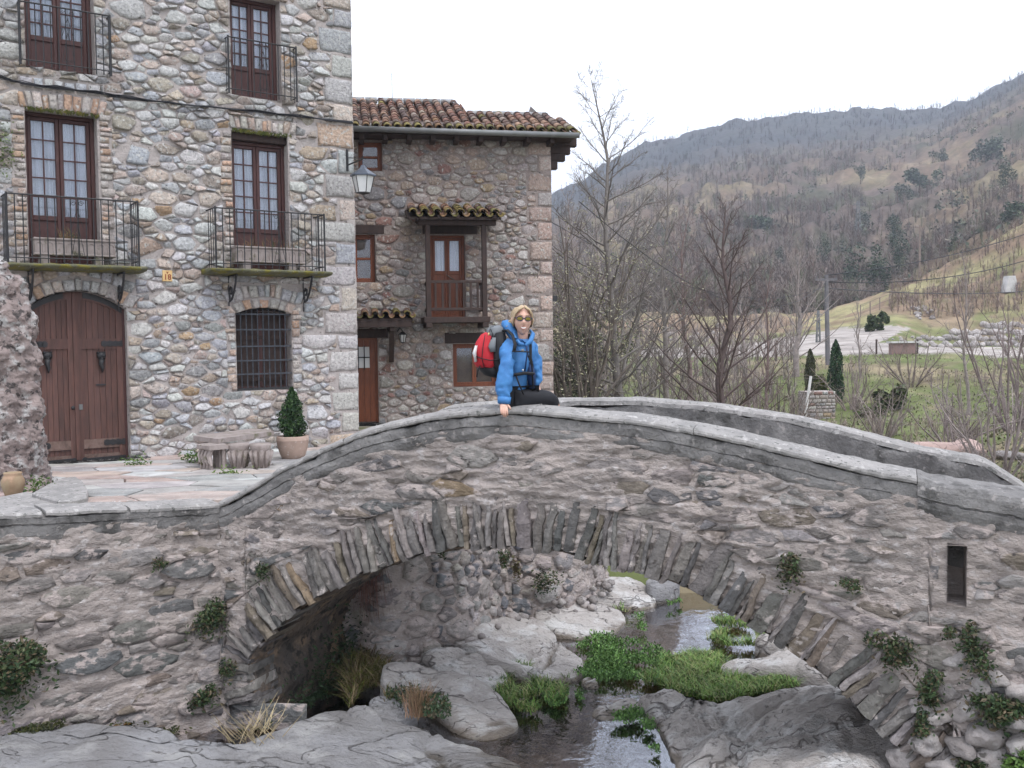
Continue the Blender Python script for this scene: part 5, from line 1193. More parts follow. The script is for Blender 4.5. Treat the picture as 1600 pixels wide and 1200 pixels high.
def tileroof(pl, s0, s1, oe, ze, slope, length, step, rowlen, parent, rng, lim=None, mossy=.05):
    ca, sa = math.cos(slope), math.sin(slope); nc = int((s1 - s0) / step); nr_ = int(length / rowlen)
    LL = length if lim is None else 2.0
    s1b = s1
    if lim is not None: s1 = eb
    root = mobj('tiled_roof', [pl.w(s0, ze - .02, oe - .05), pl.w(s1, ze - .02, oe - .05), pl.w(s1, ze - .02 + length * sa, oe - length * ca), pl.w(s0, ze - .02 + length * sa, oe - length * ca),
                              pl.w(s0, ze - .07, oe - .05), pl.w(s1, ze - .07, oe - .05), pl.w(s1, ze - .07 + length * sa, oe - length * ca), pl.w(s0, ze - .07 + length * sa, oe - length * ca)],
                [(0, 1, 2, 3), (7, 6, 5, 4), (0, 4, 5, 1), (1, 5, 6, 2), (2, 6, 7, 3), (3, 7, 4, 0)], 'dwood', parent)
    s1 = s1b
    if lim is not None:
        V_ = [pl.w(a_, ze - .02 - e_ + l_ * sa, oe - .05 - l_ * ca) for e_ in (0, .05) for a_, l_ in ((eb, 0), (s1 - .02, 0), (s1 - .35, 1.95), (eb, 1.95))]
        mobj('lower_roof_deck', V_, [(0, 1, 2, 3), (7, 6, 5, 4), (0, 4, 5, 1), (1, 5, 6, 2), (2, 6, 7, 3), (3, 7, 4, 0)], 'dwood', root)
    CV = MB()
    for c in range(nc):
        s = s0 + (c + .5) * (s1 - s0) / nc; Lc = length if lim is None else lim(s)
        for r in range(nr_ + 1):
            d0 = r * rowlen - rng.uniform(0, .03) + .0; d1 = min(d0 + rowlen * 1.25, Lc + .05)
            if d0 > Lc - .08: break
            j = rng.uniform(-.012, .012, 2); e = .02 + rng.uniform(0, .01)
            o0, z0_ = oe - d0 * ca, ze + d0 * sa + e + .04; o1, z1_ = oe - d1 * ca, ze + d1 * sa + e - .015 + .04
            V, F = tilemesh(pl, s + j[0], o0, z0_, o1, z1_, step * .40, step * .33)
            pal = TM if (r == 0 or rng.rand() < mossy) else TP
            mobj('tile', V, F, 'tile', root, cols=pick(pal, rng, .2), smooth=True)
        s2 = s + (s1 - s0) / nc / 2; Lc = length if lim is None else lim(s2)
        for r in range(nr_ + 1):
            d0 = r * rowlen - rng.uniform(0, .02) - .05; d1 = min(d0 + rowlen * 1.2, Lc)
            if d0 > Lc - .1: break
            V, F = tilemesh(pl, s2, oe - d0 * ca, ze + d0 * sa + .055, oe - d1 * ca, ze + d1 * sa + .04, step * .33, step * .36, -1); CV.c = pick(TM if r == 0 else TP, rng); CV.add(V, F)
    CV.build('channel_tiles', 'tile', root, smooth=True, kind='stuff', col=True); return root
OE = .55; ZE = hs(700, 206, OE)[1]; SLP = math.radians(21.5); e0 = hs(553, 206, OE)[0] - .3; e1 = hs(902, 206, OE)[0]; eb = hs(729, 175, -1.5)[0]
def lim(s):
    if s < eb: return 3.75
    return min(2.10, 2.10 * (e1 + .30 - s) / .62 + .1) if s > e1 - .3 else 2.10
tileroof(HOU, e0, e1, OE, ZE, SLP, 3.75, .213, .335, farm, rng, lim=lim)
# the slab under the roof is only as long as the short side on the right
q = MB(); q.tube([HOU.w(e0, ZE + .02, OE + .05), HOU.w(e1 + .03, ZE - .03, OE + .05)], .06, 8); q.build('gutter', 'gutter', farm, smooth=True)
for i in range(9):
    s = hs(565 + i * 37, 214, .3)[0]; q = MB(); q.box(HOU, s - .05, s + .05, ZE - .17, ZE - .055, -.1, .46, .008); q.build('rafter_end', 'dwood', farm)
q = MB(); q.box(HOU, e0, e1 - .05, ZE - .06, ZE - .02, -.1, .5); q.build('soffit_board', 'dwood', farm)
for x, y0, y1 in ((902, 214, 227), (892, 227, 239), (884, 239, 250), (872, 250, 263)):
    s = hs(x, y0, .0)[0]; q = MB(); za_, zb_ = hs(865, y1)[1], hs(865, y0)[1]; q.box(HOU, HR - .1, s, za_, zb_ - .003, -.25, -.05, .01); q.build('corbel_beam', 'dwood', farm)
q = MB(); 
for k in range(int((eb - e0) / .3)): q.tube([HOU.w(e0 + k * .3, ZE + 3.75 * math.sin(SLP) + .05, OE - 3.75 * math.cos(SLP)), HOU.w(e0 + k * .3 + .28, ZE + 3.75 * math.sin(SLP) + .07, OE - 3.75 * math.cos(SLP))], [.09, .075], 8)
q.c = (.20, .17, .09); q.build('ridge_tiles', 'tile', farm, smooth=True, col=True); q = MB()
for k in range(int((e1 - .3 - eb) / .3)): q.tube([HOU.w(eb + k * .3, ZE + 2.1 * math.sin(SLP) + .04, OE - 2.1 * math.cos(SLP)), HOU.w(eb + k * .3 + .28, ZE + 2.1 * math.sin(SLP) + .06, OE - 2.1 * math.cos(SLP))], [.09, .075], 8)
q.c = (.20, .17, .09); q.build('ridge_tiles', 'tile', farm, smooth=True, col=True)
q = MB(); q.tube([HOU.w(hs(613, 160, -2)[0], ZE + 1.0, -2), HOU.w(hs(613, 160, -2)[0], ZE + 1.85, -2)], .006, 4); q.build('aerial', 'iron', farm)
# balcony with its own small roof
OB = .85; bal = []
zb1 = hs(715, 495, OB)[1]; xa, xb = hs(669, 420, OB)[0], hs(757, 420, OB)[0]; zt1 = hs(715, 352, OB)[1]
q = MB(); q.box(HOU, xa - .1, xb + .1, zb1 - .12, zb1, 0, OB + .05, .01); broot = q.build('wooden_balcony', 'dwood', farm)
for s in (xa, xb): q = MB(); q.box(HOU, s - .05, s + .05, zb1 - .2, zt1, OB - .07, OB + .03, .008); q.build('post', 'dwood', broot)
for s in (xa, xb): q = MB(); q.box(HOU, s - .06, s + .06, zb1 - .22, zb1 - .12, 0, OB + .1, .008); q.build('floor_joist', 'dwood', broot)
for y in (440, 483):
    z = hs(715, y, OB)[1]; q = MB(); q.box(HOU, xa, xb, z - .03, z + .03, OB - .04, OB, .006); q.build('rail', 'dwood', broot)
    for s in (xa, xb): q = MB(); q.box(HOU, s - .02, s + .02, z - .03, z + .03, 0, OB - .07, .004); q.build('side_rail', 'dwood', broot)
za_, zb_ = hs(715, 483, OB)[1], hs(715, 440, OB)[1]
for i in range(1, 8): s = xa + (xb - xa) * i / 8; q = MB(); q.box(HOU, s - .022, s + .022, za_, zb_, OB - .035, OB - .005, .004); q.build('baluster', 'dwood', broot)
for s in (xa, xb):
    for k in range(1, 4): q = MB(); o = (OB - .07) * k / 4; q.box(HOU, s - .015, s + .015, za_, zb_, o - .015, o + .015); q.build('baluster', 'dwood', broot)
q = MB(); q.box(HOU, xa - .2, xb + .25, zt1, zt1 + .11, OB - .07, OB + .05, .01); q.build('roof_beam', 'dwood', broot)
for i in range(5): s = xa - .15 + (xb - xa + .35) * i / 4; q = MB(); q.box(HOU, s - .035, s + .035, zt1 + .112, zt1 + .19, -.0, OB + .22, .006); q.build('rafter', 'dwood', broot)
ca_, cb_ = hs(637, 335, OB + .25)[0], hs(783, 335, OB + .25)[0]
tileroof(HOU, ca_, cb_, OB + .25, hs(710, 337, OB + .25)[1], math.radians(14), 1.1, .213, .33, farm, rng, mossy=.6)
# porch roof over the door
pa_, pb_ = hs(545, 495, .8)[0], hs(645, 495, .8)[0]; zp = hs(600, 496, .8)[1]
tileroof(HOU, pa_, pb_, .8, zp, math.radians(8), .75, .19, .3, farm, rng, mossy=.5)
q = MB(); q.box(HOU, pa_, pb_ - .02, zp - .2, zp - .075, .66, .78, .01); q.build('porch_beam', 'dwood', farm)
s = hs(612, 520, .5)[0]; q = MB(); q.hexa([HOU.w(s - .05, hs(612, 566, .05)[1], .0), HOU.w(s + .05, hs(612, 566, .05)[1], .0), HOU.w(s + .05, hs(612, 566, .05)[1], .12), HOU.w(s - .05, hs(612, 566, .05)[1], .12),
    HOU.w(s - .05, zp - .2, .55), HOU.w(s + .05, zp - .2, .55), HOU.w(s + .05, zp - .2, .7), HOU.w(s - .05, zp - .2, .7)]); q.build('porch_strut', 'dwood', farm)
q = MB(); q.box(HOU, s - .05, s + .05, zp - .28, zp - .2, 0, .75, .01); q.build('porch_joist', 'dwood', farm)
# little wall lamp
lx, lz = hs(629, 527, .25); c = HOU.w(lx, lz, .25); root = thing('porch_lamp', c, 'small black lantern on the farmhouse wall beside the porch strut', 'lantern')
q = MB(); q.tube([HOU.w(lx - .1, lz + .12, .0), HOU.w(lx - .05, lz + .2, .15), c + Vector((0, 0, .13))], .012, 5); q.lathe(c, [(.02, .12), (.05, .1), (.09, .06), (.09, .05)], 6); q.lathe(c, [(.05, -.11), (.05, -.1), (.01, -.13)], 6)
for k in range(6): a_ = k * 1.047; q.tube([c + Vector((.048 * math.cos(a_), .048 * math.sin(a_), -.1)), c + Vector((.078 * math.cos(a_), .078 * math.sin(a_), .05))], .006, 4)
q.build('lamp_frame', 'iron', root); q = MB(); q.lathe(c, [(.042, -.1), (.072, .05)], 6); q.build('lamp_glass', 'milk', root)
q = MB(); q.box(HOU, HR, HR + .12, hs(865, 470)[1], hs(865, 462)[1], -.12, -.05); q.build('wall_hook', 'iron', farm)

# ================================================================== TERRAIN
CX = [-6000, -800, 700, 860, 1000, 1150, 1300, 1400, 1450, 1520, 1600, 1750, 2200, 5000]
def zy(x, y, Y): return at(x, y, Y).z
LAY = [(13.5, [1.2] * 4 + [.3, .25, .3, .4, .5, .6, .8, 1.2, 2.0, 3.0]),
       (22, [1.4] * 4 + [.4, .4, .6, .8, 1.0, 1.1, 1.3, 1.8, 2.5, 3.5]),
       (35, [1.4] * 4 + [('y', 655), ('y', 655), ('y', 648), ('y', 640), ('y', 636), ('y', 630), ('y', 622), ('y', 600), 2.6, 4]),
       (50, [1.6] * 3 + [1.5, ('y', 600), ('y', 575), ('y', 558), ('y', 556), ('y', 556), ('y', 558), ('y', 560), ('y', 560), 3.0, 5]),
       (75, [2.5] * 3 + [2.2, ('y', 552), ('y', 536), ('y', 518), ('y', 510), ('y', 532), ('y', 538), ('y', 540), ('y', 545), 4.0, 6]),
       (86, [3] * 3 + [2.8, ('y', 540), ('y', 528), ('y', 512), ('y', 490), ('y', 494), ('y', 492), ('y', 488), ('y', 490), 9, 12]),
       (112, [4] * 3 + [3.5, ('y', 515), ('y', 510), ('y', 502), ('y', 462), ('y', 432), ('y', 402), ('y', 345), ('y', 330), 26, 30]),
       (135, [6] * 3 + [4, ('y', 500), ('y', 495), ('y', 500), ('y', 480), ('y', 455), ('y', 420), ('y', 370), ('y', 340), 30, 36]),
       (200, [12] * 3 + [('y', 480), ('y', 450), ('y', 435), ('y', 425), ('y', 410), ('y', 385), ('y', 350), ('y', 318), ('y', 290), 50, 60]),
       (300, [20] * 3 + [('y', 410), ('y', 372), ('y', 345), ('y', 325), ('y', 305), ('y', 292), ('y', 268), ('y', 232), ('y', 200), 90, 100]),
       (450, [40] * 3 + [('y', 345), ('y', 285), ('y', 250), ('y', 235), ('y', 222), ('y', 210), ('y', 178), ('y', 140), ('y', 100), 150, 150]),
       (600, [60, 60, 60, ('y', 312), ('y', 230), ('y', 190), ('y', 174), ('y', 174), ('y', 173), ('y', 158), ('y', 112), ('y', 65), 200, 200]),
       (700, [50, 50, 50, ('y', 335), ('y', 260), ('y', 225), ('y', 210), ('y', 205), ('y', 200), ('y', 190), ('y', 150), ('y', 100), 180, 180]),
       (1600, [10] * 14)]
lz_ = np.array([[zy(CX[i], v[1], Y) if isinstance(v, tuple) else v for i, v in enumerate(r)] for Y, r in LAY]); ly_ = np.log([r[0] for r in LAY])
def tz_(px, Y):
    px = np.asarray(px, float); Y = np.asarray(Y, float)
    k = (np.clip(np.log(Y), ly_[0], ly_[-1])); i = np.clip(np.searchsorted(ly_, k) - 1, 0, len(ly_) - 2); f = (k - ly_[i]) / (ly_[i + 1] - ly_[i])
    cols_ = np.stack([np.interp(px, CX, row) for row in lz_], -1)
    a = np.take_along_axis(cols_, i[..., None], -1)[..., 0]; b = np.take_along_axis(cols_, (i + 1)[..., None], -1)[..., 0]
    return a + (b - a) * f
def gxy(px, Y):
    px = np.asarray(px, float); Y = np.asarray(Y, float)
    X = (px - 800) / FPX * Y; z = tz_(px, Y); n = fbm(np.stack([X / 9, Y / 9, X * 0], -1), 1, 5) * np.where(Y < 100, .010, .020) * np.minimum(Y, 250) * np.clip((Y - 12) / 20, .1, 1)
    n = n + fbm(np.stack([X / 1.6, Y / 1.6, X * 0 + 4], -1), 1, 3) * .18 * np.clip((Y - 12) / 10, .2, 1)
    rd = (Y > 50) & (Y < 80) & (px > 1000); n = np.where(rd, n * .15, n)
    return X, z + n
pxs = np.concatenate([np.linspace(-6000, 700, 46), np.arange(720, 1760, 4), np.linspace(1800, 6000, 40)]); Ys = np.exp(np.concatenate([np.linspace(np.log(13.5), np.log(740), 250), np.linspace(np.log(800), np.log(1600), 8)]))
PX, YY = np.meshgrid(pxs, Ys, indexing='ij'); XX, ZZ = gxy(PX, YY); ZZ[:, 0] = -.6
PYi = np.array(600 - FPX * ((ZZ - CZ) * math.cos(PITCH) + YY * math.sin(PITCH)) / (YY * math.cos(PITCH) - (ZZ - CZ) * math.sin(PITCH))) - (PX - 800) * math.tan(ROLL)
def inpoly(x, y, poly):
    r = np.zeros(x.shape, bool); n = len(poly)
    for i in range(n):
        (x0, y0), (x1, y1) = poly[i], poly[(i + 1) % n]
        if y0 == y1: continue
        c = ((y0 > y) != (y1 > y)) & (x < (x1 - x0) * (y - y0) / (y1 - y0) + x0); r ^= c
    return r
road = inpoly(PX, PYi + fbm(np.stack([XX, YY, XX * 0], -1), .4, 2) * 4, [(1000, 545), (1150, 541), (1280, 519), (1330, 512), (1405, 508), (1425, 512), (1375, 534), (1420, 540), (1600, 545), (1760, 552), (1760, 566), (1600, 560), (1480, 553), (1300, 553), (1150, 557), (1000, 560)]) & (YY > 45) & (YY < 90)
n1 = fbm(np.stack([XX / 6, YY / 6, XX * 0], -1), 1, 4)[..., None]; n2 = fbm(np.stack([XX / 25, YY / 25, XX * 0 + 5], -1), 1, 4)[..., None]; n3 = fbm(np.stack([XX / 1.5, YY / 1.5, XX * 0 + 5], -1), 1, 3)[..., None]
A_ = lambda *c: np.array(c)
sm = lambda v, a, b: np.clip((v - a) / (b - a), 0, 1)
YYn = YY[..., None]; PXn = PX[..., None]
grass = A_(.135, .155, .065); dry = A_(.24, .20, .13); brown = A_(.23, .165, .115); ochre = A_(.27, .24, .13); purple = A_(.17, .13, .11)
near = dry + (grass - dry) * sm(n1 + n3 * .8, -.25, .12); spur = brown + (ochre - brown) * sm(n1 + n3 * .5, -.1, .25); spur = spur + (grass - spur) * sm(n2 + n3 * .6 - (YYn - 80) / 60, -.05, .25) * .75
hill = purple + (brown - purple) * sm(n2, -.2, .2); hill = hill + (ochre - hill) * sm(n1 + n2, .2, .6) * .45; hill = hill + (A_(.07, .085, .04) - hill) * sm(-n2 + n1 * .3, .22, .4) * .6
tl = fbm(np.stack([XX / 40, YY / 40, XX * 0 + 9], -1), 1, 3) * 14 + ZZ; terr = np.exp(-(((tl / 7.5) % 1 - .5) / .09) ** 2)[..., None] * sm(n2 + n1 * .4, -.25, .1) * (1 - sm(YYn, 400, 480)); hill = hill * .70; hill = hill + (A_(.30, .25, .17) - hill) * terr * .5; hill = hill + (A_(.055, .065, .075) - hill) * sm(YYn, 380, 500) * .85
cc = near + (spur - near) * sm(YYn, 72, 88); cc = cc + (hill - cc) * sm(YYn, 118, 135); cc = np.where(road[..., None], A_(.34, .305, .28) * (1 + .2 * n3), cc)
ix = np.arange(PX.size).reshape(PX.shape)
M['ground'] = mat('hill_ground', (.2, .2, .2), sc=.5, attr=True, c3=(.10, .085, .065), sc3=.9, t3=(.58, .74), rough=1, bump=.5, bsc=3, bd=.12, spec=.05)
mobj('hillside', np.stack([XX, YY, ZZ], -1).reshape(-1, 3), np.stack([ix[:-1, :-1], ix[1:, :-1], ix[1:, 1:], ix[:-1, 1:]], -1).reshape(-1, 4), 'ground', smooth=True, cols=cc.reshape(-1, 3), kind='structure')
mobj('lower_ground', [(-3000, -300, -.9), (3000, -300, -.9), (3000, 3500, -.9), (-3000, 3500, -.9)], [(0, 1, 2, 3)], 'dirt', kind='structure')
def GY(px, py, Y0=46, Y1=128):
    Yv = np.linspace(Y0, Y1, 400); X, z = gxy(np.full(400, float(px)), Yv); y = 600 - FPX * ((z - CZ) * math.cos(PITCH) + Yv * math.sin(PITCH)) / (Yv * math.cos(PITCH) - (z - CZ) * math.sin(PITCH)) - (px - 800) * math.tan(ROLL)
    h = np.nonzero(y < py)[0]; return float(Yv[h[0]]) if len(h) else 84.0
def gpt(px, Y, dz=0):
    X, z = gxy(np.array([px]), np.array([Y])); return Vector((float(X[0]), Y, float(z[0]) + dz))

# ================================================================== TREES
def tubes(polys, n=4):
    V = []; F = []; b = 0
    for P, R in polys:
        P = np.asarray(P); R = np.asarray(R); m = len(P); k = n if R[0] > .012 else 3
        T = np.gradient(P, axis=0); T /= np.linalg.norm(T, axis=1)[:, None] + 1e-9; a = np.cross(T, [.3, .2, .93]); a /= np.linalg.norm(a, axis=1)[:, None] + 1e-9; c = np.cross(T, a)
        an = np.arange(k) * 2 * math.pi / k; ring = P[:, None] + R[:, None, None] * (a[:, None] * np.cos(an)[None, :, None] + c[:, None] * np.sin(an)[None, :, None]); V.append(ring.reshape(-1, 3))
        i = np.arange(m - 1)[:, None] * k; j = np.arange(k)[None]; F.append(np.stack([i + j, i + (j + 1) % k, i + k + (j + 1) % k, i + k + j], -1).reshape(-1, 4) + b); b += m * k
    return np.concatenate(V), np.concatenate(F)
def branch(p, d, Ln, r, rng, seg=5, up=.25, wig=.16):
    P = [p]; d = d / np.linalg.norm(d); s = Ln / seg
    for i in range(seg):
        d = d + rng.normal(size=3) * wig + np.array([0, 0, up / seg]); d /= np.linalg.norm(d); P.append(P[-1] + d * s)
    return np.array(P), np.linspace(r, r * .25, seg + 1)
def baretree(base, top, r0, nb, spread, seed, label, colr, parent=None, elev=.7, start=.12, sub=6, twigs=3, prof=None, group=None, cat='tree', name='bare_tree', tw=.0065, trunkn=7):
    rng = np.random.RandomState(seed); base = np.array(base); top = np.array(top); H = np.linalg.norm(top - base)
    u = np.linspace(0, 1, 15); L_ = base + (top - base) * u[:, None] + np.stack([np.interp(u, np.linspace(0, 1, 6), rng.normal(size=6) * .012 * H) * (u > 0), np.interp(u, np.linspace(0, 1, 6), rng.normal(size=6) * .012 * H) * (u > 0), 0 * u], 1)
    Rr = r0 * (1 - u) ** .8 + .006; Rr[0] *= 1.35
    root = thing(name, tuple(base), label, cat, group)
    V, F = tubes([(L_, Rr)], trunkn); mobj('trunk', V, F, 'bark', root, cols=colr, smooth=True)
    pol = []
    for i in range(nb):
        h = start + (1 - start) * (i + rng.rand()) / nb; p = np.array([np.interp(h, u, L_[:, k]) for k in range(3)]); a = i * 2.4 + rng.uniform(-.5, .5)
        pr = ((1 - h) ** .75 * .9 + .1) if prof is None else prof(h)
        Ln = spread * pr * rng.uniform(.7, 1.15); el = elev + .35 * h + rng.uniform(-.15, .15)
        d = np.array([math.cos(a) * math.cos(el), math.sin(a) * math.cos(el), math.sin(el)]); r = min(np.interp(h, u, Rr) * .5, .012 + Ln * .009)
        Bp, Br = branch(p, d, Ln, r, rng, 6, .3, .09); pol.append((Bp, Br))
        for j in range(sub):
            g = .25 + .75 * (j + rng.rand()) / sub; k = g * 6; k0 = min(int(k), 5); q_ = Bp[k0] + (Bp[k0 + 1] - Bp[k0]) * (k - k0); dd = Bp[k0 + 1] - Bp[k0]; dd = dd / np.linalg.norm(dd) + rng.normal(size=3) * .55
            l2 = Ln * rng.uniform(.18, .38) * (1.2 - .6 * g) + .05; Cp, Cr = branch(q_, dd, l2, max(np.interp(k, range(7), Br) * .6, tw), rng, 4, .3, .16); pol.append((Cp, np.maximum(Cr, tw * .45)))
            for t_ in range(twigs):
                k = rng.randint(1, 4); dd = Cp[k + 1] - Cp[k]; dd = dd / np.linalg.norm(dd) + rng.normal(size=3) * .6; Dp, Dr = branch(Cp[k], dd, l2 * rng.uniform(.3, .6), tw * .8, rng, 2, .2, .2); pol.append((Dp, np.maximum(Dr, tw * .4)))
    V, F = tubes(pol, 4); cr = mobj('crown', V, F, 'twig', root, cols=colr)
    return root, pol
GT = (.20, .175, .16); DT = (.11, .082, .075); PT_ = (.26, .22, .205)
def tr(px, Y, ytop, xtop, r0, nb, spread, seed, label, colr, **k):
    b = gpt(px, Y, -.1); return baretree(b, at(xtop, ytop, Y + random.uniform(-.5, .5)), r0, nb, spread, seed, label, colr, **k)
tr(974, 25, 125, 938, .11, 62, 3.4, 1, 'tallest bare tree with pale trunk rising beside the farmhouse', (.19, .17, .155), elev=.35, sub=10, twigs=6, tw=.0045)
tr(1126, 22, 318, 1141, .115, 44, 2.6, 2, 'dark-trunked bare tree in front of the far slope at the middle of the bridge', DT, elev=.55, sub=9, twigs=5, tw=.004)
tr(1035, 30, 262, 1046, .10, 46, 2.5, 3, 'slender bare tree just right of the tallest one', GT, elev=.5, sub=6)
tr(903, 29, 300, 893, .09, 40, 2.2, 4, 'thin pale bare tree close to the farmhouse corner', PT_, elev=.6)
tr(1243, 44, 372, 1248, .14, 36, 3.2, 5, 'spreading bare tree standing left of the utility pole', PT_, elev=.7)
tr(1163, 50, 452, 1160, .09, 26, 2.6, 6, 'small bare tree by the road behind the dark-trunked tree', PT_, elev=.7, sub=5)
tr(1000, 38, 320, 992, .10, 36, 2.6, 7, 'bare tree farther back between the tallest and the slender tree', GT, elev=.6, sub=5)
tr(1078, 40, 330, 1070, .10, 36, 2.7, 8, 'bare reddish tree behind and left of the dark trunk', (.18, .13, .12), elev=.6, sub=5)
tr(948, 36, 290, 930, .09, 34, 2.4, 9, 'bare tree half hidden behind the tallest tree', PT_, elev=.6, sub=5)
tr(1512, 30, 395, 1508, .05, 24, 1.6, 10, 'thin young bare tree in front of the boulder wall at the right', PT_, elev=.8, sub=4, start=.3)
tr(1345, 42, 470, 1340, .05, 18, 1.3, 12, 'little bare tree between the cypress and the hut', PT_, elev=.9, sub=4)
tr(882, 44, 330, 880, .09, 30, 2.6, 13, 'bare tree seen in the gap beside the farmhouse wall, rear one', (.17, .13, .12), elev=.7, sub=5)
tr(1195, 34, 420, 1205, .06, 26, 1.9, 14, 'reddish bare sapling right of the dark-trunked tree', (.17, .12, .11), elev=.8, sub=5)
# multi-stemmed bare shrubs
def shrub(px, Y, h, w, seed, label, colr, n=14, sub=6, leaves=0, lcol=None, lr=.02, dz=-.05, tw=.006, name='bare_shrub', cat='shrub', group=None):
    rng = np.random.RandomState(seed); b = np.array(gpt(px, Y, dz)); root = thing(name, tuple(b), label, cat, group); pol = []
    for i in range(n):
        a = rng.uniform(0, 6.28); d = np.array([math.cos(a) * w / h, math.sin(a) * w / h, 1.0]) * 1.0; d[:2] *= rng.uniform(.2, 1); Bp, Br = branch(b + np.array([math.cos(a), math.sin(a), 0]) * w * .1, d, h * rng.uniform(.7, 1.1), .018 + .006 * h, rng, 6, .1, .12); pol.append((Bp, Br))
        for j in range(sub):
            k = rng.randint(1, 6); dd = Bp[k] - Bp[k - 1]; dd = dd / np.linalg.norm(dd) + rng.normal(size=3) * .6; Cp, Cr = branch(Bp[k], dd, h * rng.uniform(.15, .4), tw * 1.3, rng, 4, .2, .18); pol.append((Cp, Cr))
            for t_ in range(3): k2 = rng.randint(1, 4); dd = Cp[k2 + 1] - Cp[k2]; dd = dd / np.linalg.norm(dd) + rng.normal(size=3) * .7; Dp, Dr = branch(Cp[k2], dd, h * rng.uniform(.05, .16), tw, rng, 2, .2, .2); pol.append((Dp, Dr))
    V, F = tubes(pol, 4); mobj('stems', V, F, 'twig', root, cols=colr)
    if leaves:
        pts = np.concatenate([p[0][1:] for p in pol if p[1][0] < .02]); pts = pts[rng.randint(0, len(pts), leaves)] + rng.normal(size=(leaves, 3)) * .09
        leafcloud(pts, lr, rng, lcol, name='leaves', parent=root)
    return root
CAT = [(.36, .34, .21), (.30, .29, .17), (.22, .23, .12), (.42, .40, .28)]
shrub(905, 24, 5.2, 2.3, 1, 'tall shrub full of pale catkins against the farmhouse corner', (.15, .125, .105), n=20, sub=8, leaves=4600, lcol=CAT, lr=.03, name='catkin_shrub')
shrub(948, 31, 4.6, 2.0, 2, 'second catkin shrub behind the trunk of the tallest tree', (.15, .125, .105), n=12, sub=6, leaves=900, lcol=CAT, lr=.03, name='catkin_shrub')
shrub(893, 27, 3.2, 1.4, 3, 'evergreen bush in the dark gap below the catkins', (.1, .09, .07), n=14, leaves=5200, lcol=[(.05, .075, .03), (.07, .09, .035), (.03, .05, .02)], lr=.05, name='evergreen_bush')
sh_lab = ['lowest tangle of bare stems beyond the end of the far parapet', 'bare brown thicket at the right edge below the hut', 'grey bare bush on the bank right of the stone pier', 'bare bush whose forked stems rise above the middle of the far parapet', 'reddish thicket in front of the grassy bank, rightmost',
          'small bare bush at the foot of the cypress', 'twiggy bush left of the stone pier', 'bare bush under the bank edge near the hut', 'pale bare bush beside the pink rocks', 'brown bush behind the dark-trunked tree', 'wiry bush right of the tallest tree', 'low bare bush between two trees by the farmhouse']
for i, (px, Y, h, w, c) in enumerate([(1555, 17, 2.0, 1.4, PT_), (1590, 24, 3.6, 2.2, (.19, .15, .14)), (1380, 27, 1.7, 1.3, (.24, .20, .18)), (1325, 20, 1.6, 1.0, (.16, .13, .11)), (1625, 33, 3.6, 2.4, (.20, .15, .14)), (1330, 36, 2.0, 1.6, (.25, .2, .18)),
                                      (1215, 28, 1.9, 1.6, (.2, .16, .14)), (1425, 40, 2.2, 2.0, (.19, .15, .13)), (1490, 22, 1.7, 1.5, (.22, .18, .17)), (1165, 31, 2.4, 1.9, (.18, .14, .13)), (1030, 27, 2.6, 1.7, (.16, .14, .12)), (930, 30, 3.0, 1.9, (.15, .13, .11))]):
    shrub(px, Y, h, w, 20 + i, sh_lab[i], c, n=15, sub=7)
# brush covering the slopes between: nobody could count it
def template(k, rng, h=1.0, spread=.5, fine=.02):
    V = []
    for i in range(k):
        a = rng.uniform(0, 6.28); z0 = rng.uniform(.05, .6) * h; l = rng.uniform(.22, .52) * h * (1.1 - z0 / h * .6); e = rng.uniform(.15, 1.25); c = np.array([0, 0, z0]); t = c + l * np.array([math.cos(a) * math.cos(e), math.sin(a) * math.cos(e), math.sin(e)]) * [spread * 2, spread * 2, 1]
        s = np.array([-math.sin(a), math.cos(a), 0]) * fine * h; V += [c + s, c - s, t]
    V += [np.array([.018 * h, 0, 0]), np.array([-.018 * h, 0, 0]), np.array([.03, 0, h * .7])]; V += [np.array([0, .018 * h, 0]), np.array([0, -.018 * h, 0]), np.array([-.02, .03, h * .72])]
    return np.array(V)
def scatter(name, pts, hs_, cols, rng, k=26, spread=.45, fine=.012, mt='twig'):
    T = [template(k, rng, 1.0, spread, fine) for _ in range(8)]; n = len(pts); V = np.zeros((n, len(T[0]), 3)); ti = rng.randint(0, 8, n); an = rng.uniform(0, 6.28, n)
    for i in range(8):
        m = ti == i
        if not m.any(): continue
        t = T[i]; c, s = np.cos(an[m])[:, None], np.sin(an[m])[:, None]; V[m] = np.stack([t[None, :, 0] * c - t[None, :, 1] * s, t[None, :, 0] * s + t[None, :, 1] * c, np.repeat(t[None, :, 2], m.sum(), 0)], -1) * hs_[m][:, None, None]
    V += pts[:, None]; F = np.arange(V.shape[0] * V.shape[1]).reshape(-1, 3); return mobj(name, V.reshape(-1, 3), F, mt, cols=np.repeat(cols, V.shape[1], 0), kind='stuff')
rng = np.random.RandomState(77)
def samp(n, x0, x1, Y0, Y1):
    px = rng.uniform(x0, x1, n); Y = np.exp(rng.uniform(np.log(Y0), np.log(Y1), n)); X, z = gxy(px, Y); return px, Y, np.stack([X, Y, z - .1], -1)
px, Y, P3 = samp(8600, 800, 1780, 130, 640)
dens = fbm(P3 / 30, 1, 3); keep = (dens > -.22 + .18 * (px > 1350) * (Y < 330)) | (Y > 430); px, Y, P3 = px[keep], Y[keep], P3[keep]
hsz = rng.uniform(3.0, 7.0, len(px)) * np.where(Y > 430, .8, np.where(px > 1350, .7, 1)); base_ = np.array([(.21, .16, .135), (.25, .20, .17), (.17, .13, .11), (.29, .24, .21), (.21, .14, .11), (.15, .16, .09)])[rng.randint(0, 6, len(px))] * rng.uniform(.8, 1.15, (len(px), 1))
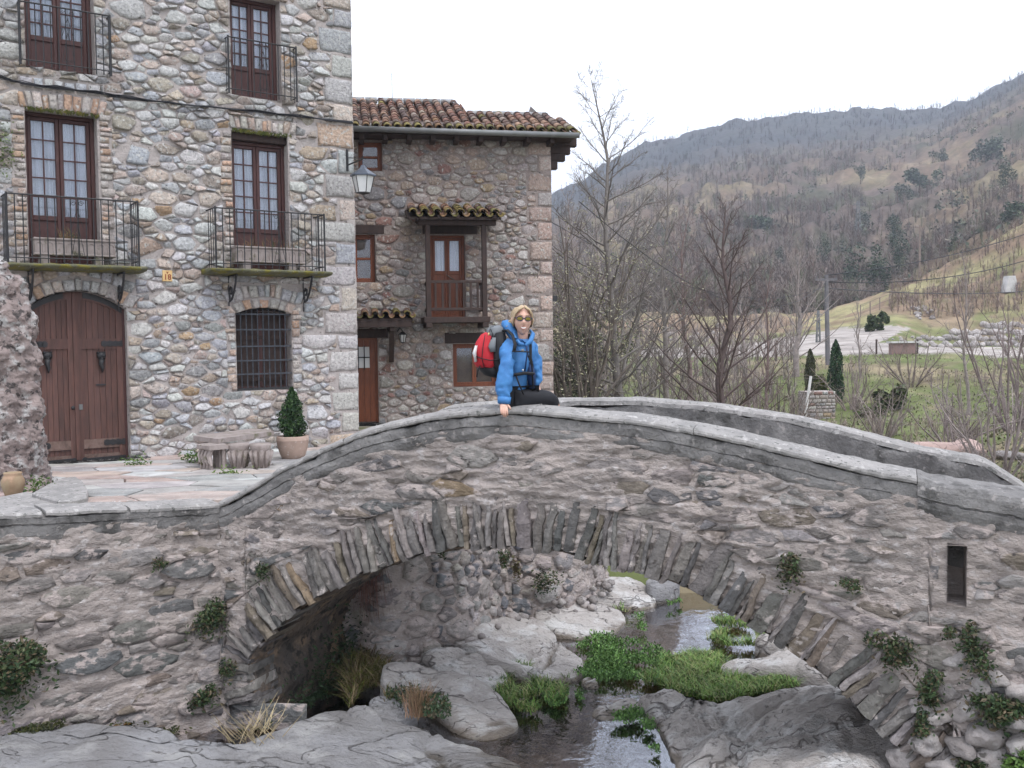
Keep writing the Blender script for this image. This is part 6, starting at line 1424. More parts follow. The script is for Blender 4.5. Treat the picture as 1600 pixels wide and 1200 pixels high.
rk = np.clip((Y - 380) / 140, 0, 1)[:, None]; base_ = base_ * .82 * (1 - rk) + (base_ * .40 + np.array([.0, .012, .03])) * rk
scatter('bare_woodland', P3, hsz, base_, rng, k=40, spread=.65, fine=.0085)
px, Y, P3 = samp(620, 840, 1250, 34, 130); hsz = rng.uniform(.8, 2.6, len(px)); scatter('riverside_thicket', P3, hsz, np.array([(.25, .205, .185), (.20, .17, .15), (.31, .265, .24)])[rng.randint(0, 3, len(px))], rng, k=34, fine=.008)
px, Y, P3 = samp(2300, 1180, 1700, 16, 46); kp = fbm(P3 / 5 + 3, 1, 3) > .0; px, P3 = px[kp], P3[kp]; hsz = rng.uniform(.25, .8, len(px)); scatter('bank_brush', P3, hsz, np.array([(.28, .22, .195), (.32, .26, .21), (.22, .175, .16)])[rng.randint(0, 3, len(px))], rng, k=30, fine=.009)
px, Y, P3 = samp(1500, 1390, 1760, 84, 128); hsz = rng.uniform(.5, 2.2, len(px)); scatter('spur_brush', P3, hsz, np.array([(.20, .15, .135), (.24, .18, .15), (.28, .24, .16)])[rng.randint(0, 3, len(px))], rng, k=26, fine=.012)
# dark bushes dotted over the slope: nobody could count them
px, Y, P3 = samp(420, 880, 1780, 125, 430); n_ = len(px); hb = rng.uniform(.8, 2.4, n_); q_ = rng.normal(size=(n_, 26, 3)) * .38; P_ = (P3[:, None] + q_ * hb[:, None, None] + np.array([0, 0, .6]) * hb[:, None, None]).reshape(-1, 3)
leafcloud(P_, .42, rng, [(.06, .075, .045), (.045, .06, .035), (.09, .10, .06), (.12, .10, .07)], name='slope_bushes', kind='stuff', asp=.7)
# evergreens on the slope
def evergreen(px, Y, hp, wp, seed, label, cols=None, name='pine_tree'):
    rng = np.random.RandomState(seed); b = np.array(gpt(px, Y, -.2)); k = Y / FPX; H = hp * k; R = wp * k / 2; root = thing(name, tuple(b), label, 'tree', None); n = 900
    nb_ = 9; cen = np.stack([rng.normal(size=nb_) * .4, rng.normal(size=nb_) * .4, rng.uniform(.25, .9, nb_)], 1); ci = rng.randint(0, nb_, n)
    q_ = rng.normal(size=(n, 3)); q_ /= np.linalg.norm(q_, axis=1)[:, None]; q_ *= rng.uniform(.5, 1, (n, 1)) * .42
    pts = (cen[ci] + q_ * [1, 1, .55]); sc_ = np.ones(n); pts = b + np.stack([pts[:, 0] * R * sc_, pts[:, 1] * R * sc_, pts[:, 2] * H], 1)
    leafcloud(pts, max(.05 * R * 2, .12), rng, cols or [(.045, .065, .035), (.03, .045, .025), (.06, .08, .04)], name='crown', parent=root, asp=.7)
    q = MB(); q.tube([b, b + np.array([0, 0, H * .6])], [.05 * R + .05, .03], 5); q.build('trunk', 'dwood', root)
ev = [(1547, 300, 46, 62, 'large dark pine high on the slope at the upper right'), (1470, 330, 26, 26, 'pair-like dark pine left of the high one, on the open slope'), (1345, 240, 44, 30, 'dark evergreen beside the lattice pylon, right'), (1436, 290, 40, 50, 'pale green pine clump in the middle of the right slope'), (1408, 280, 38, 30, 'greenish tree left of the pale pine clump'),
      (1290, 200, 60, 26, 'narrow dark evergreen left of the pylon, mid slope'), (1330, 155, 90, 46, 'dark ivy-clad tree at the top of the spur, left'), (1375, 150, 84, 46, 'dark tree group right of the ivy-clad tree'), (1405, 165, 64, 34, 'dark evergreen behind the tall wooden pole'), (1395, 210, 56, 34, 'dark green pine above the tree group'),
      (1180, 260, 26, 60, 'broad low evergreen patch on the middle of the hill'), (1570, 215, 50, 30, 'dark evergreen at the right edge of the slope'), (1345, 330, 30, 20, 'small dark pine below the ridge woods'), (1220, 210, 30, 22, 'small evergreen above the spreading tree'), (1590, 150, 40, 60, 'green thicket on the near slope, right edge')]
for i, (px, Y, hp, wp, lb) in enumerate(ev): evergreen(px, Y, hp, wp, 100 + i, lb)
# cypress pair
def cypress(px, Y, yt, yb, wpx, seed, label, cols):
    rng = np.random.RandomState(seed); b = np.array(at(px, yb, Y)); g = gpt(px, Y); b[2] = min(b[2], g.z); k = Y / FPX; H = at(px, yt, Y).z - b[2]; R = wpx * k / 2; n = 4200; u = rng.rand(n); a = rng.uniform(0, 6.28, n)
    rad = np.interp(u, [0, .1, .4, .75, .93, 1], [.6, .9, 1, .75, .35, .03]) * R * (1 + .15 * np.sin(a * 3 + u * 12)) * rng.uniform(.55, 1.02, n); root = thing('cypress', tuple(b), label, 'tree')
    leafcloud(np.stack([b[0] + rad * np.cos(a), b[1] + rad * np.sin(a), b[2] + u * H], 1), .05, rng, cols, up=1.6, name='crown', parent=root)
    q = MB(); q.tube([b, b + np.array([0, 0, H * .9])], [.08, .02], 5); q.build('trunk', 'dwood', root)
cypress(1306, 38, 531, 634, 24, 5, 'dark green columnar cypress standing by the utility pole', [(.022, .05, .02), (.035, .07, .025), (.015, .035, .015)])
cypress(1266, 39, 546, 592, 17, 6, 'small brownish cypress left of the utility pole', [(.07, .075, .035), (.09, .085, .045), (.05, .055, .025)])
evergreen(1284, 38.5, 40, 34, 140, 'yellow-green bush between the two cypresses on the stone pier', [(.10, .12, .03), (.13, .14, .04), (.07, .09, .025)], name='green_bush')
evergreen(1362, GY(1362, 518), 30, 26, 141, 'dark green hedge bush at the bend of the road, left', [(.04, .06, .025), (.06, .08, .03)], name='green_bush')
evergreen(1377, GY(1377, 516), 32, 22, 142, 'dark green hedge bush at the bend of the road, right', [(.04, .06, .025), (.06, .08, .03)], name='green_bush')
for i, (px, Y, hp, wp, lb) in enumerate([(1395, 36, 44, 60, 'green ivy thicket hanging over the bank under the hut'), (1365, 35, 26, 40, 'ivy mound on the bank right of the cypress')]): evergreen(px, Y, hp, wp, 150 + i, lb, [(.05, .075, .025), (.08, .10, .035), (.10, .09, .05)], name='ivy_thicket')
# stone pier with a rail
b = at(1283, 640, 35); k = 35 / FPX; root = thing('stone_pier', (b.x, b.y, b.z), 'small square rubble pier below the green bush across the river', 'pier')
PP = Plane((b.x, b.y, 0), (1, .1, 0), (.1, -1, 0)); hw = 23 * k; zt_ = at(1283, 612, 35).z; q = MB(); q.box(PP, -hw, hw, b.z - .8, zt_, -.8, .0); q.build('core', 'bmortar', root)
z = b.z - .8; rg = np.random.RandomState(9)
while z < zt_:
    h = rg.uniform(.10, .17); x = -hw
    while x < hw - .04:
        w = min(rg.uniform(.15, .35), hw - x); o = stone_mesh([(x, z), (x + w, z), (x + w, z + h), (x, z + h)], .012, .04, rg, rounded=.2, seg=8)
        if o: mobj('stone', PP.map(o[0][:, 0], o[0][:, 1], o[0][:, 2]), o[1], 'stone', root, cols=pick(FP, rg), smooth=True)
        x += w
    z += h
q = MB(); q.tube([at(1258, 650, 34.6), at(1267, 588, 34.9)], .05, 6); tag(q.build('leaning_post', 'white'), 'pale leaning post propped beside the stone pier', 'post')
# poles, wires, pylon
def pole(px, Y, yt, w, label, mt='metalpole', dx=0, arms=0):
    b = gpt(px, Y, -.3); t = at(px + dx, yt, Y); root = thing('utility_pole', tuple(b), label, 'pole'); q = MB(); q.tube([b, t], [w, w * .75], 7); q.build('shaft', mt, root)
    q = MB(); q.box(Plane((t.x, t.y, 0), (1, 0, 0), (0, -1, 0)), -.5, .5, t.z - .25, t.z - .15, -.04, .04)
    for s in (-.45, 0, .45): q.tube([(t.x + s, t.y, t.z - .15), (t.x + s, t.y, t.z)], .03, 5)
    q.build('crossarm', mt, root); return t
t1 = pole(1294, 46, 430, .12, 'grey utility pole beside the cypress', dx=-3); t2 = pole(1437, 110, 352, .11, 'brown wooden pole farther up the slope', 'polewood')
q = MB()
for off_, e in ((0, (1760, 60, 300)), (-.6, (1760, 90, 430)), (-.3, (1700, 55, 372))):
    a = t1 + Vector((0, 0, off_)); c = at(e[0], e[2], e[1]); q.tube([a.lerp(c, u) - Vector((0, 0, 4 * u * (1 - u) * .8)) for u in np.linspace(0, 1, 12)], .022, 4)
tag(q.build('power_line', 'cable'), 'dark power lines running from the utility pole to the right', 'cable')
q = MB()
for u0, (a, e) in enumerate(((t1 + Vector((0, 0, -.3)), at(905, 315, 20)), (t1 + Vector((0, 0, -.5)), at(700, 240, 22)))): q.tube([a.lerp(e, u) - Vector((0, 0, 4 * u * (1 - u) * 1.6)) for u in np.linspace(0, 1, 14)], .010, 4)
tag(q.build('service_line', 'cable'), 'thin service wires from the utility pole towards the farmhouse', 'cable')
def pylon(px, Y, yt, wpx, label):
    b = gpt(px, Y, -1); t = at(px, yt, Y); w = wpx * Y / FPX / 2; root = thing('lattice_pylon', tuple(b), label, 'pylon'); q = MB(); H = t.z - b.z
    cor = lambda k, u: Vector((b.x + (1 if k in (1, 2) else -1) * w * (1 - .7 * u), b.y + (1 if k > 1 else -1) * w * (1 - .7 * u), b.z + H * u))
    for k in range(4):
        q.tube([cor(k, 0), cor(k, 1)], .05 * w + .03, 4)
        for i in range(7): q.tube([cor(k, i / 7), cor((k + 1) % 4, (i + 1) / 7)], .04 * w + .015, 3)
    q.build('lattice', 'gutter', root); q = MB()
    for u in (.8, .92): c = b + Vector((0, 0, H * u)); q.tube([c - Vector((w * 1.6, 0, 0)), c + Vector((w * 1.6, 0, 0))], .06 * w + .02, 4)
    q.build('crossarms', 'gutter', root)
pylon(1341, 230, 314, 9, 'grey lattice pylon on the middle slope'); pylon(1279, 62, 485, 7, 'short lattice mast by the road left of the pole')
# concrete hut, whitewashed marker, fence posts
k = 52 / FPX; a = at(1392, 555, 50); root = thing('small_hut', (a.x, a.y, a.z), 'little pinkish hut with a flat pale roof beside the road', 'hut'); PP = Plane((a.x, a.y, 0), (1, -.1, 0), (-.1, -1, 0)); zt_ = at(1410, 536, 50).z
q = MB(); q.box(PP, .05, .62, a.z - .3, zt_, -.6, 0); q.build('left_leaf', 'brick', root); q = MB(); q.box(PP, .65, 1.22, a.z - .3, zt_, -.6, -.01); q.build('right_leaf', 'brick', root); q = MB(); q.box(PP, -.05, 1.35, zt_, zt_ + .09, -.7, .1); q.build('roof_slab', 'white', root)
g = gpt(1577, GY(1577, 456), -.3); root = mobj('whitewashed_pillar', [Vector((g.x + sx * (.62 if z < 1 else .3) , g.y + sy * .5, g.z + z * .58 + .2)) for z in (0, 2.6) for sx, sy in ((-1, -1), (1, -1), (1, 1), (-1, 1))], [(0, 1, 5, 4), (1, 2, 6, 5), (2, 3, 7, 6), (3, 0, 4, 7), (4, 5, 6, 7)], 'white')
tag(root, 'whitewashed tapering block on the slope at the right edge', 'pillar')
for i, (px, Y) in enumerate([(1370, 51), (1434, 51.5)]):
    g = gpt(px, Y, -.2); q = MB(); q.tube([g, g + Vector((0, 0, .95))], .05, 5); tag(q.build('fence_post', 'dwood'), ['dark post left of the small hut', 'dark post just right of the small hut'][i], 'post')
q = MB(); fp = [(1345 + i * 15, 88 + i * .6) for i in range(13)]; tops = []
root = thing('wire_fence', tuple(gpt(1345, 88)), 'thin wire fence along the terrace above the boulders', 'fence')
for px, Y in fp: g = gpt(px, Y, -.2); tops.append(g + Vector((0, 0, 1.3))); q = MB(); q.tube([g, tops[-1]], .05, 4); q.build('post', 'polewood', root)
q = MB(); q.tube(tops, .012, 3); q.tube([t - Vector((0, 0, .5)) for t in tops], .012, 3); q.build('wire', 'cable', root)
# boulder wall beyond the road: each boulder a thing
rg = np.random.RandomState(4); nb = 0
BL = []; BLR = []
for row in range(4):
    for i in range(24):
        px = 1436 + i * 8.2 + rg.uniform(-3, 3); top = np.interp(px, [1430, 1500, 1560, 1630], [1.2, 2.2, 3.6, 3.8])
        if row < top: BL.append((px, 541 - row * 9.5 + rg.uniform(-2, 2), rg.uniform(4.6, 8.2))); BLR.append(row)
NW = len(BL)
for i in range(22): BL.append((rg.uniform(1418, 1462), rg.uniform(482, 502), rg.uniform(2.5, 4.8)))
for i in range(14): BL.append((rg.uniform(1380, 1440), rg.uniform(528, 541), rg.uniform(2, 4)))
for i in range(34): BL.append((rg.uniform(1035, 1140), rg.uniform(500, 548), rg.uniform(2, 5.5)))
for i, (px, py, r) in enumerate(BL):
    Y = GY(px, py, 60, 110) if px > 1370 else GY(px, py, 40, 110); k = Y / FPX; p = gpt(px, Y, r * k * .3)
    o = blob(p, (r * k * 1.1, r * k, r * k * .85), rg, sub=2, mt='boulder', name='boulder')
    ORD = ['leftmost', 'second', 'third', 'fourth', 'fifth', 'sixth', 'seventh', 'eighth', 'ninth', 'tenth', 'eleventh', 'twelfth', 'thirteenth', 'fourteenth', 'fifteenth', 'sixteenth', 'seventeenth', 'eighteenth', 'nineteenth', 'twentieth', 'twenty-first', 'twenty-second', 'twenty-third', 'twenty-fourth', 'twenty-fifth', 'twenty-sixth', 'twenty-seventh', 'twenty-eighth', 'twenty-ninth', 'thirtieth', 'thirty-first', 'thirty-second', 'thirty-third', 'thirty-fourth', 'thirty-fifth']
    def rank(f): return ORD[sum(1 for b_ in BL if f(b_) and b_[0] < px)] + ' from the left'
    if i < NW: rw_ = BLR[i]; tag(o, 'pale boulder of the wall across the road, %s in its %s row' % (ORD[sum(1 for j_ in range(NW) if BLR[j_] == rw_ and BL[j_][0] < px)], ['bottom', 'second', 'third', 'top'][rw_]), 'boulder', 'boulders of the wall across the road')
    elif i < NW + 22: tag(o, 'small pale stone heaped on the terrace above the road, ' + rank(lambda b_: b_ in BL[NW:NW + 22]), 'stone', 'stones heaped on the terrace')
    elif i < NW + 36: tag(o, 'little pale stone at the left foot of the boulder wall, ' + rank(lambda b_: b_ in BL[NW + 22:NW + 36]), 'stone', 'stones at the foot of the boulder wall')
    else: tag(o, 'pale stone in the scree left of the road, ' + rank(lambda b_: b_ in BL[NW + 36:]), 'stone', 'stones scattered left of the road')
for i, (px, py, Y, r, lb) in enumerate([(1462, 702, 19, .42, 'long pinkish rock lying by the river beyond the parapet, left one'), (1512, 699, 20, .40, 'long pink rock lying by the river, right one'), (1412, 640, 36, .35, 'pale grey rock half buried in the grassy bank'), (1445, 668, 30, .3, 'whitish rock in the scrub above the pink rocks'), (1580, 712, 19, .25, 'grey river stone at the right edge beyond the parapet')]):
    p = at(px, py, Y); tag(blob(p, (r * 1.9, r * .8, r * .35), np.random.RandomState(i), sub=3, mt='pinkrock' if i < 2 else 'boulder', name='rock'), lb, 'rock')
# grass on the far bank
def blades(name, pts, h, rng, cols, w=.012, lean=.35, kind='stuff', parent=None):
    n = len(pts); P = np.asarray(pts, float); a = rng.uniform(0, 6.28, n); hh_ = h * rng.uniform(.5, 1.3, n); d = np.stack([np.cos(a), np.sin(a), 0 * a], 1); s = np.stack([-np.sin(a), np.cos(a), 0 * a], 1) * w
    m_ = P + d * (hh_ * lean * .35)[:, None] + np.array([0, 0, 1]) * (hh_ * .6)[:, None]; t = P + d * (hh_ * lean * rng.uniform(.5, 1.5, n))[:, None] + np.array([0, 0, 1]) * hh_[:, None]
    V = np.stack([P - s, P + s, m_ + s * .8, m_ - s * .8, t], 1).reshape(-1, 3); b = np.arange(n)[:, None] * 5
    F = np.concatenate([b + np.array([0, 1, 2]), b + np.array([0, 2, 3]), b + np.array([3, 2, 4])]); C = np.repeat(np.asarray(cols)[rng.randint(0, len(cols), n)] * rng.uniform(.7, 1.25, (n, 1)), 5, 0)
    return mobj(name, V, F, 'leaf', parent, cols=C, kind=kind)
px, Y, P3 = samp(26000, 1180, 1720, 15, 52); keep = fbm(P3 / 4, 1, 3) > -.15; P3 = P3[keep]; blades('bank_grass', P3 + [0, 0, .03], .12, rng, [(.125, .155, .06), (.15, .18, .07), (.24, .20, .13), (.11, .13, .055), (.27, .22, .16)], w=.03, lean=.9)

# ================================================================== PLANTS IN THE STREAM AND ON THE WALLS
rng = np.random.RandomState(55)
GR = [(.12, .22, .045), (.16, .27, .055), (.08, .16, .04), (.21, .27, .08), (.26, .26, .11)]
def patch(poly, n, z0=.0, z1=.0):
    a = np.array(poly, float); x = rng.uniform(a[:, 0].min(), a[:, 0].max(), n * 3); y = rng.uniform(a[:, 1].min(), a[:, 1].max(), n * 3); m = inpoly(x, y, poly); x, y = x[m][:n], y[m][:n]
    P = np.array([tuple(hitz(u, v, z0 + rng.uniform(0, 1) * z1)) for u, v in zip(x, y)]); dn = fbm(P * 3, 1, 2); return P, dn
gp = [([(895, 1010), (930, 990), (985, 995), (1050, 1025), (1060, 1045), (1000, 1060), (940, 1062), (900, 1055), (915, 1035)], 2600, .15, 'leafy'), ([(755, 1045), (800, 1035), (850, 1050), (900, 1062), (905, 1100), (850, 1100), (820, 1130), (795, 1115), (765, 1075)], 2400, .16, 'grass'),
      ([(1005, 1060), (1040, 1030), (1090, 1020), (1135, 1030), (1130, 1055), (1190, 1062), (1270, 1050), (1285, 1065), (1200, 1082), (1120, 1098), (1050, 1084), (1010, 1080)], 5200, .17, 'grass'), ([(1100, 950), (1140, 958), (1180, 985), (1215, 1000), (1180, 1010), (1140, 1010), (1100, 1000), (1130, 985), (1110, 970)], 2200, .14, 'grass'),
      ([(1015, 915), (1050, 912), (1085, 930), (1095, 948), (1060, 950), (1030, 948)], 1500, .16, 'leafy'), ([(925, 1110), (955, 1105), (1000, 1112), (1025, 1140), (1030, 1175), (1010, 1165), (990, 1135), (940, 1125)], 900, .14, 'leafy'),
      ([(985, 965), (1005, 960), (1010, 985), (990, 985)], 160, .08, 'leafy'), ([(850, 1080), (905, 1075), (910, 1095), (860, 1105)], 900, .06, 'leafy'), ([(870, 925), (960, 935), (990, 950), (980, 958), (900, 942)], 200, .05, 'grass'), ([(600, 1095), (640, 1085), (700, 1105), (710, 1135), (640, 1130)], 1300, .13, 'dark'),
      ([(545, 1030), (600, 1030), (625, 1080), (600, 1110), (545, 1110)], 1300, .22, 'moss'), ([(1060, 1035), (1110, 1030), (1120, 1050), (1070, 1060)], 500, .2, 'grass')]
gb = [], []
allP = {'grass': [], 'leafy': [], 'dark': [], 'moss': []}
for poly, n, h, kd in gp:
    P, dn = patch(poly, int(n * 1.7), .02 if kd in ('grass', 'leafy') else .22, .05); P = P[dn > -.08]; allP[kd].append((P, h))
def cat_(k): return [a for a, _ in allP[k]], allP[k]
P = np.concatenate([a for a, h in allP['grass']]); blades('stream_grass', P, .07, rng, GR, w=.0055, lean=1.3)
P = np.concatenate([a for a, h in allP['leafy']]); P = P + np.stack([rng.normal(size=len(P)) * .01, rng.normal(size=len(P)) * .01, rng.uniform(0, .06, len(P)) * (fbm(P * 5, 1, 2) > -.1)], 1)
leafcloud(np.repeat(P, 2, 0) + rng.normal(size=(len(P) * 2, 3)) * .012, .017, rng, [(.11, .21, .055), (.16, .28, .08), (.07, .14, .04)], up=1.2, name='watercress', kind='stuff', asp=.7)
P = np.concatenate([a for a, h in allP['dark']]); P[:, 2] += rng.uniform(0, .12, len(P)); leafcloud(P, .02, rng, [(.03, .06, .025), (.05, .085, .04), (.12, .10, .06)], name='marsh_herbs', kind='stuff', up=.8)
P = np.concatenate([a for a, h in allP['moss']]); blades('moss_and_dry_grass', P, .13, rng, [(.09, .10, .02), (.13, .13, .03), (.24, .18, .10), (.17, .12, .07)], w=.005, lean=1.4)
# dry stems: reddish ones by the barrel and the brown tuft
def tuft(c, n, h, sp, cols, label, name='dry_tuft', cat='plant', w=.004, droop=0.0):
    c = Vector(c); rg = np.random.RandomState(int(abs(c.x * 100 + c.z * 70)) % 9999); pol = []
    q = MB()
    for i in range(n):
        a = rg.uniform(0, 6.28); d = Vector((math.cos(a) * sp, math.sin(a) * sp, 1)); hh_ = h * rg.uniform(.5, 1.2); p0 = c + Vector((rg.normal() * sp * .12, rg.normal() * sp * .12, 0)); q.c = cols[rg.randint(len(cols))]
        q.tube([p0, p0 + d * hh_ * .5, p0 + d * hh_ + Vector((rg.normal() * .1 * h, rg.normal() * .1 * h, -droop * h))], [w, w * .8, w * .3], 3)
    return tag(q.build(name, 'leaf', col=True), label, cat)
tuft(hitz(655, 1118, .2), 130, .26, .35, [(.22, .13, .08), (.26, .18, .10), (.14, .09, .05)], 'tuft of reddish dry stems among green herbs beside the pale boulder')
tuft(kmap(.35, 1.25, .05).ravel(), 160, .6, .3, [(.20, .09, .08), (.26, .15, .12), (.16, .09, .07)], 'hanging mass of reddish dead stems at the left end of the bank wall', name='dead_creeper', droop=1.6)
tuft(hitz(395, 1150, .3), 60, .2, .9, [(.36, .29, .17), (.28, .22, .13)], 'straw-coloured grass tuft at the foot of the arch, left', name='grass_tuft')
# leafy plants rooted in the masonry
IV = [(.035, .06, .024), (.05, .08, .03), (.022, .04, .018), (.075, .09, .04), (.11, .085, .05)]
def wallplant(pl, x, y, w, h, n, label, cols=IV, r=.022, off=.04, name='wall_plant', stems=True, deep=.09, cat='plant'):
    rg = np.random.RandomState(int(x * 7 + y)); s, z = pl.px(x, y, off); Y = pl.w(s, z, off).y; k = Y / FPX; W_, H_ = w * k / 2, h * k / 2; c = pl.w(s, z, off); root = thing(name, tuple(pl.w(s, z, 0)), label, cat)
    nb_ = 7; cen = rg.uniform(-.6, .6, (nb_, 2)); ci = rg.randint(0, nb_, n); a = rg.uniform(0, 6.28, n); rr = np.sqrt(rg.rand(n)) * .5
    u = cen[ci, 0] + rr * np.cos(a); v = cen[ci, 1] + rr * np.sin(a); o = rg.rand(n) * deep * np.clip(1.3 - np.hypot(u, v), .15, 1) + .02
    tr_ = rg.rand(n) < .22; u = np.where(tr_, u * 1.5, u); v = np.where(tr_, v - rg.rand(n) * 1.1, v); o = np.where(tr_, .02 + o * .3, o)
    pts = pl.map(s + u * W_, z + v * H_, off + o); leafcloud(pts, r, rg, cols, name='leaves', parent=root, up=.5)
    if stems:
        q = MB()
        for i in range(14): u_, v_ = rg.uniform(-.8, .8, 2); q.c = (.12, .09, .06); q.tube([pl.w(s, z - H_ * .1, .0), pl.w(s + u_ * W_ * .6, z + v_ * H_ * .4, deep * .7), pl.w(s + u_ * W_ * 1.1, z + v_ * H_ * 1.1, deep * .6)], [.004, .003, .0015], 3)
        q.build('stems', 'leaf', root, col=True)
wallplant(WNG, 15, 1028, 120, 110, 2600, 'dark green bush bulging from the retaining wall at the left edge', deep=.22, r=.026)
wallplant(WNG, 330, 958, 62, 56, 900, 'round leafy plant on the wall left of the arch'); wallplant(WNG, 247, 877, 26, 20, 160, 'small sprig high on the wall under the coping', r=.016)
wallplant(BRI, 417, 888, 30, 32, 260, 'little plant growing above the left haunch of the arch', r=.016); wallplant(WNG, 312, 1087, 52, 34, 380, 'small plant low on the wall above the bedrock slab'); wallplant(BRI, 360, 1040, 36, 34, 300, 'plant clinging at the left springing of the arch', r=.018)
wallplant(WNG, 362, 1162, 56, 40, 620, 'leafy clump at the foot of the wall on the bedrock slab', off=.15)
for x, y, w, h, n in ((60, 1138, 90, 22, 500), (150, 1140, 110, 24, 700), (235, 1150, 90, 20, 450)):
    wallplant(WNG, x, y, w, h, n, {60: 'dark moss fringe at the wall foot, leftmost', 150: 'orange-brown and green moss fringe along the wall foot', 235: 'moss fringe at the wall foot nearest the arch'}[x], cols=[(.04, .05, .015), (.07, .075, .02), (.16, .09, .03) if x == 150 else (.06, .06, .02), (.03, .035, .015)], r=.02, off=.05, name='moss_fringe', stems=False, cat='moss')
wallplant(BRI, 1234, 890, 54, 56, 420, 'grassy weed with brown stems above the right haunch of the arch', cols=[(.05, .08, .03), (.09, .10, .05), (.14, .11, .07), (.03, .04, .02)], r=.018)
wallplant(BRI, 1328, 910, 34, 20, 200, 'small weed right of the grassy one', r=.015); wallplant(BRI, 1385, 1012, 80, 56, 750, 'wide dark ivy clump left of the wall slot', r=.02, cols=IV + [(.10, .08, .05)])
wallplant(BRI, 1525, 1015, 46, 90, 600, 'tall ivy strand below the wall slot', r=.02); wallplant(BRI, 1450, 1072, 50, 56, 480, 'ivy patch beside the rounded stones', r=.02); wallplant(BRI, 1560, 1110, 100, 50, 1000, 'thick ivy mass in the lower right corner', r=.024, deep=.14)
wallplant(BRI, 1590, 1180, 60, 50, 800, 'bright green leaves in the bottom right corner', cols=[(.07, .13, .03), (.10, .17, .04)], r=.026, deep=.2); wallplant(BRI, 1440, 1130, 34, 50, 420, 'ivy runner between the rounded stones', r=.018); wallplant(BRI, 1482, 985, 22, 20, 160, 'tuft right under the wall slot', r=.015)
wallplant(BRI, 1520, 1190, 50, 36, 500, 'small-leaved creeper between the lowest rounded stones', r=.018)
def bankplant(s, z, w, h, n, label, cols=IV, **k):
    rg = np.random.RandomState(int(s * 100 + z * 10)); root = thing('bank_plant', tuple(kmap(s, z, 0).ravel()), label, 'plant'); u = rg.normal(size=n) * .42; v = rg.normal(size=n) * .42
    leafcloud(kmap(s + u * w, z + v * h, .12 + rg.rand(n) * .1), .022, rg, cols, name='leaves', parent=root)
for s, z, w, h, n, lb in ((1.0, 1.35, .08, .16, 160, 'dark strand of ivy on the bank wall beside the barrel'), (2.1, 1.0, .10, .14, 200, 'small green plant midway along the bank wall'), (2.75, 1.25, .14, .10, 220, 'plant high on the bank wall below the arch crown'), (3.2, 1.2, .10, .20, 260, 'long green plant under the crown, right of the high one'),
                        (3.0, .62, .18, .18, 420, 'bushy plant at the foot of the bank wall behind the sloping rock'), (3.9, .9, .12, .25, 300, 'dry brownish plant on the far part of the bank wall'), (2.5, .8, .12, .14, 240, 'dry weed in the middle of the bank wall')):
    bankplant(s, z, w, h, n, lb, IV if 'dry' not in lb else [(.16, .12, .08), (.12, .11, .05)])
# ivy inside the barrel and at the pier foot
for (s_, w_, n, lb) in ((.3, 1.2, 700, 'dark ivy on the shaded inner side of the left pier'), (.2, .6, 700, 'low dark bush at the shaded foot of the left pier')):
    rg = np.random.RandomState(n); i0 = np.argmin(np.abs(arcs - s_)); p = ARCD[i0]; root = thing('pier_ivy', tuple(BRI.w(p[0] + .1, p[1], -w_)), lb, 'plant'); u = rg.normal(size=(n, 3)) * [.08, .22, .35]; leafcloud(BRI.map(p[0] + .12 + np.abs(u[:, 0]), np.maximum(p[1] + u[:, 1] + (.25 if w_ > 1 else -.02), .12), -w_ + u[:, 2]), .024, rg, [(.03, .055, .02), (.02, .04, .015)], name='leaves', parent=root)
# sprigs on the yard by the house wall and on the coping
for i, (x, y, n, lb) in enumerate([(300, 716, 260, 'green weed at the left end of the stone bench'), (212, 726, 160, 'weed beside the arched door, right'), (357, 745, 240, 'bright weeds in the paving near the coping'), (60, 762, 140, 'little plant at the foot of the tufa pillar')]):
    p = hitz(x, y, GZ + .05 if i != 3 else 2.05); root = thing('weed', tuple(p), lb, 'plant'); rg = np.random.RandomState(i); leafcloud(np.array(p) + rg.normal(size=(n, 3)) * [.09, .05, .05] + [0, 0, .03], .022, rg, [(.05, .10, .02), (.10, .16, .04)] if i != 2 else [(.13, .20, .04), (.10, .16, .04)], name='leaves', parent=root)
s, z = FAC.px(2, 235, .05); rg = np.random.RandomState(8); root = thing('wall_plant', tuple(FAC.w(s, z, .05)), 'light green creeper at the left edge beside the upper window', 'plant'); leafcloud(FAC.map(s + rg.normal(size=260) * .1, z + rg.normal(size=260) * .18, .08 + rg.rand(260) * .05), .025, rg, [(.13, .17, .05), (.09, .13, .04)], name='leaves', parent=root)

# ================================================================== THE WOMAN ON THE PARAPET
def cm(name, c, c2=None, **k): M[name] = mat(name, c, c2 or c, **{**dict(sc=14, bump=0, rough=.7), **k})
cm('skin', (.62, .39, .30), (.58, .34, .26), rough=.5); cm('jacket', (.060, .21, .47), (.05, .17, .40), rough=.55, bump=.25, bsc=14, bd=.02); cm('navy', (.015, .035, .10)); cm('trouser', (.012, .012, .015), bump=.2, bsc=20, bd=.01)
cm('hair', (.56, .43, .28), (.36, .26, .15), sc=34, stretch=(6, 6, 1), bump=.5, bsc=60, bd=.006, rough=.5); cm('redpack', (.50, .025, .035), (.42, .02, .03), bump=.2, bsc=16, bd=.015); cm('blackpack', (.016, .016, .018)); cm('greypack', (.16, .17, .18)); cm('whitepatch', (.6, .6, .6))
cm('lips', (.46, .21, .17)); cm('teeth', (.75, .72, .68)); cm('lens', (.17, .13, .015), rough=.35, spec=.4); cm('frames', (.02, .03, .07), rough=.3); cm('brow', (.28, .19, .11)); cm('metalclip', (.5, .5, .5), metal=.8, rough=.3)
YP = BRI.w(0, 0, -.15).y + .0
def pp(x, y, dy=0.0): return at(x, y, YP + dy)
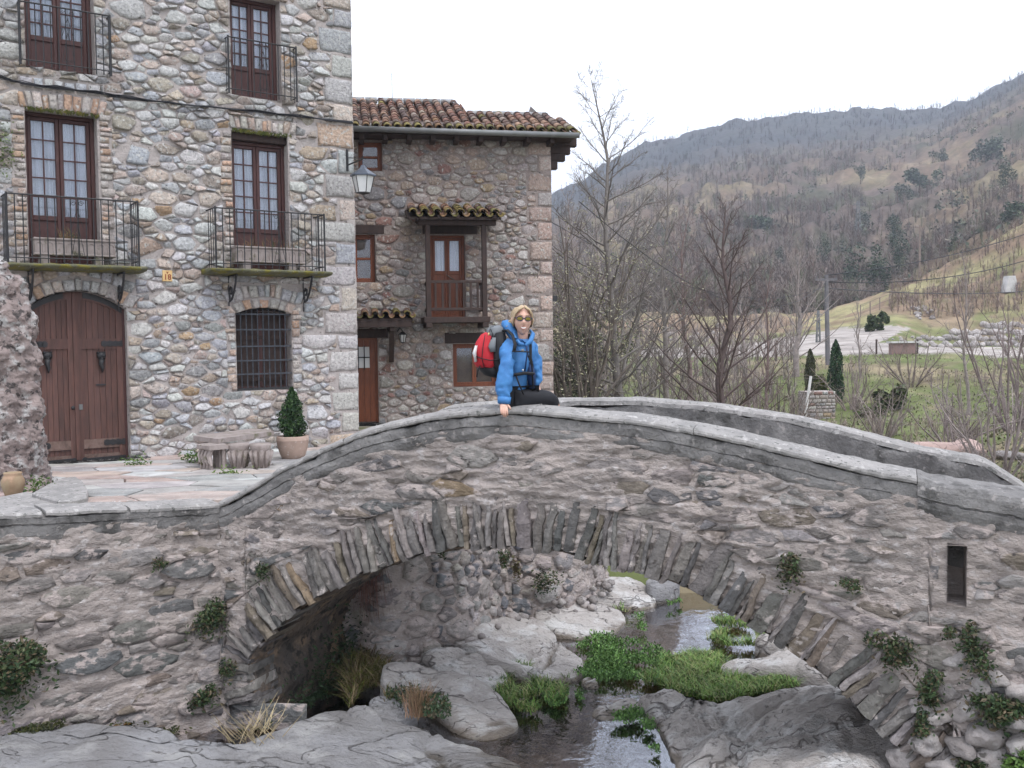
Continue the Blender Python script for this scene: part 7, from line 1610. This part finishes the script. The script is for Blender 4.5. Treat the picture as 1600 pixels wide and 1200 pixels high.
seat = thing('person', tuple(pp(806, 634, .05)), 'blonde woman in a blue rain jacket and yellow sunglasses sitting on the bridge parapet', 'person')
def skin(joints, edges, sub=2):
    names = list(joints); me = bpy.data.meshes.new('tmp'); me.from_pydata([tuple(joints[n][0]) for n in names], [(names.index(a), names.index(b)) for a, b in edges], []); o = bpy.data.objects.new('tmp', me); COL.objects.link(o)
    o.modifiers.new('s', 'SKIN').use_smooth_shade = True; o.modifiers.new('u', 'SUBSURF').levels = sub; o.modifiers['u'].render_levels = sub
    for i, n in enumerate(names):
        r = joints[n][1]; me.skin_vertices[0].data[i].radius = r if isinstance(r, tuple) else (r, r); me.skin_vertices[0].data[i].use_root = (i == 0)
    dg = bpy.context.evaluated_depsgraph_get(); ev_ = o.evaluated_get(dg); m2 = ev_.to_mesh(); V = np.array([v.co[:] for v in m2.vertices]); F = [tuple(p.vertices) for p in m2.polygons]; ev_.to_mesh_clear(); bpy.data.objects.remove(o); bpy.data.meshes.remove(me); return V, F
HC = pp(816.5, 500.5, -.02)
# the head faces the camera, turned slightly and tilted
fwd = Vector((.10, -1, -.06)).normalized(); upv = Vector((.05, .0, 1)); upv = (upv - fwd * upv.dot(fwd)).normalized(); rgt = fwd.cross(upv)
def hp_(x, y, z): return HC + rgt * x + fwd * y + upv * z       # x to her left-hand picture side is negative of rgt
def headmesh(n1=30, n2=40):
    V = []; F = []
    for i in range(n1 + 1):
        th = math.pi * i / n1
        for j in range(n2):
            ph = 2 * math.pi * j / n2; x = math.sin(th) * math.cos(ph); y = math.sin(th) * math.sin(ph); z = math.cos(th)
            X = .073 * x; Y = .094 * y; Z = .118 * z
            if z < 0: X *= 1 - .42 * (-z) ** 1.6; Y = Y * (1 - .22 * (-z)) + .012 * (-z)
            if z > .2: X *= 1 + .03 * z
            if y > 0:
                g = lambda cx, cz, sx, sz: math.exp(-((X - cx) / sx) ** 2 - ((Z - cz) / sz) ** 2)
                Y += .024 * g(0, -.018, .012, .016) + .012 * g(0, .004, .009, .025) - .009 * (g(.031, .018, .018, .012) + g(-.031, .018, .018, .012)) + .006 * g(0, .045, .05, .012)
                Y += .009 * g(0, -.058, .026, .014) + .010 * g(0, -.100, .022, .018) + .006 * (g(.042, -.02, .02, .02) + g(-.042, -.02, .02, .02))
            V.append(hp_(X, Y, Z))
    for i in range(n1):
        for j in range(n2): F.append((i * n2 + j, (i + 1) * n2 + j, (i + 1) * n2 + (j + 1) % n2, i * n2 + (j + 1) % n2))
    return V, F
J = {'pelvis': (pp(803, 617, .08), (.13, .12)), 'waist': (pp(803, 588, .07), (.08, .08)), 'chest': (pp(813, 556, .06), (.075, .06)), 'neck0': (pp(816, 531, .02), (.05, .05)), 'neck1': (pp(817, 518, .0), (.047, .047)), 'neck2': (pp(817, 508, .01), (.045, .045)),
     'rs': (pp(799, 542, -.0), (.028, .028)), 're': (pp(790, 583, -.14), (.028, .028)), 'rw': (pp(788, 626, -.15), (.024, .022)), 'rh': (pp(787, 634, -.17), (.02, .014)),
     'ls': (pp(829, 541, .12), (.035, .035)), 'le': (pp(838, 572, .16), (.034, .034)), 'lw': (pp(840, 606, .14), (.023, .022)), 'lh': (pp(843, 616, .12), (.03, .016)),
     'rhip': (pp(806, 621, .0), (.085, .08)), 'rk': (pp(866, 625, .12), (.058, .056)), 'rank': (pp(868, 690, .26), (.036, .036)), 'rtoe': (pp(890, 700, .2), (.03, .025)),
     'lhip': (pp(812, 620, .18), (.085, .08)), 'lk': (pp(862, 623, .34), (.058, .056)), 'lank': (pp(862, 690, .46), (.036, .036)), 'ltoe': (pp(884, 700, .42), (.03, .025))}
E = [('pelvis', 'waist'), ('waist', 'chest'), ('chest', 'neck0'), ('neck0', 'neck1'), ('neck1', 'neck2'), ('chest', 'rs'), ('rs', 're'), ('re', 'rw'), ('rw', 'rh'), ('chest', 'ls'), ('ls', 'le'), ('le', 'lw'), ('lw', 'lh'), ('pelvis', 'rhip'), ('rhip', 'rk'), ('rk', 'rank'), ('rank', 'rtoe'), ('pelvis', 'lhip'), ('lhip', 'lk'), ('lk', 'lank'), ('lank', 'ltoe')]
BV, BF = skin(J, E); body = MB(); body.add([tuple(v) for v in BV], BF)
hv, hf = headmesh(); body.add(hv, hf)
for sg_ in (-1, 1):   # ears
    body.tube([hp_(sg_ * .070, .0, .02), hp_(sg_ * .082, -.008, .012), hp_(sg_ * .079, -.004, -.015), hp_(sg_ * .068, .004, -.028)], [.008, .013, .011, .006], 7)
# gripping hand: palm on the coping edge, four fingers down its face, thumb to the side
for i, (dx, ln) in enumerate(((-4.6, 13), (-1.6, 16), (1.4, 16.5), (4.3, 14))):
    k0 = pp(787 + dx * .8, 633, -.20); k1 = pp(787.5 + dx * .95, 638.5, -.245); k2 = pp(788 + dx, 638 + ln * .45, -.262); k3 = pp(789 + dx * .95, 636 + ln * .95, -.255); body.tube([k0, k1, k2, k3], [.0105, .0105, .0095, .0065], 7)
body.tube([pp(784, 630, -.16), pp(787, 634, -.2), pp(787.5, 638.5, -.235)], [.024, .031, .027], 9, squash=.6)
body.tube([pp(792, 632, -.19), pp(796, 636, -.21), pp(797.5, 639.5, -.22)], [.011, .010, .007], 7)
for i in range(4): b0 = J['lh'][0]; body.tube([b0 + Vector((-.02 + .014 * i, -.01, -.0)), b0 + Vector((.0 + .012 * i, -.04, -.02)), b0 + Vector((.01 + .01 * i, -.06, -.035))], [.009, .008, .006], 6)
body.build('body', 'skin', seat, smooth=True)
def shell(jr, ed, name, mt, wr=0.0, sub=2, ws=9):
    V, F = skin(jr, ed, sub)
    if wr:
        c = V.mean(0); n_ = fbm(V * np.array([1, 1, .55]), ws, 2) * wr + (.4 - np.abs(fbm(V @ np.array([[1, 0, .5], [0, 1, .3], [-.4, .2, 1]]), 15, 2)) * 2) * wr * .45; q_ = V.copy(); me = bpy.data.meshes.new('t'); me.from_pydata(V.tolist(), [], F); me.update(); N_ = np.array([v.normal[:] for v in me.vertices]); bpy.data.meshes.remove(me); V = V + N_ * n_[:, None]
    return mobj(name, V, F, mt, seat, smooth=True)
JJ = {'hem': (pp(795, 622, .06), (.155, .125)), 'hips': (pp(797, 607, .06), (.165, .135)), 'waist': (pp(804, 586, .06), (.135, .12)), 'chest': (pp(811, 558, .04), (.155, .125)), 'up': (pp(814, 540, .03), (.125, .105)), 'col': (pp(815, 528, .03), (.075, .075)),
      'rs': (pp(797, 540, -.06), (.082, .08)), 'ru': (pp(791, 562, -.12), (.068, .066)), 're': (pp(789, 586, -.15), (.064, .06)), 'rf': (pp(789, 608, -.16), (.058, .055)), 'rw': (pp(788, 626, -.165), (.05, .045)),
      'ls': (pp(829, 543, .12), (.062, .062)), 'le': (pp(837, 572, .15), (.056, .054)), 'lf': (pp(840, 592, .145), (.05, .048)), 'lw': (pp(841, 608, .13), (.042, .04))}
jk = shell(JJ, [('hem', 'hips'), ('hips', 'waist'), ('waist', 'chest'), ('chest', 'up'), ('up', 'col'), ('chest', 'rs'), ('rs', 'ru'), ('ru', 're'), ('re', 'rf'), ('rf', 'rw'), ('chest', 'ls'), ('ls', 'le'), ('le', 'lf'), ('lf', 'lw')], 'jacket', 'jacket', wr=.034, sub=3, ws=11)
TT = {'p': (pp(805, 621, .08), (.15, .12)), 'rhip': (pp(812, 624, -.0), (.10, .09)), 'rm': (pp(838, 622, .06), (.088, .082)), 'rk': (pp(864, 623.5, .12), (.068, .064)), 'ra': (pp(868, 682, .26), (.05, .05)), 'lhip': (pp(814, 620, .18), (.10, .09)), 'lm': (pp(838, 620, .26), (.085, .08)), 'lk': (pp(860, 622, .34), (.068, .064)), 'la': (pp(862, 682, .46), (.05, .05))}
shell(TT, [('p', 'rhip'), ('rhip', 'rm'), ('rm', 'rk'), ('rk', 'ra'), ('p', 'lhip'), ('lhip', 'lm'), ('lm', 'lk'), ('lk', 'la')], 'trousers', 'trouser', wr=.008)
for a, b in (('rank', 'rtoe'), ('lank', 'ltoe')): q = MB(); q.tube([J[a][0] + Vector((0, 0, .05)), J[a][0], (J[a][0] + J[b][0]) / 2, J[b][0] + Vector((.03, -.02, 0))], [.055, .058, .05, .03], 10); q.build('boot', 'blackpack', seat, smooth=True)
def chain(pts, r, name, mt, parent=None, n=8, sq=1.0): q = MB(); q.tube(pts, r, n, squash=sq); return q.build(name, mt, parent or seat, smooth=True)
# collar, hood, cuff, zip
chain([pp(803, 521, -.02), pp(804, 530, -.075), pp(812, 538, -.105), pp(819, 539, -.11)], [.017, .018, .016, .010], 'collar', 'jacket', sq=1.5)
chain([pp(821, 540, -.10), pp(829, 533, -.05), pp(833, 522, .0), pp(829, 517, .05)], [.009, .016, .016, .012], 'collar_front', 'jacket', sq=1.5)
V = np.array([tuple(pp(794, 515, .07))]); q = MB(); q.tube([pp(785, 505, .06), pp(790, 506, .05), pp(796, 513, .03), pp(802, 524, .01), pp(806, 532, -.03)], [.022, .04, .046, .042, .026], 12); hd = q.build('hood', 'jacket', seat, smooth=True)
chain([pp(788, 620, -.165), pp(787.5, 631, -.17)], [.056, .05], 'cuff', 'jacket', n=12); chain([pp(822, 540, -.105), pp(824, 552, -.12), pp(822, 566, -.115), pp(820, 580, -.10)], [.007] * 4, 'zip', 'navy', n=5)
chain([pp(828, 566, .0), pp(830, 585, .0), pp(831, 606, .02)], [.02, .036, .03], 'side_panel', 'navy')
# face details
def eyeglass():
    for sg_ in (-1, 1):
        q = MB(); P_ = [hp_(sg_ * (.033 + .026 * math.cos(t) * (1 if abs(math.cos(t)) < .8 else .97)), .097 - .012 * abs(math.cos(t) * .5 + .5) * (1 if sg_ * math.cos(t) > 0 else .3), .016 + .017 * math.sin(t)) for t in np.linspace(0, 2 * math.pi, 17)[:-1]]
        c0 = hp_(sg_ * .033, .099, .016); q.add([c0] + P_, [(0, 1 + i, 1 + (i + 1) % 16) for i in range(16)]); q.build('lens', 'lens', gl, smooth=True)
        q = MB(); q.tube(P_ + [P_[0]], .0034, 5); q.build('rim', 'frames', gl); q = MB(); q.tube([hp_(sg_ * .058, .088, .02), hp_(sg_ * .074, .05, .02), hp_(sg_ * .078, -.01, .018)], .004, 5); q.build('temple', 'frames', gl)
q = MB(); q.tube([hp_(-.010, .104, .02), hp_(.010, .104, .02)], .004, 5); gl = q.build('sunglasses', 'frames', seat); eyeglass()
for sg_ in (-1, 1): chain([hp_(sg_ * .014, .098, .040), hp_(sg_ * .034, .096, .046), hp_(sg_ * .056, .080, .040)], [.0035, .004, .002], 'eyebrow', 'brow', n=5)
MY = lambda x: .094 - 9 * x * x
q = MB(); xs = np.linspace(-.019, .019, 9)
q.add([hp_(x, MY(x) + .0035, -.052 + 11 * x * x) for x in xs] + [hp_(x, MY(x) + .003, -.063 + 24 * x * x) for x in xs], [(i, i + 1, 10 + i, 9 + i) for i in range(8)]); q.build('teeth', 'teeth', seat)
chain([hp_(x, MY(x) + .002, -.049 + 14 * x * x) for x in np.linspace(-.023, .023, 7)], [.001, .0022, .003, .0025, .003, .0022, .001], 'upper_lip', 'lips', n=6)
chain([hp_(x, MY(x) + .002, -.067 + 28 * x * x) for x in np.linspace(-.021, .021, 7)], [.001, .0025, .0035, .0037, .0035, .0025, .001], 'lower_lip', 'lips', n=6)
# hair: a shell open at the face, a parting, loose locks and a short tail
V = []; F = []; n1, n2 = 22, 44
for i in range(n1 + 1):
    th = math.pi * .80 * i / n1
    for j in range(n2):
        ph = 2 * math.pi * j / n2; x, y, z = math.sin(th) * math.cos(ph), math.sin(th) * math.sin(ph), math.cos(th)
        e = 1 + .035 * math.sin(ph * 17 + z * 4) + .02 * math.sin(ph * 29); pt_ = .010 * math.exp(-(x / .06) ** 2) * (y > -.3); V.append(hp_(.0785 * x * e, .1 * y * e - .006, (.122 * z + .003) * (1 + .02 * math.sin(ph * 17)) - pt_))
for i in range(n1):
    for j in range(n2):
        th = math.pi * .80 * (i + .5) / n1; ph = 2 * math.pi * (j + .5) / n2; y = math.sin(th) * math.sin(ph); x = abs(math.sin(th) * math.cos(ph)); z = math.cos(th)
        if y > .12 and z < .80 - .35 * x * x and not (x > .95 and y < .3): continue
        if z < -.45 and y > -.2: continue
        F.append((i * n2 + j, (i + 1) * n2 + j, (i + 1) * n2 + (j + 1) % n2, i * n2 + (j + 1) % n2))
mobj('hair', V, F, 'hair', seat, smooth=True)
rg = np.random.RandomState(3); q = MB()
for sg_ in (-1, 1):
    for k in range(9):
        o = k * .006; q.tube([hp_(sg_ * .004, .075 - o * 3, .108 + .004 * math.sin(k)), hp_(sg_ * (.040 + o * .4), .084 - o * 3.2, .090), hp_(sg_ * (.066 + o * .3), .062 - o * 3.4, .055), hp_(sg_ * (.079 + .002 * rg.rand()), .035 - o * 3, -.005), hp_(sg_ * .075, .01 - o * 2, -.05)], [.006, .009, .009, .007, .004], 6)
for k in range(10): q.tube([hp_(.06, -.05, .0), hp_(.095 + rg.rand() * .01, -.055, -.01 - .006 * k), hp_(.115 + rg.rand() * .02, -.05 + rg.rand() * .03, -.035 - .006 * k)], [.012, .009, .003], 5)
q.build('hair_locks', 'hair', seat, smooth=True)
# backpack: worn, but a thing of its own
pk = thing('backpack', tuple(pp(765, 585, .05)), 'red and black backpack worn by the woman on the bridge', 'backpack')
def puff(rows, name, mt, n=18, p=2.6, wr=.012, parent=pk):
    V = []; F = []
    for (x, y, dy, w, d) in rows:
        c = pp(x, y, dy)
        for k in range(n):
            a = 2 * math.pi * k / n; ca, sa = math.cos(a), math.sin(a); e = (abs(ca) ** p + abs(sa) ** p) ** (-1 / p); v = c + Vector((ca * e * w * .9, sa * e * d, sa * e * d * .0)); V.append(v)
    V = np.array([tuple(v) for v in V]); V = V + (fbm(V, 14, 2) * wr)[:, None]
    m = len(rows)
    for i in range(m - 1):
        for k in range(n): F.append((i * n + k, i * n + (k + 1) % n, (i + 1) * n + (k + 1) % n, (i + 1) * n + k))
    F += [tuple(range(n))[::-1], tuple((m - 1) * n + k for k in range(n))]; return mobj(name, V, F, mt, parent, smooth=True)
puff([(765, 519, .07, .04, .06), (764, 523, .07, .075, .10), (761, 534, .07, .10, .13), (759, 550, .07, .112, .14), (759, 566, .07, .108, .14), (761, 573, .07, .10, .13), (763, 577, .07, .07, .09)], 'main_pocket', 'redpack')
puff([(764, 571, .07, .09, .12), (766, 578, .07, .105, .125), (772, 586, .07, .09, .11), (780, 589, .07, .04, .06)], 'base', 'blackpack')
puff([(776, 509, .07, .05, .06), (775, 513, .07, .075, .10), (773, 520, .07, .085, .12), (770, 528, .07, .06, .10)], 'lid', 'greypack')
puff([(780, 520, .04, .05, .1), (782, 540, .04, .075, .12), (784, 565, .04, .08, .12), (784, 580, .04, .06, .1)], 'back_panel', 'blackpack')
puff([(744, 540, -.0, .012, .05), (742.5, 550, -.02, .018, .07), (743, 566, -.0, .014, .05)], 'reflective_patch', 'whitepatch', n=10)
puff([(772, 527, -.055, .02, .012), (769, 540, -.075, .03, .014), (771, 549, -.065, .022, .012)], 'side_patch', 'greypack', n=10)
for pts, r in (([(758, 523, -.06), (755, 540, -.09), (753, 560, -.095), (757, 576, -.06)], .007), ([(742, 556, -.04), (752, 560, -.10), (766, 563, -.09), (780, 562, -.09)], .008), ([(766, 514, -.03), (770, 521, -.05), (768, 530, -.07)], .005), ([(750, 572, -.05), (746, 580, -.06), (745, 589, -.05)], .011)):
    chain([pp(*p) for p in pts], r, 'strap', 'blackpack', pk, n=5, sq=.5)
chain([pp(764, 519, -.06), pp(766, 511, -.05), pp(771, 509, -.04)], .006, 'bungee', 'greypack', pk, n=5); chain([pp(764, 520, -.07), pp(763, 524, -.08)], .006, 'clip', 'plaque', pk, n=5)
for pts, r, nm in (([(784, 517, .02), (793, 516, -.07), (801, 524, -.115), (805, 538, -.15), (803, 550, -.16)], .016, 'shoulder_strap'), ([(800, 549, -.165), (812, 549, -.17), (826, 550, -.12)], .010, 'chest_strap'), ([(826, 522, .02), (829, 540, -.03), (829, 560, -.03), (833, 580, .0)], .012, 'shoulder_strap'),
                   ([(796, 587, -.12), (808, 585, -.15), (820, 583, -.13), (832, 584, -.04)], .024, 'hip_belt'), ([(806, 586, -.15), (811, 600, -.16), (818, 616, -.10)], .012, 'loose_strap'), ([(824, 552, -.12), (831, 572, -.06), (833, 600, -.02), (832, 612, .0)], .007, 'loose_strap')):
    chain([pp(*p) for p in pts], r, nm, 'blackpack', pk, n=8, sq=.55)
chain([pp(814, 547.5, -.185), pp(819, 547.5, -.185)], .012, 'buckle', 'greypack', pk, n=6); chain([pp(817, 580, -.165), pp(817, 577, -.165)], .008, 'buckle', 'metalclip', pk, n=5)

# ================================================================== HAZE
HAZE = 0.0006
m = bpy.data.materials.new('haze'); m.use_nodes = True; t = m.node_tree; t.nodes.clear(); o = t.nodes.new('ShaderNodeOutputMaterial'); v = t.nodes.new('ShaderNodeVolumePrincipled')
v.inputs['Color'].default_value = (.80, .87, 1, 1); v.inputs['Density'].default_value = HAZE; v.inputs['Anisotropy'].default_value = 0.2; t.links.new(v.outputs[0], o.inputs['Volume'])
if HAZE > 0:
    zt_ = 330; X0, X1, Y0, Y1, Z0 = -3200, 6600, -350, 3600, -2.0
    mobj('haze', [(X0, Y0, Z0), (X1, Y0, Z0), (X1, Y1, Z0), (X0, Y1, Z0), (X0, Y0, zt_), (X1, Y0, zt_), (X1, Y1, zt_), (X0, Y1, zt_)], [(0, 3, 2, 1), (4, 5, 6, 7), (0, 1, 5, 4), (1, 2, 6, 5), (2, 3, 7, 6), (3, 0, 4, 7)], m, kind='stuff')
